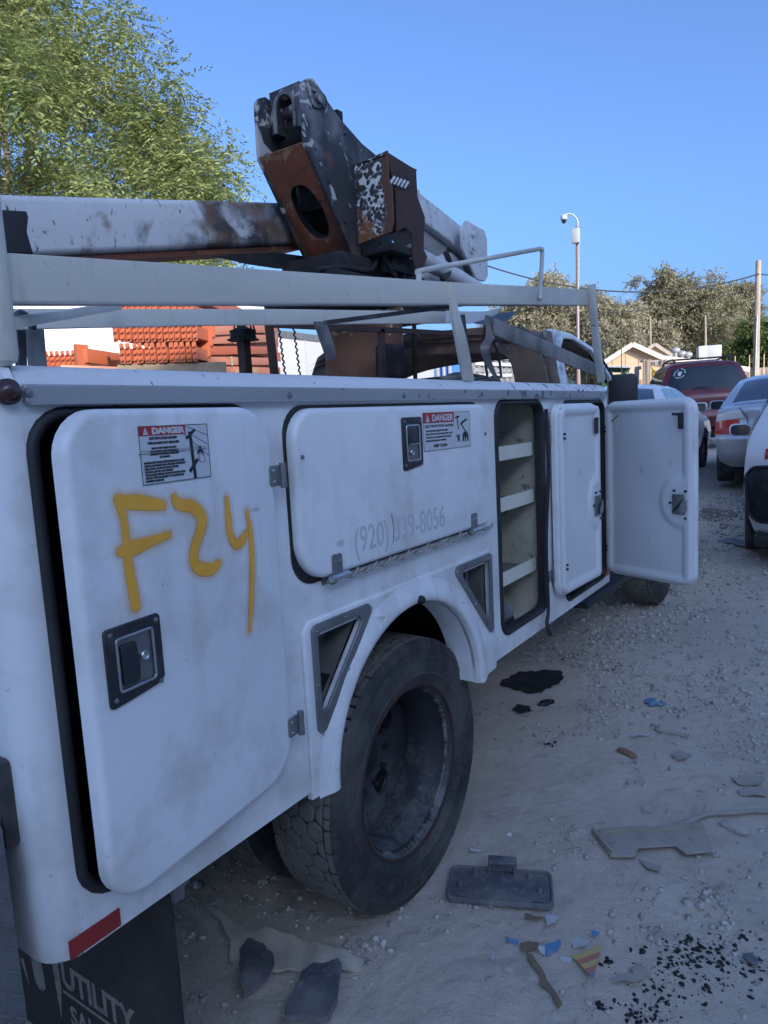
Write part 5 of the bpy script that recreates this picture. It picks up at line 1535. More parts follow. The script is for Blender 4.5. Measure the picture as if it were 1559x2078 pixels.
# silver saloon: left rear tyre seen at pixel (1474, 978)
pt = at_d(1473, 976, 10.6)
hx, hy = -.78, .85
cs1, sn1 = math.cos(ys_), math.sin(ys_)
spos = (pt.x - (hx * cs1 - hy * sn1), pt.y - (hx * sn1 + hy * cs1), pt.z)
silver = car('silver_sedan', 'silver saloon car parked ahead of the truck, showing its rear', spos, ys_, sedan_prof, sedan_W, 'silver', (1.075, 1.36, .6), sg_sedan, 4.48, (.85, 3.60), None,
             lamp=(.66, .85, .68, .70, .22, 1.0), bumper_top=.60, low_paint='silverlow', glass_m='glasspale', extra=silver_extra)

hatch_prof = [(.10, .20), (.03, .28), (.0, .50), (.0, .66), (.04, .74), (.06, .92), (.14, 1.06), (.30, 1.24), (.48, 1.40), (.62, 1.45), (1.2, 1.50), (1.9, 1.50), (2.35, 1.44), (2.8, 1.24), (3.15, 1.04), (3.3, 1.01), (3.8, .94), (4.1, .80), (4.22, .62), (4.25, .46), (4.18, .27)]
hatch_W = [(.2, .79), (.4, .86), (.6, .885), (.8, .88), (.95, .86), (1.05, .83), (1.25, .73), (1.42, .62), (1.5, .58)]
sg_hatch = [[(.55, 1.08), (1.55, 1.06), (1.55, 1.37), (.85, 1.35)], [(1.62, 1.06), (2.85, 1.05), (2.35, 1.36), (1.62, 1.37)]]
def white_extra(t, wrld, Wf, add, mirror, surf, rear_patch):
    # bare black cavity in the rear corner where a cover is missing
    ol_ = rounded([(-.985, .33), (-.38, .31), (-.38, .80), (-.93, .79), (-.985, .70)], [.09, .1, .1, .07, .1], 8)
    ctr = (-.68, .55); VV = []; FF = []; K = 10; n_ = len(ol_)
    for k_ in range(K + 1):
        for (s_, z_) in ol_:
            ss = ctr[0] + (s_ - ctr[0]) * k_ / K; zz = ctr[1] + (z_ - ctr[1]) * k_ / K
            p = surf(rear_patch.y(zz), zz, ss)
            VV.append((p[0] * 1.004, p[1] - .018, p[2]))
    for k_ in range(K):
        for q in range(n_): FF.append((k_ * n_ + q, k_ * n_ + (q + 1) % n_, (k_ + 1) * n_ + (q + 1) % n_, (k_ + 1) * n_ + q))
    ob_ = add('bare_opening', (wrld(VV), FF), 'soot', t, smooth=True)
    rim_ = [(VV[K * n_ + q][0], VV[K * n_ + q][1] - .004, VV[K * n_ + q][2]) for q in range(n_)]
    g = tube(rim_, .012, 6, closed=True)
    add('opening_seal', (wrld(g[0]), g[1]), 'rubber', ob_, smooth=True)
    g = box(-.80, .80, .06, .30, .12, .23, .03)
    add('rear_valance', (wrld(g[0]), g[1]), 'blacktrim', t)
    mirror(-1, 2.62, 1.00); mirror(1, 2.62, 1.00)
yw = math.radians(7.2)
pt = at_d(1509, 1120, 6.9)
hx, hy = -.885, .50
cs1, sn1 = math.cos(yw), math.sin(yw)
wpos = (pt.x - (hx * cs1 - hy * sn1), pt.y - (hx * sn1 + hy * cs1), pt.z)
whitecar = car('white_hatchback', 'white hatchback at the frame edge with a black opening in its rear corner', wpos, yw, hatch_prof, hatch_W, 'carwhite', (1.10, 1.42, .1), sg_hatch, 4.25, (.72, 3.35), None,
               lamp=(.86, .955, .40, .36, -1, .84), bumper_top=.40, low_paint='carwhite', extra=white_extra, wheel_r=.315)

suv_prof = [(.12, .40), (.02, .50), (.0, .62), (.03, .72), (.06, .80), (.08, 1.05), (.16, 1.20), (.40, 1.62), (.50, 1.74), (.66, 1.80), (1.4, 1.84), (2.6, 1.83), (2.95, 1.76), (3.4, 1.42), (3.6, 1.22), (3.8, 1.18), (4.4, 1.10), (4.65, .95), (4.72, .70), (4.66, .42)]
suv_W = [(.35, .84), (.55, .92), (.8, .94), (1.05, .93), (1.18, .90), (1.45, .82), (1.75, .70), (1.85, .66)]
sg_suv = [[(.50, 1.22), (1.35, 1.21), (1.35, 1.66), (.72, 1.66)], [(1.42, 1.21), (2.35, 1.20), (2.35, 1.66), (1.42, 1.66)], [(2.42, 1.20), (3.35, 1.19), (2.95, 1.60), (2.42, 1.66)]]
def suv_extra(t, wrld, Wf, add, mirror, surf, rear_patch):
    for sg in (1, -1):
        pts = [(sg * .58, .55, 1.80), (sg * .58, .75, 1.875), (sg * .585, 1.6, 1.90), (sg * .585, 2.3, 1.89), (sg * .58, 2.5, 1.83)]
        g = tube(crom(pts, 4), .022, 8)
        add('roof_bar', (wrld(g[0]), g[1]), 'blacktrim', t, smooth=True)
        # bright outline round the lamp
        fr_ = [surf(.07, 1.16, sg * .62), surf(.07, 1.16, sg * .99), surf(.06, .86, sg * .99), surf(.06, .86, sg * .48)]
        fr_ = [(p[0], p[1] - .012, p[2]) for p in fr_]
        g = tube(fr_, .012, 6, closed=True)
        add('lamp_surround', (wrld(g[0]), g[1]), 'lens_white', t)
    for y in (.95, 2.1):
        g = tube([(-.585, y, 1.885), (.585, y, 1.885)], .018, 8)
        add('roof_bar', (wrld(g[0]), g[1]), 'blacktrim', t)
    # round white sticker with a hand, upper corner of the rear glass
    def onw(s, z):
        y = np.interp(z, [1.20, 1.62], [.16, .40]); p = surf(y, z, s); return (p[0], p[1] - .012, p[2])
    c = (-.64, 1.575)
    g = []
    for k_ in range(18):
        if k_ % 6 == 5: continue
        a = 2 * math.pi * k_ / 18
        ps = [onw(c[0] + r_ * math.cos(a + d_) * 1.15 / .8, c[1] + r_ * math.sin(a + d_)) for r_, d_ in ((.085, -.12), (.105, -.12), (.105, .12), (.085, .12))]
        g.append((ps, [(0, 1, 2, 3)]))
    for k_ in range(5):
        a = math.pi / 2 + (k_ - 2) * .42
        ps = [onw(c[0] + (dx + r_ * math.cos(a)) * 1.15 / .8, c[1] - .02 + r_ * math.sin(a)) for r_, dx in ((.02, -.008), (.02, .008), (.065, .007), (.065, -.007))]
        g.append((ps, [(0, 1, 2, 3)]))
    ps = [onw(c[0] + .03 * math.cos(a) * 1.15 / .8, c[1] - .025 + .03 * math.sin(a)) for a in [2 * math.pi * q / 10 for q in range(10)]]
    g.append((ps, [tuple(range(10))]))
    gg = join(*g)
    add('round_sticker', (wrld(gg[0]), gg[1]), 'decalwhite', t)
    g = tube([(.12, .10, 1.20), (-.10, .15, 1.25), (-.28, .13, 1.22)], .01, 6)
    add('rear_wiper', (wrld(g[0]), g[1]), 'blacktrim', t)
yu = math.radians(9.5)
sp0 = at_d(1500, 742, 17.5)
yu = math.radians(20)
upos = (-3.74 + .93 * math.cos(yu), 16.04 + .93 * math.sin(yu) - .1, float(ground_base(-2.9, 16.5)) + .09)
suv = car('red_suv', 'dark red sport utility vehicle with roof rack and round hand sticker on rear glass', upos, yu, suv_prof, suv_W, 'carred', (1.21, 1.70, .12), sg_suv, 4.72, (.90, 3.75), None,
          lamp=(.88, 1.14, .50, .64, .20, 1.0), bumper_top=.72, low_paint='carred', extra=suv_extra, wheel_r=.37, sill=.38)
fpos = (-3.07, 9.25, float(ground_base(-3.1, 11.5)))
def far_extra(t, wrld, Wf, add, mirror, surf, rear_patch):
    mirror(1, 2.80, 1.03)
far_w = car('white_sedan', 'white saloon car mostly hidden behind the open truck door', fpos, math.radians(2), sedan_prof, sedan_W, 'carwhite', (1.075, 1.36, .6), sg_sedan, 4.48, (.85, 3.60), None,
            lamp=None, bumper_top=.30, extra=far_extra, glass_m='glasspale')
dpos = (-3.05, 23.6, float(ground_base(-3, 24)))
dark_c = car('dark_sedan', 'dark saloon car in the distance beside the red vehicle', dpos, math.radians(60), sedan_prof, sedan_W, 'cardark', (1.075, 1.36, .6), sg_sedan, 4.48, (.85, 3.60), None, lamp=None, bumper_top=.30)

# ------------------------------------------------------------------ TREES
def leaves(C, D, Nn, size, ratio, mat_, name, parent, tint):
    """One diamond-shaped leaf per row: centre C, direction D, normal Nn."""
    D = D / np.linalg.norm(D, axis=1, keepdims=True)
    Sd = np.cross(D, Nn); Sd /= np.linalg.norm(Sd, axis=1, keepdims=True) + 1e-9
    l = size[:, None]; w = l * ratio
    up = np.cross(Sd, D)
    P = np.stack([C - D * l * .5, C + Sd * w * .5 + up * w * .15, C + D * l * .5, C - Sd * w * .5 + up * w * .15], 1).reshape(-1, 3)
    n = len(C)
    F = np.arange(n * 4).reshape(n, 4)
    o = add(name, (P, F), mat_, parent, smooth=False)
    set_attr(o, 'tint', np.repeat(tint, 4))
    return o

def unit(n, r):
    v = r.normal(size=(n, 3)); return v / np.linalg.norm(v, axis=1, keepdims=True)

def tree(name, label, base, clumps, nl, lsize, ratio, mat_, seed, trunk_r, limbs=None, droop=.25, pinnate=True, group=None, spray=.55, cat='tree'):
    """clumps: list of (centre, radius). Trunk and limbs reach for the clumps; leafy sprays fill them."""
    r = np.random.default_rng(seed)
    base = Vector(base)
    t = thing(name, base, label, cat, group)
    cen = np.array([c for c, _ in clumps], dtype=float); rad = np.array([q_ for _, q_ in clumps])
    mid = Vector(cen.mean(0)); fork = Vector((base.x + (mid.x - base.x) * .25, base.y + (mid.y - base.y) * .25, base.z + max(1.2, (cen[:, 2].min() - base.z) * .8)))
    if limbs is None:
        add('trunk', tube(crom([base - Vector((0, 0, .2)), base.lerp(fork, .5) + Vector((trunk_r * .4, 0, 0)), fork, fork.lerp(mid, .6), mid], 5), [trunk_r * max(.25, 1 - i * .033) for i in range(21)], 10), 'bark', t, smooth=True)
        order = np.argsort(-rad)[:26]
        gb = []
        for i in order:
            c = Vector(cen[i]); s = fork.lerp(mid, random.random() * .7)
            m_ = s.lerp(c, .5) + Vector((random.uniform(-.4, .4), random.uniform(-.4, .4), random.uniform(-.1, .4)))
            pts = crom([s, m_, c], 5)
            gb.append(tube(pts, [trunk_r * .38 * (1 - .8 * k_ / 10) for k_ in range(11)], 6))
        add('branches', join(*gb), 'bark', t, smooth=True)
    else:
        add('trunk', join(*[tube(crom(L, 5), [a + (b_ - a) * k_ / ((len(L) - 1) * 5) for k_ in range((len(L) - 1) * 5 + 1)], 10) for L, a, b_ in limbs]), 'bark', t, smooth=True)
    wgt = rad ** 2.2; wgt = wgt / wgt.sum()
    ns = nl // 12
    ci = r.choice(len(cen), ns, p=wgt)
    dirs = unit(ns, r)
    rr = r.random(ns) ** .45
    st = cen[ci] + dirs * (rad[ci] * rr)[:, None] * np.array([1, 1, .85])
    sd = dirs * .8 + unit(ns, r) * .7; sd[:, 2] -= droop
    sd /= np.linalg.norm(sd, axis=1, keepdims=True)
    slen = spray * (.5 + r.random(ns))
    bend = np.array([0, 0, -1.0]) * (droop * .6)
    C = []; D = []; NN = []; T = []
    ctint = r.random(len(cen))
    stint = r.random(ns)
    for k_ in range(12):
        f = (k_ + .5) / 12
        pos = st + sd * (slen * f)[:, None] + bend * ((slen * f) ** 2)[:, None]
        side_ = np.cross(sd, unit(ns, r)); side_ /= np.linalg.norm(side_, axis=1, keepdims=True) + 1e-9
        if pinnate:
            ref = np.cross(sd, np.array([0, 0, 1.0])); ref /= np.linalg.norm(ref, axis=1, keepdims=True) + 1e-9
            side_ = ref * (1 if k_ % 2 else -1) + side_ * .35
        d = sd * .55 + side_ * .8; d[:, 2] -= .25 * droop
        C.append(pos + side_ * (lsize * .35)); D.append(d); NN.append(unit(ns, r) * .8 + np.array([0, 0, 1.0]))
        T.append(np.clip(.35 * ctint[ci] + .45 * stint + .2 * r.random(ns), 0, 1))
    C = np.concatenate(C); D = np.concatenate(D); NN = np.concatenate(NN); T = np.concatenate(T)
    leaves(C, D, NN, lsize * (.7 + .6 * r.random(len(C))), ratio, mat_, 'crown', t, T)
    return t

# big fresh-green tree behind the truck
rt = np.random.default_rng(3)
tc = at_d(-60, 300, 17); cl = []
zprof = ([2.6, 3.6, 5, 6.6, 7.6, 9.0, 10.5, 12, 13.5], [3.6, 4.6, 5.3, 5.4, 4.3, 3.2, 2.3, 1.3, .4])
for i in range(125):
    z = rt.uniform(2.8, 13.8); R_ = np.interp(z, *zprof) * rt.uniform(.86, 1.06)
    a = rt.uniform(0, 2 * math.pi); f = rt.random() ** .42
    cl.append(((tc.x + (R_ - .6) * f * math.cos(a), tc.y + (R_ - .6) * f * math.sin(a), z), rt.uniform(.40, .75)))
vd = Vector((tc.x, tc.y, 0)).normalized()
for i in range(66):
    z = rt.uniform(3.2, 12.2); R_ = np.interp(z, *zprof) * rt.uniform(.86, 1.02) - .5
    a = math.atan2(-vd.y, -vd.x) + rt.uniform(-1.35, 1.35)
    cl.append(((tc.x + R_ * math.cos(a), tc.y + R_ * math.sin(a), z), rt.uniform(.35, .75)))
for px, py, rr_ in [(455, 352, .5), (430, 372, .6), (400, 330, .6), (350, 235, .55), (330, 165, .5), (250, 95, .4), (245, 45, .4), (225, 15, .4), (300, 255, .7), (340, 300, .7), (370, 385, .7), (300, 330, .8), (400, 525, .7), (330, 545, .8), (200, 180, .7)]:
    v = at_d(px, py, 15.6 + rt.uniform(-.8, .8)); cl.append(((v.x, v.y, v.z), rr_))
tree('elm_tree', 'large fresh green feathery tree behind the truck boom', (tc.x, tc.y, 0), cl, 270000, .115, .32, 'leaf_l', 11, .24, droop=.35, spray=.62)

def blob_tree(name, label, px, top, low, halfw, d, seed, mat_, nl, lsize, n=26, flat=.9, group='trees beyond the yard', gap=.0):
    """Crown filling an outline at distance d: px centre, top/low pixel rows, half width in pixels."""
    r = np.random.default_rng(seed)
    sc = d / FPX * 1.02
    c = at_d(px, (top + low) / 2, d); H = (low - top) * sc / 2; Wd = halfw * sc
    cl = []
    for i in range(int(n * 1.7)):
        v = unit(1, r)[0] * r.random() ** .33
        q_ = r.uniform(.11, .24) * min(H, Wd)
        cl.append(((c.x + v[0] * (Wd - q_), c.y + v[1] * Wd * flat, c.z + v[2] * (H - q_)), q_))
    g0 = float(ground_base(c.x, c.y))
    return tree(name, label, (c.x, c.y, g0), cl, nl, lsize, .5, mat_, seed + 50, .28 if d > 40 else .2, droop=.2, pinnate=False, group=group, spray=lsize * 3.2)
G = 'trees beyond the yard'
blob_tree('dusty_tree', 'broad dust-coloured tree behind the camera pole', 1110, 560, 790, 135, 46, 21, 'leaf_d', 90000, .17, 60)
blob_tree('dusty_tree', 'dust-coloured tree between the camera pole and the house gable', 1215, 590, 790, 75, 44, 22, 'leaf_d', 50000, .16, 40)
blob_tree('dusty_tree', 'low dust-coloured tree just behind the house gable', 1252, 640, 770, 55, 42, 23, 'leaf_d', 26000, .15, 24)
blob_tree('dark_tree', 'darker olive tree behind the gable roof', 1310, 605, 760, 60, 56, 24, 'leaf_o', 26000, .19, 26)
blob_tree('dusty_tree', 'small dusty tree above the second gable', 1345, 655, 740, 32, 46, 25, 'leaf_d', 14000, .14, 14)
blob_tree('dusty_tree', 'middling dust-coloured tree filling in left of the oak', 1283, 618, 765, 55, 49, 33, 'leaf_d', 26000, .16, 26)
# tall oak with a visible forked trunk
tb = at_d(1374, 740, 52)
tb.z = float(ground_base(tb.x, tb.y))
oc = []
ro = np.random.default_rng(9)
for px, py, q_ in [(1335, 575, 1.5), (1360, 560, 1.6), (1380, 565, 1.5), (1325, 610, 1.4), (1350, 600, 1.8), (1380, 600, 1.6), (1395, 590, 1.2), (1325, 640, 1.2), (1350, 640, 1.5), (1380, 640, 1.3), (1400, 660, .9), (1345, 665, 1.0),
                   (1430, 580, 1.4), (1455, 570, 1.2), (1440, 605, 1.6), (1465, 600, 1.4), (1420, 610, 1.1), (1450, 630, 1.1), (1475, 625, .9), (1430, 640, .9), (1490, 640, .8), (1462, 650, .7), (1415, 590, 1.1)]:
    v = at_d(px, py + 26, 52 + ro.uniform(-2.5, 2.5)); oc.append(((v.x, v.y, v.z), q_ * .55))
    for _ in range(3):
        w_o = ro.normal(size=3) * q_ * np.array([.75, .75, .42]); oc.append(((v.x + w_o[0], v.y + w_o[1], v.z + w_o[2]), q_ * ro.uniform(.22, .42)))
A = lambda px, py: at_d(px, py, 52)
ol = [([tb, A(1373, 715), A(1371, 690), A(1368, 670)], .34, .26), ([A(1371, 690), A(1385, 678), A(1410, 665), A(1430, 650), A(1440, 610)], .22, .08),
      ([A(1368, 672), A(1355, 650), A(1345, 610)], .2, .07), ([A(1369, 675), A(1380, 640), A(1378, 590)], .16, .06), ([A(1410, 665), A(1440, 660), A(1470, 640)], .12, .05)]
tree('oak_tree', 'tall open oak with a forked trunk rising above the house roof', tb, oc, 70000, .17, .5, 'leaf_o', 31, .3, limbs=ol, droop=.3, pinnate=False, group=G, spray=.75)
blob_tree('tall_tree', 'tall thin greenish tree beside the utility pole', 1512, 572, 690, 42, 60, 26, 'leaf_o', 26000, .18, 22)
blob_tree('green_tree', 'dark green bushy tree behind the roof coolers', 1430, 665, 765, 60, 58, 27, 'leaf_g', 24000, .18, 24)
blob_tree('green_tree', 'bright green tree below the oak limb', 1400, 668, 740, 36, 66, 28, 'leaf_l', 14000, .2, 16)
blob_tree('green_tree', 'green bushy tree at the frame edge beside the utility pole', 1550, 640, 790, 48, 48, 29, 'leaf_g', 34000, .15, 28)
blob_tree('green_tree', 'dark green tree low behind the long roof', 1490, 690, 775, 50, 56, 30, 'leaf_g', 24000, .17, 22)

# ------------------------------------------------------------------ HOUSE, FENCE, POLES
def dpt(px, py, d): return at_d(px, py, d)
hz0 = .5
ap = dpt(1285, 699, 34); eL = dpt(1221, 737, 34); eR = dpt(1345, 724, 34)
house = thing('tan_house', (ap.x, ap.y, hz0), 'tan gabled house with a long low roof at the back of the yard', 'house')
uu = (eR - eL); uu.z = 0; uu.normalize(); bb = Vector((-uu.y, uu.x, 0)) 
if bb.y < 0: bb = -bb
def hp(u, z, b_=0): return Vector((ap.x, ap.y, 0)) + uu * u + bb * b_ + Vector((0, 0, z))
uL = (eL - ap).dot(uu); uR = (eR - ap).dot(uu); uE = (dpt(1522, 746, 34) - ap).dot(uu)
zA, zL, zR, zE = ap.z, eL.z, eR.z, dpt(1522, 746, 34).z
def poly(name, pts, m, parent, t=.12):
    """Flat polygon slab with thickness along its normal."""
    pts = [Vector(p) for p in pts]; nrm = (pts[1] - pts[0]).cross(pts[2] - pts[0]).normalized()
    n = len(pts); V = pts + [p - nrm * t for p in pts]
    F = [tuple(range(n)), tuple(range(2 * n - 1, n - 1, -1))] + [(i, n + i, n + (i + 1) % n, (i + 1) % n) for i in range(n)]
    return add(name, ([tuple(v) for v in V], F), m, parent, smooth=False)
gw = poly('gable_wall', [hp(uL + .25, hz0), hp(uE - .1, hz0), hp(uE - .1, zE - .2), hp(uR, zR - .12), hp(0, zA - .12), hp(uL + .25, zL + .05)], 'tan', house)
for i in range(14):
    u = uL + .5 + i * .55
    ztop = min(np.interp(u, [uL, 0, uR], [zL, zA, zR]) - .2, zA)
    add('siding_batten', bar(hp(u, hz0 + 1.5, -.01), hp(u, ztop, -.01), .03, .03, up=uu), 'tan', gw)
poly('roof', [hp(uL - .1, zL - .06, -.35), hp(0, zA + .06, -.35), hp(0, zA + .06, 9), hp(uL - .1, zL - .06, 9)], 'roofing', house)
poly('roof', [hp(0, zA + .06, -.35), hp(uR + .02, zR + .02, -.35), hp(uR + .02, zR + .02, 9), hp(0, zA + .06, 9)], 'roofing', house)
poly('roof', [hp(uR, zR + .02, -.35), hp(uE, zE, -.35), hp(uE, zE, 9), hp(uR, zR + .02, 9)], 'roofing', house)
for a, b_ in (((uL - .1, zL - .14), (0, zA - .02)), ((0, zA - .02), (uR, zR - .06)), ((uR, zR - .06), (uE, zE - .08))):
    add('fascia_board', bar(hp(*a, -.38), hp(*b_, -.38), .06, .2), 'fascia', house)
# second gable behind
b0 = dpt(1330, 699, 39); b1 = dpt(1318, 708, 39); b2 = dpt(1365, 722, 39)
poly('gable_wall', [b1 + Vector((0, 0, -1.0)), b2 + Vector((0, 0, -1)), b2, b0, b1], 'tan', house)
add('fascia_board', bar(b0, b2, .5, .16), 'roofing', house); add('fascia_board', bar(b1, b0, .5, .16), 'roofing', house)
for px, py in [(1372, 712), (1385, 719), (1397, 721)]:
    c = dpt(px, py, 36.5)
    add('roof_vent', lathe([(-.5, .10), (-.10, .10), (-.08, .16), (.0, .21), (.09, .19), (.16, .08), (.17, .01)], c, 'z', 16), 'cooler', house)
c0 = dpt(1440, 722, 37)
ck = add('evaporative_cooler', xf(box(-.45, .45, -.4, .4, -.5, .45, .03), Matrix.Translation(c0) @ Matrix.Rotation(.4, 4, 'Z')), 'cooler', house)
c1 = dpt(1424, 720, 36.7)
add('cooler_cabinet', xf(box(-.18, .18, -.3, .3, -.35, .38, .02), Matrix.Translation(c1) @ Matrix.Rotation(.4, 4, 'Z')), 'camwhite', house)
# board fence in front of the house
f0 = dpt(1222, 768, 30); f1 = dpt(1360, 771, 30)
fence = thing('board_fence', (f0.x, f0.y, .5), 'brown board fence in front of the tan house', 'fence')
fd = (f1 - f0); fd.z = 0; nb = int(fd.length / .16)
for i in range(nb):
    p = f0 + fd * (i / nb); h = f0.z + (f1.z - f0.z) * i / nb + random.uniform(-.03, .03)
    p2 = f0 + fd * ((i + .88) / nb)
    add('board', bar(Vector((p.x, p.y, (h + .45) / 2)) , Vector((p2.x, p2.y, (h + .45) / 2)), .025, h - .45), 'fence', fence, smooth=False)
f2, f3 = dpt(1480, 751, 40), dpt(1559, 746, 40); f3 = f3 + (f3 - f2) * .6
fence2 = thing('picket_fence', (f2.x, f2.y, .5), 'grey weathered board fence near the utility pole', 'fence')
fd = f3 - f2; fd.z = 0; nb = int(fd.length / .18)
for i in range(nb):
    p = f2 + fd * (i / nb); p2 = f2 + fd * ((i + .88) / nb); h = f2.z
    add('board', bar(Vector((p.x, p.y, (h + .45) / 2)), Vector((p2.x, p2.y, (h + .45) / 2)), .025, h - .45), 'polewood', fence2, smooth=False)
# green steel canopy frame
g0 = thing('steel_canopy', dpt(1240, 770, 27), 'green painted steel canopy frame before the brown fence', 'canopy')
g0.location.z = .5; ORG[g0.name].z = .5
for px in (1227, 1267):
    p = dpt(px, 752, 27); add('post', bar((p.x, p.y, .4), (p.x, p.y, p.z), .13, .13, up=(1, 0, 0)), 'greenpaint', g0)
add('beam', bar(dpt(1218, 750, 27), dpt(1278, 752, 27), .16, .16), 'greenpaint', g0)
add('roof_panel', bar(dpt(1216, 745, 27.2), dpt(1280, 747, 27.2), 1.4, .05), 'camwhite', g0)
wp_ = dpt(1250, 762, 28)
# forklift mast and bundle of weathered stakes
sb = dpt(1318, 770, 23)
stk = thing('stake_bundle', (sb.x, sb.y, .5), 'bundles of grey weathered stakes standing on end before the tan house', 'stakes')
for i, px in enumerate([1307, 1311, 1315, 1319, 1344, 1348, 1352, 1357]):
    p = dpt(px, 729 + (i % 3), 23 + .04 * (i % 2)); q_ = dpt(px - 2, 792, 23)
    add('stake', bar((q_.x, q_.y, .45), p, .055, .05, up=(1, 0, 0)), 'polewood', stk)
add('cross_piece', bar(dpt(1297, 733, 23.1), dpt(1366, 733, 23.1), .08, .07), 'polewood', stk)
ct = add('number_card', bar(dpt(1330, 736, 22.9), dpt(1336, 736, 22.9), .01, .13), 'camwhite', stk)
p = dpt(1331, 739, 22.85)
text('card_number', '2', Matrix.Translation(p) @ Matrix.Rotation(math.radians(13), 4, 'Z') @ FY(0), 0, 0, .09, 'ink', stk)
fk = dpt(1328, 775, 23.6)
fkt = thing('yellow_post', (fk.x, fk.y, .5), 'tapered yellow steel post between the grey stakes', 'post')
add('shaft', tube([(fk.x, fk.y, .45), (fk.x, fk.y, 1.6), dpt(1328, 752, 23.6), dpt(1326, 745, 23.6)], [.16, .13, .05, .02], 8), 'yellow', fkt)
lf = dpt(1294, 765, 23.4)
lft = thing('lift_machine', (lf.x, lf.y, .5), 'dark grey lifting machine mast beside the stakes', 'machine')
add('mast', bar((lf.x, lf.y, .45), dpt(1293, 748, 23.4), .12, .12, up=(1, 0, 0)), 'grey', lft)
add('head', bar(dpt(1289, 748, 23.4), dpt(1302, 746, 23.4), .12, .1), 'grey', lft)
# CCTV pole
cb = dpt(1172, 760, 25); cp_ = thing('camera_pole', (cb.x, cb.y, .4), 'tall brown pole carrying a grey box and a dome security camera', 'pole')
ptop = dpt(1172, 458, 25)
add('pole', tube([(cb.x, cb.y, .3), (ptop.x, ptop.y, ptop.z)], [.062, .05], 12), 'polebrown', cp_, smooth=None)
add('box', xf(box(-.12, .12, -.09, .09, -.24, .22, .02), Matrix.Translation(dpt(1169, 478, 24.85))), 'camwhite', cp_)
add('arm', tube(crom([dpt(1173, 462, 25), dpt(1173, 450, 25), dpt(1168, 440, 25), dpt(1158, 434, 25), dpt(1146, 436, 25)], 5), .026, 8), 'camwhite', cp_, smooth=True)
hd = dpt(1145, 441, 25)
cm = add('camera_head', lathe([(.08, .02), (.07, .10), (-.05, .11), (-.08, .105), (-.09, .06)], hd, 'z', 18), 'camwhite', cp_, smooth=True)
add('dome', lathe([(-.08, .085), (-.14, .08), (-.19, .04), (-.20, .005)], hd, 'z', 18), 'glass', cm, smooth=True)
add('conduit', tube([dpt(1175, 490, 24.95), dpt(1175, 560, 24.95), dpt(1173, 620, 24.95), (cb.x + .1, cb.y, .4)], .02, 6), 'camwhite', cp_)
# utility pole and wires
ub = dpt(1533, 790, 40); ut = dpt(1540, 529, 40)
up_ = thing('utility_pole', (ub.x, ub.y, .5), 'tall weathered wooden utility pole against the trees', 'pole')
add('pole', tube([(ub.x, ub.y, .3), tuple(ut)], [.17, .12], 14), 'polewood', up_, smooth=None)
add('conduit', tube([dpt(1537, 640, 39.8), dpt(1533, 770, 39.8)], .05, 8), 'galv', up_)
def span(label, a, b_, sag, r_):
    o = add('overhead_wire', tube([a.lerp(b_, t) - Vector((0, 0, sag * 4 * t * (1 - t))) for t in np.linspace(0, 1, 24)], r_, 5), 'wire', None, smooth=True)
    return tag(o, label, 'wire', 'overhead wires')
span('sagging overhead cable running from the utility pole past the camera pole', dpt(985, 538, 33), dpt(1541, 556, 39.9), 1.0, .035)
span('upper overhead cable leaving the frame from the utility pole', dpt(1540, 556, 40), dpt(1640, 540, 44), .2, .03)
span('thin lower overhead wire between the trees', dpt(1000, 610, 38), dpt(1540, 580, 40.1), .9, .02)
for px, y0, lab in ((1262, 600, 'thin whip aerial rising before the tan house'), (1190, 665, 'thin bare mast before the dusty trees')):
    a = dpt(px, 790, 21 if px > 1200 else 26); a.z = .45; b_ = dpt(px - 1, y0, 21 if px > 1200 else 26)
    tag(add('whip_aerial', tube([a, a.lerp(b_, .5), b_], [.018, .014, .008], 6), 'wire', None), lab, 'aerial')
for px, y0, lab in ((1320, 642, 'short thin mast behind the gable'), (1432, 640, 'thin mast rising by the roof cooler')):
    a = dpt(px + 3, 740, 45); b_ = dpt(px, y0, 45); a.z = .5
    tag(add('roof_mast', tube([a, b_], [.07, .06], 6), 'polewood', None), lab, 'mast')

# ------------------------------------------------------------------ BEYOND THE TRUCK BED: trailers, rack beams
def slab_trailer(name, label, a, b_, ztop, zbot, depth, m, ribs):
    a = Vector(a); b_ = Vector(b_); a.z = b_.z = 0
    d = (b_ - a); L = d.length; d.normalize(); nrm = Vector((-d.y, d.x, 0))
    if nrm.dot(a) < 0: nrm = -nrm
    t = thing(name, (*((a + b_) / 2 + nrm * depth / 2).xy, 0), label, 'trailer')
    mtx = Matrix(((d.x, nrm.x, 0, a.x), (d.y, nrm.y, 0, a.y), (0, 0, 1, 0), (0, 0, 0, 1)))
    sk = add('box_body', xf(box(0, L, 0, depth, zbot, ztop, .03), mtx), m, t)
    for i in range(ribs):
        x = L * (i + .5) / ribs
        add('rib', xf(box(x - .02, x + .02, -.012, .0, zbot + .05, ztop - .05), mtx), m, sk)
    add('top_rail', xf(box(.01, L - .01, -.02, .02, ztop - .12, ztop - .01), mtx), 'galv', t)
    add('bottom_rail', xf(box(.01, L - .01, -.02, .02, zbot + .01, zbot + .12), mtx), 'galv', t)
    for f in (.12, .2, .82):
        g = lathe([(0, .3), (.0, .5), (.25, .5), (.25, .3)], (0, 0, 0), 'y', 24)
        add('wheel', xf(g, mtx @ Matrix.Translation((L * f, .1, .5))), 'tyre', t)
    return t
slab_trailer('white_trailer', 'long white box trailer in full sun behind the orange beams', at_d(-260, 700, 11.5), at_d(556, 700, 13.2), 3.75, 1.1, 2.5, 'trailer', 7)
slab_trailer('grey_trailer', 'grey box trailer with riveted seams behind the rusty column', at_d(545, 700, 11.6), at_d(880, 700, 16.5), 3.05, 1.05, 2.4, 'trailergrey', 9)
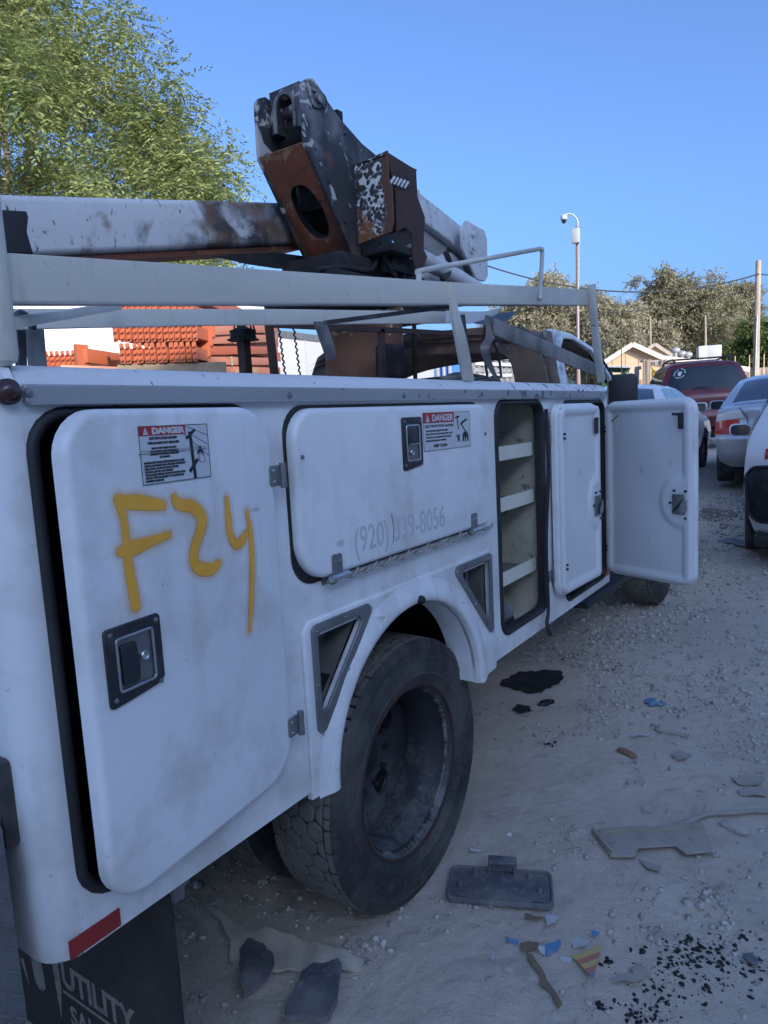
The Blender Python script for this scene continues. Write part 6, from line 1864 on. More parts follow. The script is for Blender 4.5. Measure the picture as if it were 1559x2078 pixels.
# storage rack carrying bundles of orange beams
def beam_unit(name, label, c, d, L, hgt, wid, m, group, flip=1):
    """One box beam with a hooked end plate facing the camera; c: front end, d: direction of its length."""
    t = thing(name, c, label, 'rack beam', group)
    d = Vector(d).normalized(); s = d.cross(Vector((0, 0, 1))).normalized()
    mtx = Matrix(((s.x, d.x, 0, c[0]), (s.y, d.y, 0, c[1]), (0, 0, 1, c[2]), (0, 0, 0, 1)))
    add('box_section', xf(box(-wid * .36, wid * .36, .006, L, hgt * .12, hgt * .72, .004), mtx), m, t, smooth=False)
    ep = [(-wid * .46, 0), (wid * .40, 0), (wid * .46, hgt * .10), (wid * .40, hgt * .2), (wid * .46, hgt * .34), (wid * .34, hgt * .40), (wid * .46, hgt * .52), (wid * .46, hgt * .78), (wid * .30, hgt * .84), (wid * .42, hgt * .95), (-wid * .2, hgt * .97), (-wid * .46, hgt * .9)]
    e = add('end_plate', xf(plate(ep, FY(.006), .006, .001), mtx), m, t, smooth=False)
    for z in (.12, .42, .7): add('hook', xf(box(wid * .05, wid * .40, -.03, .0, hgt * z, hgt * (z + .08)), mtx), m, e, smooth=False)
    return t
bd = (at_d(548, 690, 8.1) - at_d(392, 690, 6.0)); bd.z = 0
bdn = bd.normalized()
GB = 'orange pallet rack beams'
c_l, c_r = at_d(240, 735, 6.0), at_d(398, 735, 6.0)
across = (c_r - c_l); across.z = 0
nb = 13
ORD = ['leftmost', 'second from the left', 'third from the left', 'fourth from the left', 'fifth from the left', 'sixth from the left', 'seventh from the left', 'eighth from the left', 'ninth from the left', 'tenth from the left', 'eleventh from the left', 'twelfth from the left', 'thirteenth from the left', 'fourteenth from the left']
rows = [(733, 'lowest row'), (695, 'middle row'), (660, 'upper row')]
hb = .165
proto = None
zb = at_d(240, 738, 6.0).z
base_pts = []
for r_i in range(4):
    for i in range(nb + (1 if r_i == 1 else 0)):
        if r_i == 3 and i % 3 == 2: continue
        p = c_l + across * (i / (nb - .2)) + Vector((0, 0, 0))
        p = p + bdn * random.uniform(0, .03) + across.normalized() * (.03 if r_i in (0, 2) else 0)
        z = zb + r_i * hb
        rw_ = ['bottom row', 'second row', 'third row', 'top row'][r_i]
        lab = 'orange rack beam, %s in the %s of the main stack' % (ORD[i], rw_)
        if proto is None:
            proto = beam_unit('rack_beam', lab, (p.x, p.y, z), bdn, 2.5, hb, .043, 'orange', GB)
            o = proto
        else:
            o = copy_tree(proto)
            o.location = (p.x, p.y, z)
            o['label'] = lab
        o['group'] = GB + ', ' + rw_
pal = thing('timber_pallet', (*(c_l + across * .5 + bdn).xy, zb - .16), 'weathered timber dunnage under the orange beam stack', 'timber')
for y in (.10, .95, 1.8):
    a = c_l + bdn * y - across.normalized() * .05; b_ = a + across.normalized() * (across.length + .25)
    add('bearer', bar((a.x, a.y, zb - .055), (b_.x, b_.y, zb - .055), .10, .10), 'wood', pal)
for i in range(4):
    a = c_l + across * (i / 3) + bdn * (.02)
    b_ = a + bdn * 2.0
    add('plank', bar((a.x, a.y, zb - .12), (b_.x, b_.y, zb - .12), .14, .025), 'wood', pal)
sr = thing('storage_rack', (*(c_l + across * .5 + bdn).xy, 0), 'steel storage stand carrying the orange beams', 'rack')
for i in (-.1, 1.1):
    for y in (.15, 1.9):
        p = c_l + across * i + bdn * y
        add('upright', bar((p.x, p.y, -.02), (p.x, p.y, zb - .14), .08, .08, up=(1, 0, 0)), 'orange', sr)
for y in (.15, 1.9):
    a = c_l + across * -.15 + bdn * y; b_ = c_l + across * 1.15 + bdn * y
    add('deck_beam', bar((a.x, a.y, zb - .18), (b_.x, b_.y, zb - .18), .06, .09), 'orange', sr)
# longer pale beams lying beside the stack, to the right, and a lower stack to the left
pl = at_d(412, 752, 6.2)
for i, (py, dx) in enumerate([(751, 0), (733, .02), (712, .05), (690, .03), (672, .1)]):
    c = at_d(408 + 4 * i, py, 6.25); e = at_d(556, py + 3 - i * 2, 8.0)
    t = thing('long_beam', c, 'long sun-faded orange beam beside the stack, %s' % ['lowest', 'second from below', 'middle', 'second from above', 'topmost'][i], 'rack beam', 'long faded beams')
    add('box_section', bar(c, e, .10, .075, bev=.006), 'orange_pale' if i != 2 else 'orange', t)
    add('end_plate', bar(c - bdn * .008, c, .11, .10), 'orange', t)
    a = c.lerp(e, .28)
    if i in (1, 3): add('strap', bar(a - Vector((0, 0, .04)), a + Vector((0, 0, .042)), .115, .006, up=bdn), 'rope', t)
l0_, l1_ = at_d(85, 738, 7.2), at_d(172, 734, 7.2)
for i in range(9):
    p = l0_.lerp(l1_, i / 8); o = copy_tree(proto)
    o.location = (p.x, p.y, p.z - .05); o['label'] = 'orange rack beam, %s in the low row left of the main stack' % ORD[i]; o['group'] = GB + ', low left row'
c = at_d(168, 722, 7.0); e = at_d(262, 735, 7.6)
t = thing('long_beam', c, 'single wide orange beam lying left of the main stack', 'rack beam')
add('box_section', bar(c, e, .10, .13, bev=.006), 'orange', t)
add('end_plate', bar(c - Vector((.03, 0, 0)), c + Vector((.01, 0, 0)), .12, .2), 'orange', t)
c = at_d(120, 748, 6.2); e = at_d(300, 754, 6.4)
t = thing('long_beam', c, 'pale orange beam lying flat along the front of the stacks', 'rack beam')
add('box_section', bar(c, e, .12, .05, bev=.005), 'orange_pale', t)
lsr = thing('storage_rack', (l0_.x, l0_.y, 0), 'low steel stand under the left row of beams', 'rack')
for p in (l0_, l1_, at_d(262, 745, 7.2)):
    add('upright', bar((p.x, p.y, -.02), (p.x, p.y, p.z - .06), .08, .08, up=(1, 0, 0)), 'orange', lsr)
    q_ = p + bdn * 1.8; add('upright', bar((q_.x, q_.y, -.02), (q_.x, q_.y, p.z - .06), .08, .08, up=(1, 0, 0)), 'orange', lsr)
for y in (.1, 1.8):
    a = l0_ + bdn * y; b_ = at_d(262, 742, 7.2) + bdn * y
    add('deck_beam', bar((a.x, a.y, l0_.z - .10), (b_.x, b_.y, l0_.z - .10), .06, .09), 'orange', lsr)
# things seen through the burnt-out cab
bc = thing('blue_container', at_d(920, 750, 24), 'blue steel container seen through the burnt cab', 'container')
bc.location.z = .3; ORG[bc.name].z = .3
p0, p1 = at_d(893, 740, 24), at_d(940, 740, 24)
add('side', bar((p0.x, p0.y, 1.9), (p1.x, p1.y, 1.9), 2.2, 2.9), 'blue', bc)
for f in (.2, .45, .7):
    p = p0.lerp(p1, f); add('door_bar', bar((p.x + .4, p.y - 1.15, .7), (p.x + .4, p.y - 1.15, 3.2), .08, .06, up=(1, 0, 0)), 'camwhite', bc)
bc2 = thing('blue_container', at_d(985, 750, 27), 'second blue container farther along behind the cab', 'container')
bc2.location.z = .3; ORG[bc2.name].z = .3
p0, p1 = at_d(958, 740, 27), at_d(1000, 740, 27)
add('side', bar((p0.x, p0.y, 1.9), (p1.x, p1.y, 1.9), 2.2, 2.7), 'blue', bc2)
vb = at_d(900, 765, 13)
wm = thing('white_van', (vb.x, vb.y, .2), 'white van bonnet glimpsed through the cab window', 'van')
add('body', xf(box(-1.0, 1.0, -2, 2, .3, 1.65, .2), Matrix.Translation((vb.x - .6, vb.y + 1.5, .15)) @ Matrix.Rotation(.5, 4, 'Z')), 'carwhite', wm)
add('roof', xf(box(-.85, .85, -1.0, 2, 1.6, 2.2, .2), Matrix.Translation((vb.x - 1.1, vb.y + 2.6, .15)) @ Matrix.Rotation(.5, 4, 'Z')), 'carwhite', wm)
add('window', xf(box(-.8, .8, -1.03, -.9, 1.65, 2.1, .02), Matrix.Translation((vb.x - 1.1, vb.y + 2.6, .15)) @ Matrix.Rotation(.5, 4, 'Z')), 'glass', wm)
mb = at_d(1020, 740, 15)
mc = thing('steel_machine', (mb.x, mb.y, .3), 'jumble of grey steel machine framing beyond the cab', 'machine')
r9 = np.random.default_rng(4)
for i in range(9):
    a = at_d(955 + 12 * i, 790, 15 + .1 * i); a.z = .3; b_ = at_d(960 + 11 * i, 705 + r9.uniform(0, 22), 15 + .1 * i)
    add('upright', bar(a, b_, .10, .09, up=(1, 0, 0)), 'grey', mc)
for i in range(5):
    y = 712 + 13 * i; add('cross_bar', bar(at_d(955 + r9.uniform(0, 20), y, 15), at_d(1040 + r9.uniform(-10, 15), y + r9.uniform(-4, 4), 15.8), .10, .07), 'grey' if i % 2 else 'trailergrey', mc)
ob = at_d(1046, 700, 18)
os_ = thing('orange_panel', (ob.x, ob.y, .3), 'narrow orange panel on a post seen beside the cab pillar', 'sign')
add('post', bar((ob.x, ob.y, .3), (ob.x, ob.y, ob.z), .06, .06, up=(1, 0, 0)), 'grey', os_)
add('panel', bar(at_d(1044, 690, 17.95), at_d(1044, 728, 17.95), .10, .04, up=(1, 0, 0)), 'orange', os_)
# ------------------------------------------------------------------ LOOSE THINGS
def flatpiece(name, label, cat, px, h, m, lift=.006, bump_=.006, seed=0, group=None, thick=.004, z=None):
    """A thin torn or cut piece lying on the dirt: outline in photo pixels on the ground, gently warped, with thickness."""
    r = np.random.default_rng(seed)
    P = [at_z(a, b_, 0) for a, b_ in px]
    c = sum(P, Vector((0, 0, 0))) / len(P)
    out = []
    for i_ in range(len(P)):
        a_, b2 = P[i_], P[(i_ + 1) % len(P)]; L_ = (b2 - a_).length; nv = Vector((-(b2 - a_).y, (b2 - a_).x, 0)).normalized()
        out.append((a_.x, a_.y))
        for f_ in (.3, .62):
            q_ = a_.lerp(b2, f_ + r.uniform(-.08, .08)) + nv * L_ * r.uniform(-.07, .07); out.append((q_.x, q_.y))
    bm = bmesh.new()
    vs_ = [bm.verts.new((x, y, 0)) for x, y in out]
    f = bm.faces.new(vs_)
    if f.normal.z < 0: f.normal_flip()
    bmesh.ops.triangulate(bm, faces=bm.faces[:])
    bmesh.ops.subdivide_edges(bm, edges=bm.edges[:], cuts=3, use_grid_fill=True)
    bmesh.ops.triangulate(bm, faces=bm.faces[:])
    g0 = max(gz(x, y) for x, y in out + [(c.x, c.y)])
    ph = r.uniform(0, 6, 4)
    for v in bm.verts:
        w = bump_ * (math.sin(v.co.x * 31 + ph[0]) * math.sin(v.co.y * 27 + ph[1]) + .5 * math.sin(v.co.x * 67 + v.co.y * 53 + ph[2]))
        v.co.z = g0 * .4 + gz(v.co.x, v.co.y) * .6 + lift + w
    top = list(bm.faces)
    ex = bmesh.ops.extrude_face_region(bm, geom=top)
    for e in ex['geom']:
        if isinstance(e, bmesh.types.BMVert): e.co.z += thick
    bm.normal_update()
    bm.verts.index_update()
    geom = [tuple(v.co) for v in bm.verts], [tuple(v.index for v in fc.verts) for fc in bm.faces]
    bm.free()
    o = add(name, geom, m, None, org=(c.x, c.y, g0))
    return tag(o, label, cat, group)

# black moulded panel with a clip handle
pc_ = [at_z(a, b_, .02) for a, b_ in [(905, 1822), (920, 1755), (1130, 1765), (1125, 1840)]]
o0 = pc_[0]; du = (pc_[3] - pc_[0]); dv_ = (pc_[1] - pc_[0]); Lu, Lv = du.length, (dv_ - du.normalized() * dv_.dot(du.normalized())).length
eu = du.normalized(); ev = Vector((-eu.y, eu.x, 0))
fp = Matrix(((eu.x, ev.x, 0, o0.x), (eu.y, ev.y, 0, o0.y), (0, 0, 1, gz(o0.x + .1, o0.y + .1) + .008), (0, 0, 0, 1)))
pan = thing('plastic_panel', (o0 + eu * Lu / 2 + ev * Lv / 2).xy[:] + (0,), 'dusty black plastic cover panel with a clip handle lying by the rear tyre', 'tray')
ou = rounded(rect(0, Lu, 0, Lv), .025, 6)
add('panel_sheet', plate(ou, fp, .010, .003), 'plastic', pan)
inn = [(Lu / 2 + (a - Lu / 2) * .955, Lv / 2 + (b_ - Lv / 2) * .91) for a, b_ in ou]
add('panel_rim', plate(ou, fp @ Matrix.Translation((0, 0, .009)), .008, .002, [inn]), 'plastic', pan)
hx0, hx1 = Lu * .38, Lu * .66
add('clip_handle', xf(join(box(hx0, hx1, Lv * .80, Lv * 1.02, .045, .058, .004), box(hx0, hx0 + .01, Lv * .82, Lv, .008, .05), box(hx1 - .01, hx1, Lv * .82, Lv, .008, .05), box(hx0, hx1, Lv * .97, Lv * 1.0, .008, .05)), fp), 'plastic', pan)
for (a, b_) in [(.12, .42), (.25, .82), (.78, .80), (.88, .40)]:
    add('boss', lathe([(0, .011), (.008, .010), (.018, .006), (.018, .003), (.010, .002)], fp @ Vector((Lu * a, Lv * b_, .009)), 'z', 14), 'plastic', pan)
for a in (.10, .82):
    add('slot_tab', xf(box(Lu * a, Lu * a + .03, Lv * .08, Lv * .13, .009, .016), fp), 'plastic', pan)

# flat steel bracket with a cut-out
bk = [(1203, 1690), (1240, 1740), (1290, 1740), (1295, 1722), (1370, 1718), (1393, 1735), (1447, 1730), (1432, 1680)]
Pb = [at_z(a, b_, .01) for a, b_ in bk]
cb_ = sum(Pb, Vector()) / len(Pb)
zb_ = gz(cb_.x, cb_.y) + .018
brk = thing('steel_bracket', (cb_.x, cb_.y, zb_), 'bent dusty steel bracket with a cut-out lying on the dirt', 'bracket')
Fb = FZ(zb_)
def bpnt(px, py): v = at_z(px, py, zb_); return (v.x, v.y)
add('bracket_plate', plate([bpnt(*q_) for q_ in bk], Fb, .007, .002), 'dustmetal', brk)
e = [Vector((*bpnt(*q_), zb_ + .012)) for q_ in [(1215, 1697), (1290, 1690), (1330, 1692), (1425, 1683)]]
for i in range(3): add('folded_edge', bar(e[i], e[i + 1], .008, .026), 'dustmetal', brk)
e = [Vector((*bpnt(*q_), zb_ + .01)) for q_ in [(1203, 1690), (1243, 1738)]]
add('folded_edge', bar(e[0], e[1], .008, .022), 'dustmetal', brk)
for q_ in [(1247, 1715), (1410, 1707)]:
    c = Vector((*bpnt(*q_), zb_ + .007)); add('washer', lathe([(0, .016), (.004, .015), (.004, .006), (0, .005)], c, 'z', 18), 'dustmetal', brk)

# stones one can pick out
def stone(name, label, px, m, h, seed, cat='stone', bone=False):
    P = [at_z(a, b_, 0) for a, b_ in px]
    c = sum(P, Vector()) / len(P); L = max((p - c).length for p in P)
    d = (P[1] - P[0]).normalized(); s = Vector((-d.y, d.x, 0))
    bm = bmesh.new(); bmesh.ops.create_icosphere(bm, subdivisions=3, radius=1)
    r = np.random.default_rng(seed); ph = r.uniform(0, 6, 6)
    wd = L * .42
    for v in bm.verts:
        x, y, z = v.co
        k = 1 + .12 * math.sin(3 * x + ph[0]) * math.sin(4 * y + ph[1]) + .08 * math.sin(7 * z + 5 * x + ph[2])
        ww = wd * (.62 + .55 * abs(x) ** 1.5 if bone else 1)
        p = c + d * (x * L * k) + s * (y * ww * k)
        v.co = (p.x, p.y, gz(c.x, c.y) + h * .35 + z * h * k)
    bm.verts.index_update()
    g = [tuple(v.co) for v in bm.verts], [tuple(v.index for v in f.verts) for f in bm.faces]; bm.free()
    return tag(add(name, g, m, None, smooth=True, org=(c.x, c.y, gz(c.x, c.y))), label, cat)
stone('bone_shaped_stone', 'pale bone-shaped lump lying on the dirt', [(1330, 1474), (1400, 1488)], 'stonepale', .022, 1, 'stone', True)
stone('brown_stone', 'flat brown stone on the dirt', [(1254, 1518), (1292, 1535)], 'stonebrown', .014, 2)
stone('stone', 'squarish pale stone above the steel bracket', [(1303, 1640), (1323, 1646)], 'stonepale', .018, 3)
stone('stone', 'dark pebble lump by the oil patch', [(1093, 1425), (1125, 1418)], 'coal', .02, 4)
stone('flat_rock', 'large flat pale rock half buried near the frame edge', [(1460, 1665), (1520, 1690)], 'stonepale', .02, 5)
stone('stone', 'rounded pale stone below the paper scraps', [(1022, 1971), (1042, 1974)], 'stonepale', .010, 6)
# hose end
hp_ = [at_z(a, b_, .02) for a, b_ in [(1358, 1679), (1385, 1668), (1410, 1655), (1440, 1645), (1490, 1640), (1530, 1637), (1600, 1640)]]
hz_ = [Vector((p.x, p.y, gz(p.x, p.y) + .016)) for p in hp_]
hs_ = thing('hose_end', hz_[0], 'dust-covered hose end with a metal ferrule trailing out of frame', 'hose')
add('hose', tube(crom(hz_[2:], 6), .0085, 10), 'dustmetal', hs_, smooth=True)
add('ferrule', tube([hz_[0], hz_[0].lerp(hz_[1], .3), hz_[0].lerp(hz_[1], .35), hz_[1], hz_[2]], [.009, .009, .014, .014, .012], 12), 'dustmetal', hs_)
# torn carpet, rubber scraps
flatpiece('torn_carpet', 'torn beige carpet strip sticking out from under the truck', 'carpet', [(428, 1852), (455, 1870), (500, 1890), (560, 1903), (600, 1912), (640, 1925), (690, 1940), (738, 1957), (736, 1972), (700, 1978), (640, 1973), (600, 1982), (540, 1985), (490, 1975), (468, 1958), (470, 1930), (455, 1890)], 0, 'carpet', .010, .008, 1, thick=.008)
flatpiece('rubber_scrap', 'dark torn rubber piece lying over the beige carpet', 'scrap', [(488, 1945), (505, 1930), (535, 1932), (555, 1955), (560, 1978), (545, 2008), (520, 2022), (496, 2048), (492, 2000)], 0, 'plastic', .024, .008, 2, thick=.008)
flatpiece('plastic_trim', 'dusty dark plastic trim piece with a bolt hole at the lower edge', 'trim', [(615, 1998), (640, 1975), (690, 1972), (696, 1985), (668, 2090), (580, 2090)], 0, 'plastic', .012, .006, 3, thick=.02)
# striped paper triangle: coloured bands side by side
pa, pb, pc2 = [at_z(a, b_, .01) for a, b_ in [(1160, 1934), (1222, 1912), (1205, 1980)]]
zz_ = max(gz(p.x, p.y) for p in (pa, pb, pc2)) + .008
pn = thing('striped_paper', (*((pa + pb + pc2) / 3).xy, zz_), 'triangular scrap of red and yellow striped paper', 'paper')
ts_ = [0, .22, .42, .62, .84, 1.0]
for i in range(5):
    q0, q1 = ts_[i], ts_[i + 1]
    L0, R0, L1, R1 = pa.lerp(pc2, q0), pb.lerp(pc2, q0), pa.lerp(pc2, q1), pb.lerp(pc2, q1)
    pts = [(L0.x, L0.y), (R0.x, R0.y), (R1.x, R1.y), (L1.x, L1.y)] if i < 4 else [(L0.x, L0.y), (R0.x, R0.y), (R1.x, R1.y)]
    add('stripe', plate(pts, FZ(zz_ + .0004 * i), .0012), ['paperyellow', 'paperred', 'paperyellow', 'paperred', 'paperblue'][i], pn, smooth=False)
# torn paper and foil scraps
scr = [('paperblue', [(1108, 1916), (1135, 1903), (1140, 1912), (1118, 1940), (1106, 1938)], 'bright blue torn paper beside the striped triangle'),
       ('paperwhite', [(1092, 1925), (1110, 1915), (1108, 1938), (1096, 1936)], 'white torn paper against the blue scrap'),
       ('paperwhite', [(1158, 1908), (1172, 1898), (1196, 1912), (1188, 1922), (1166, 1922)], 'white paper scrap above the striped triangle'),
       ('paperwhite', [(1105, 1862), (1135, 1858), (1128, 1876), (1112, 1884)], 'crumpled white film by the plastic panel'),
       ('paperblue', [(1026, 1902), (1054, 1908), (1050, 1913), (1032, 1910)], 'small blue sliver left of the scraps'),
       ('paperblue', [(1200, 1892), (1218, 1890), (1214, 1900), (1204, 1900)], 'small blue dusting of paper above the striped triangle'),
       ('cardboard', [(1056, 1915), (1075, 1908), (1095, 1915), (1088, 1928), (1060, 1930)], 'brown cardboard scrap left of the blue paper'),
       ('paperwhite', [(995, 1940), (1004, 1934), (1004, 1948), (996, 1952)], 'small pale scrap alone on the dirt'),
       ('cardboard', [(1066, 1856), (1100, 1862), (1106, 1866), (1090, 1868), (1070, 1868)], 'twisted brown strip below the plastic panel'),
       ('paperwhite', [(1136, 1938), (1162, 1942), (1158, 1952), (1142, 1948)], 'pale fluff left of the striped triangle'),
       ('paperblue', [(1308, 1418), (1330, 1412), (1350, 1430), (1318, 1434)], 'bluish plastic scrap far out on the dirt'),
       ('paperwhite', [(1278, 1486), (1300, 1488), (1328, 1484), (1300, 1494), (1280, 1494)], 'thin pale strip left of the bone-shaped lump'),
       ('dustmetal', [(1362, 1528), (1380, 1521), (1404, 1526), (1396, 1540), (1372, 1540)], 'flat dusty shard below the bone-shaped lump'),
       ('dustmetal', [(1498, 1600), (1540, 1592), (1560, 1600), (1556, 1612), (1505, 1612)], 'crumpled dusty sheet at the frame edge'),
       ('dustmetal', [(1484, 1572), (1520, 1566), (1552, 1570), (1540, 1588), (1498, 1586)], 'thin dusty sheet above the crumpled one at the frame edge'),
       ('dustmetal', [(1296, 1742), (1310, 1746), (1344, 1758), (1340, 1768), (1316, 1764)], 'dusty rag tuft below the steel bracket'),
       ('paperwhite', [(952, 1724), (985, 1726), (984, 1732), (955, 1732)], 'pale sliver beside the rear tyre'),
       ('dustmetal', [(1432, 1798), (1470, 1784), (1472, 1788), (1445, 1802)], 'narrow dusty splinter near the charred crumbs'),
       ('cardboard', [(1068, 1936), (1082, 1940), (1110, 1985), (1142, 2038), (1134, 2048), (1112, 2008), (1098, 2000), (1096, 1978)], 'long torn brown strip running down the dirt'),
       ('plastic', [(1508, 1934), (1528, 1928), (1540, 1945), (1538, 1958), (1516, 1950)], 'curved dark plastic shard among the charred crumbs'),
       ('dustmetal', [(1242, 1988), (1262, 1976), (1286, 1972), (1282, 1958), (1298, 1956), (1322, 1974), (1280, 1990)], 'wedge of grey board near the charred crumbs'),
       ('plastic', [(1455, 1135), (1490, 1132), (1530, 1140), (1528, 1150), (1500, 1146)], 'dark flat shard by the white hatchback tyre')]
for i, (m_, px, lab) in enumerate(scr):
    flatpiece('litter_scrap', lab, 'litter', px, 0, m_, .007, .0075 if 'paper' in m_ else .004, 10 + i, thick=.0016)
# boot and rag inside the compartments, dish on a shelf
bt = thing('work_boot', (-1.20, 2.36, .69), 'worn dark work boot on the floor of the open compartment', 'boot')
bm = bmesh.new(); bmesh.ops.create_icosphere(bm, subdivisions=3, radius=1)
for v in bm.verts:
    x, y, z = v.co
    up = max(0, .35 - y) * .055 if z > 0 else 0
    v.co = (-1.165 + x * .042, 2.40 + y * .125, .735 + z * (.045 + up) * (1 if z > 0 else .8) + .04 * max(0, -y - .2) * (z > 0))
bm.verts.index_update()
add('upper', ([tuple(v.co) for v in bm.verts], [tuple(v.index for v in f.verts) for f in bm.faces]), 'plastic', bt, smooth=True); bm.free()
add('sole', plate(rounded([(-1.205, 2.285), (-1.125, 2.285), (-1.118, 2.46), (-1.15, 2.52), (-1.19, 2.51), (-1.212, 2.44)], .02, 4), FZ(.692), .018, .004), 'rubber', bt)
zs_ = at_x(1050, 1012, -1.16).z
ds = thing('plastic_bowl', (-1.17, 2.36, zs_), 'white bowl on the middle shelf of the open compartment', 'bowl')
add('bowl', lathe([(0, .05), (.004, .055), (.035, .075), (.036, .072), (.008, .045)], (-1.20, 2.345, zs_ - .01), 'z', 24), 'carwhite', ds, smooth=True)
rg = thing('green_rag', (-1.10, 3.42, 1.0), 'pale green rag hanging in the front compartment opening', 'rag')
rr2 = np.random.default_rng(5); V = []
for i in range(9):
    for j in range(9):
        V.append((-1.105 + .012 * math.sin(i * 1.3 + j), 3.40 + .075 * (j / 8 - .5) * (1 + .3 * math.sin(i)), .93 + .12 * i / 8 + .008 * math.sin(j * 2.0)))
add('cloth', (V, [(i * 9 + j, i * 9 + j + 1, i * 9 + j + 10, i * 9 + j + 9) for i in range(8) for j in range(8)]), 'rag', rg, smooth=True)

# oil patches: stains with their own outline just above the dirt
def stain(label, px, seed, m_='oil'):
    P = [at_z(a, b_, 0) for a, b_ in px]; c = sum(P, Vector()) / len(P); r = np.random.default_rng(seed)
    n = 60; ring = []
    pol = [(math.atan2(p.y - c.y, p.x - c.x), (p - c).length) for p in P]; pol.sort()
    an = [p[0] for p in pol]; ra_ = [p[1] for p in pol]
    an = [an[-1] - 2 * math.pi] + an + [an[0] + 2 * math.pi]; ra_ = [ra_[-1]] + ra_ + [ra_[0]]
    V = [(c.x, c.y, gz(c.x, c.y) + .006)]; F = []
    K = 8
    for k in range(1, K + 1):
        for i in range(n):
            a = -math.pi + 2 * math.pi * i / n
            R_ = np.interp(a, an, ra_) * .9 * (1 + .10 * math.sin(5 * a + seed) + .05 * math.sin(13 * a)) * k / K
            x, y = c.x + R_ * math.cos(a), c.y + R_ * math.sin(a)
            V.append((x, y, gz(x, y) + .006))
    for i in range(n): F.append((0, 1 + i, 1 + (i + 1) % n))
    for k in range(K - 1):
        for i in range(n): F.append((1 + k * n + i, 1 + (k + 1) * n + i, 1 + (k + 1) * n + (i + 1) % n, 1 + k * n + (i + 1) % n))
    o = add('oil_stain', (V, F), m_, None, smooth=True)
    return tag(o, label, 'stain', None)
stain('dark oil-soaked patch on the dirt beside the truck', [(1012, 1378), (1040, 1400), (1075, 1402), (1130, 1385), (1158, 1366), (1110, 1360), (1050, 1364)], 1)
stain('small dark oily spot nearer the rear wheel', [(1040, 1432), (1062, 1442), (1080, 1432), (1060, 1424)], 2)
stain('brown damp patch beyond the open door', [(1428, 1090), (1450, 1104), (1478, 1098), (1462, 1084), (1440, 1080)], 3, 'damp')

# gravel and crumbs that nobody could count
ico = bmesh.new(); bmesh.ops.create_icosphere(ico, subdivisions=1, radius=1)
IV = np.array([tuple(v.co) for v in ico.verts]); ico.verts.index_update(); IF = np.array([[v.index for v in f.verts] for f in ico.faces]); ico.free()
def scatter(name, label, cat, pts, sizes, m, seed, flat=.6):
    r = np.random.default_rng(seed); n = len(pts)
    a = r.uniform(0, 2 * np.pi, n); ca, sa = np.cos(a), np.sin(a)
    sx = sizes * r.uniform(.7, 1.35, n); sy = sizes * r.uniform(.6, 1.1, n); sz = sizes * r.uniform(.35, .8, n) * flat / .6
    V = IV[None] * np.stack([sx, sy, sz], 1)[:, None] * (1 + r.uniform(-.42, .42, (n, len(IV), 1)))
    X = V[..., 0] * ca[:, None] - V[..., 1] * sa[:, None]; Y = V[..., 0] * sa[:, None] + V[..., 1] * ca[:, None]
    z0 = ground_z(pts[:, 0], pts[:, 1]) + sz * .35
    V = np.stack([X + pts[:, 0, None], Y + pts[:, 1, None], V[..., 2] + z0[:, None]], -1).reshape(-1, 3)
    F = (IF[None] + (np.arange(n) * len(IV))[:, None, None]).reshape(-1, 3)
    o = add(name, (V, F), m, None, smooth=False)
    return tag(o, label, cat, None, 'stuff')
def pix_cloud(n, poly_fn, seed):
    r = np.random.default_rng(seed); out = []
    while len(out) < n:
        px, py = poly_fn(r); p = at_z(px, py, 0)
        out.append((p.x, p.y))
    return np.array(out)
rg_ = np.random.default_rng(12)
n = 46000
gxp = rg_.uniform(-2.2, .3, n); gyp = .8 + 9 * rg_.random(n) ** 1.5
keep = (vnoise(gxp * 1.3, gyp * 1.3, 21) + .5 * vnoise(gxp * 4, gyp * 4, 22) + .17 * np.clip(gyp - 2.7, -1.2, 2.2)) > rg_.uniform(-.2, .5, n)
oilc = [(at_z(1085, 1381, 0), .30), (at_z(1060, 1433, 0), .10)]
for c_o, r_o in oilc: keep &= np.hypot(gxp - c_o.x, (gyp - c_o.y)) > r_o
pts = np.stack([gxp, gyp], 1)[keep]
siz = .0016 + .0105 * rg_.random(len(pts)) ** 4.2 * (1 + .25 * np.clip(pts[:, 1] - 2, 0, 4))
scatter('gravel', 'loose pale gravel strewn over the dirt', 'gravel', pts, siz, 'gravel', 31, .8)
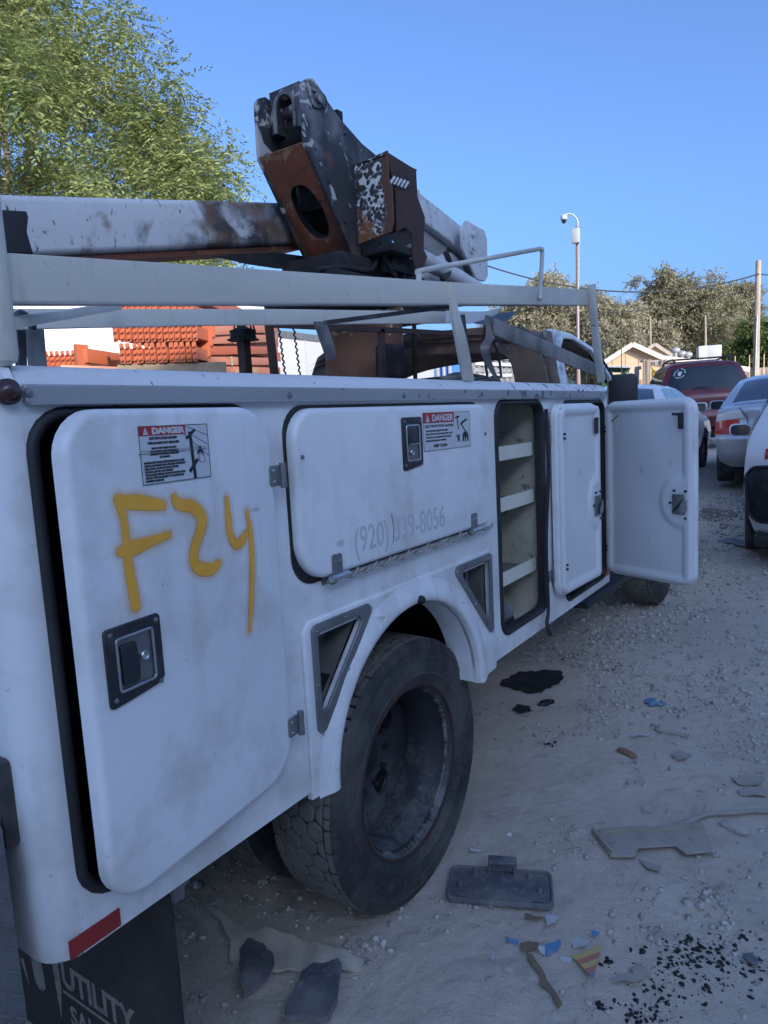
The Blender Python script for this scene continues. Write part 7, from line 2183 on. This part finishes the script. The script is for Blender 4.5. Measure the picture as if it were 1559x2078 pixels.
# half-buried larger stones and dry twigs
n2 = 260
bx_ = rg_.uniform(-1.9, .25, n2); by_ = 1.0 + 7.5 * rg_.random(n2) ** 1.3
kp = vnoise(bx_ * 1.1, by_ * 1.1, 41) > -.12
scatter('gravel', 'scattered half-buried larger stones in the dirt', 'gravel', np.stack([bx_, by_], 1)[kp], (.007 + .016 * rg_.random(n2) ** 2.5)[kp], 'gravel', 35, .42)
tw = []
for k in range(110):
    x, y = rg_.uniform(-1.6, .2), 1.1 + 3.2 * rg_.random(); a = rg_.uniform(0, 6.28); L_ = rg_.uniform(.015, .06)
    p0 = Vector((x, y, gz(x, y) + .004)); x1, y1 = x + L_ * math.cos(a), y + L_ * math.sin(a)
    p1 = Vector((x1, y1, gz(x1, y1) + .006)); md = p0.lerp(p1, .5) + Vector((rg_.normal() * .004, rg_.normal() * .004, .003))
    tw.append(tube([p0, md, p1], .0011, 4))
tag(add('twigs', join(*tw), 'wood', None), 'fine dry twigs and straw scattered on the dirt', 'twigs', None, 'stuff')
# thicker drift of stones along the truck, from the wheel out past the doors
cl_ = []
for (px, py, sx, sy, k) in [(1150, 1350, 90, 30, 420), (1240, 1300, 80, 40, 420), (1210, 1420, 60, 50, 260), (1480, 1400, 70, 90, 220), (1500, 1520, 50, 60, 140), (1330, 1290, 100, 40, 200), (1480, 1180, 60, 40, 120), (1290, 1850, 80, 60, 60), (1450, 1830, 60, 60, 120), (1140, 1700, 60, 40, 50), (720, 1930, 60, 25, 90)]:
    for _ in range(k):
        p = at_z(rg_.normal(px, sx * .6), max(1010, rg_.normal(py, sy * .6)), 0); cl_.append((p.x, p.y))
cl_ = np.array(cl_)
for c_o, r_o in oilc: cl_ = cl_[np.hypot(cl_[:, 0] - c_o.x, cl_[:, 1] - c_o.y) > r_o]
scatter('gravel', 'thicker drifts of small stones beside the truck', 'gravel', cl_, .0025 + .0105 * rg_.random(len(cl_)) ** 2.4, 'gravel', 32, .8)
cc = []
for (px, py, sx, sy, k) in [(1480, 1950, 100, 60, 150), (1430, 1915, 100, 45, 70), (1360, 1980, 70, 35, 80), (1310, 2040, 50, 32, 90), (1220, 2035, 20, 12, 26), (1380, 1925, 80, 40, 70), (1230, 1945, 15, 10, 12), (1160, 1335, 40, 8, 60), (1240, 1360, 30, 6, 30), (1110, 1505, 30, 6, 26)]:
    for _ in range(k):
        p = at_z(rg_.normal(px, sx * .6), rg_.normal(py, sy * .6), 0); cc.append((p.x, p.y))
cc = np.array(cc)
scatter('charred_crumbs', 'scattered black charred crumbs on the dirt', 'crumbs', cc, .0018 + .0075 * rg_.random(len(cc)) ** 2.6, 'coal', 33, .5)
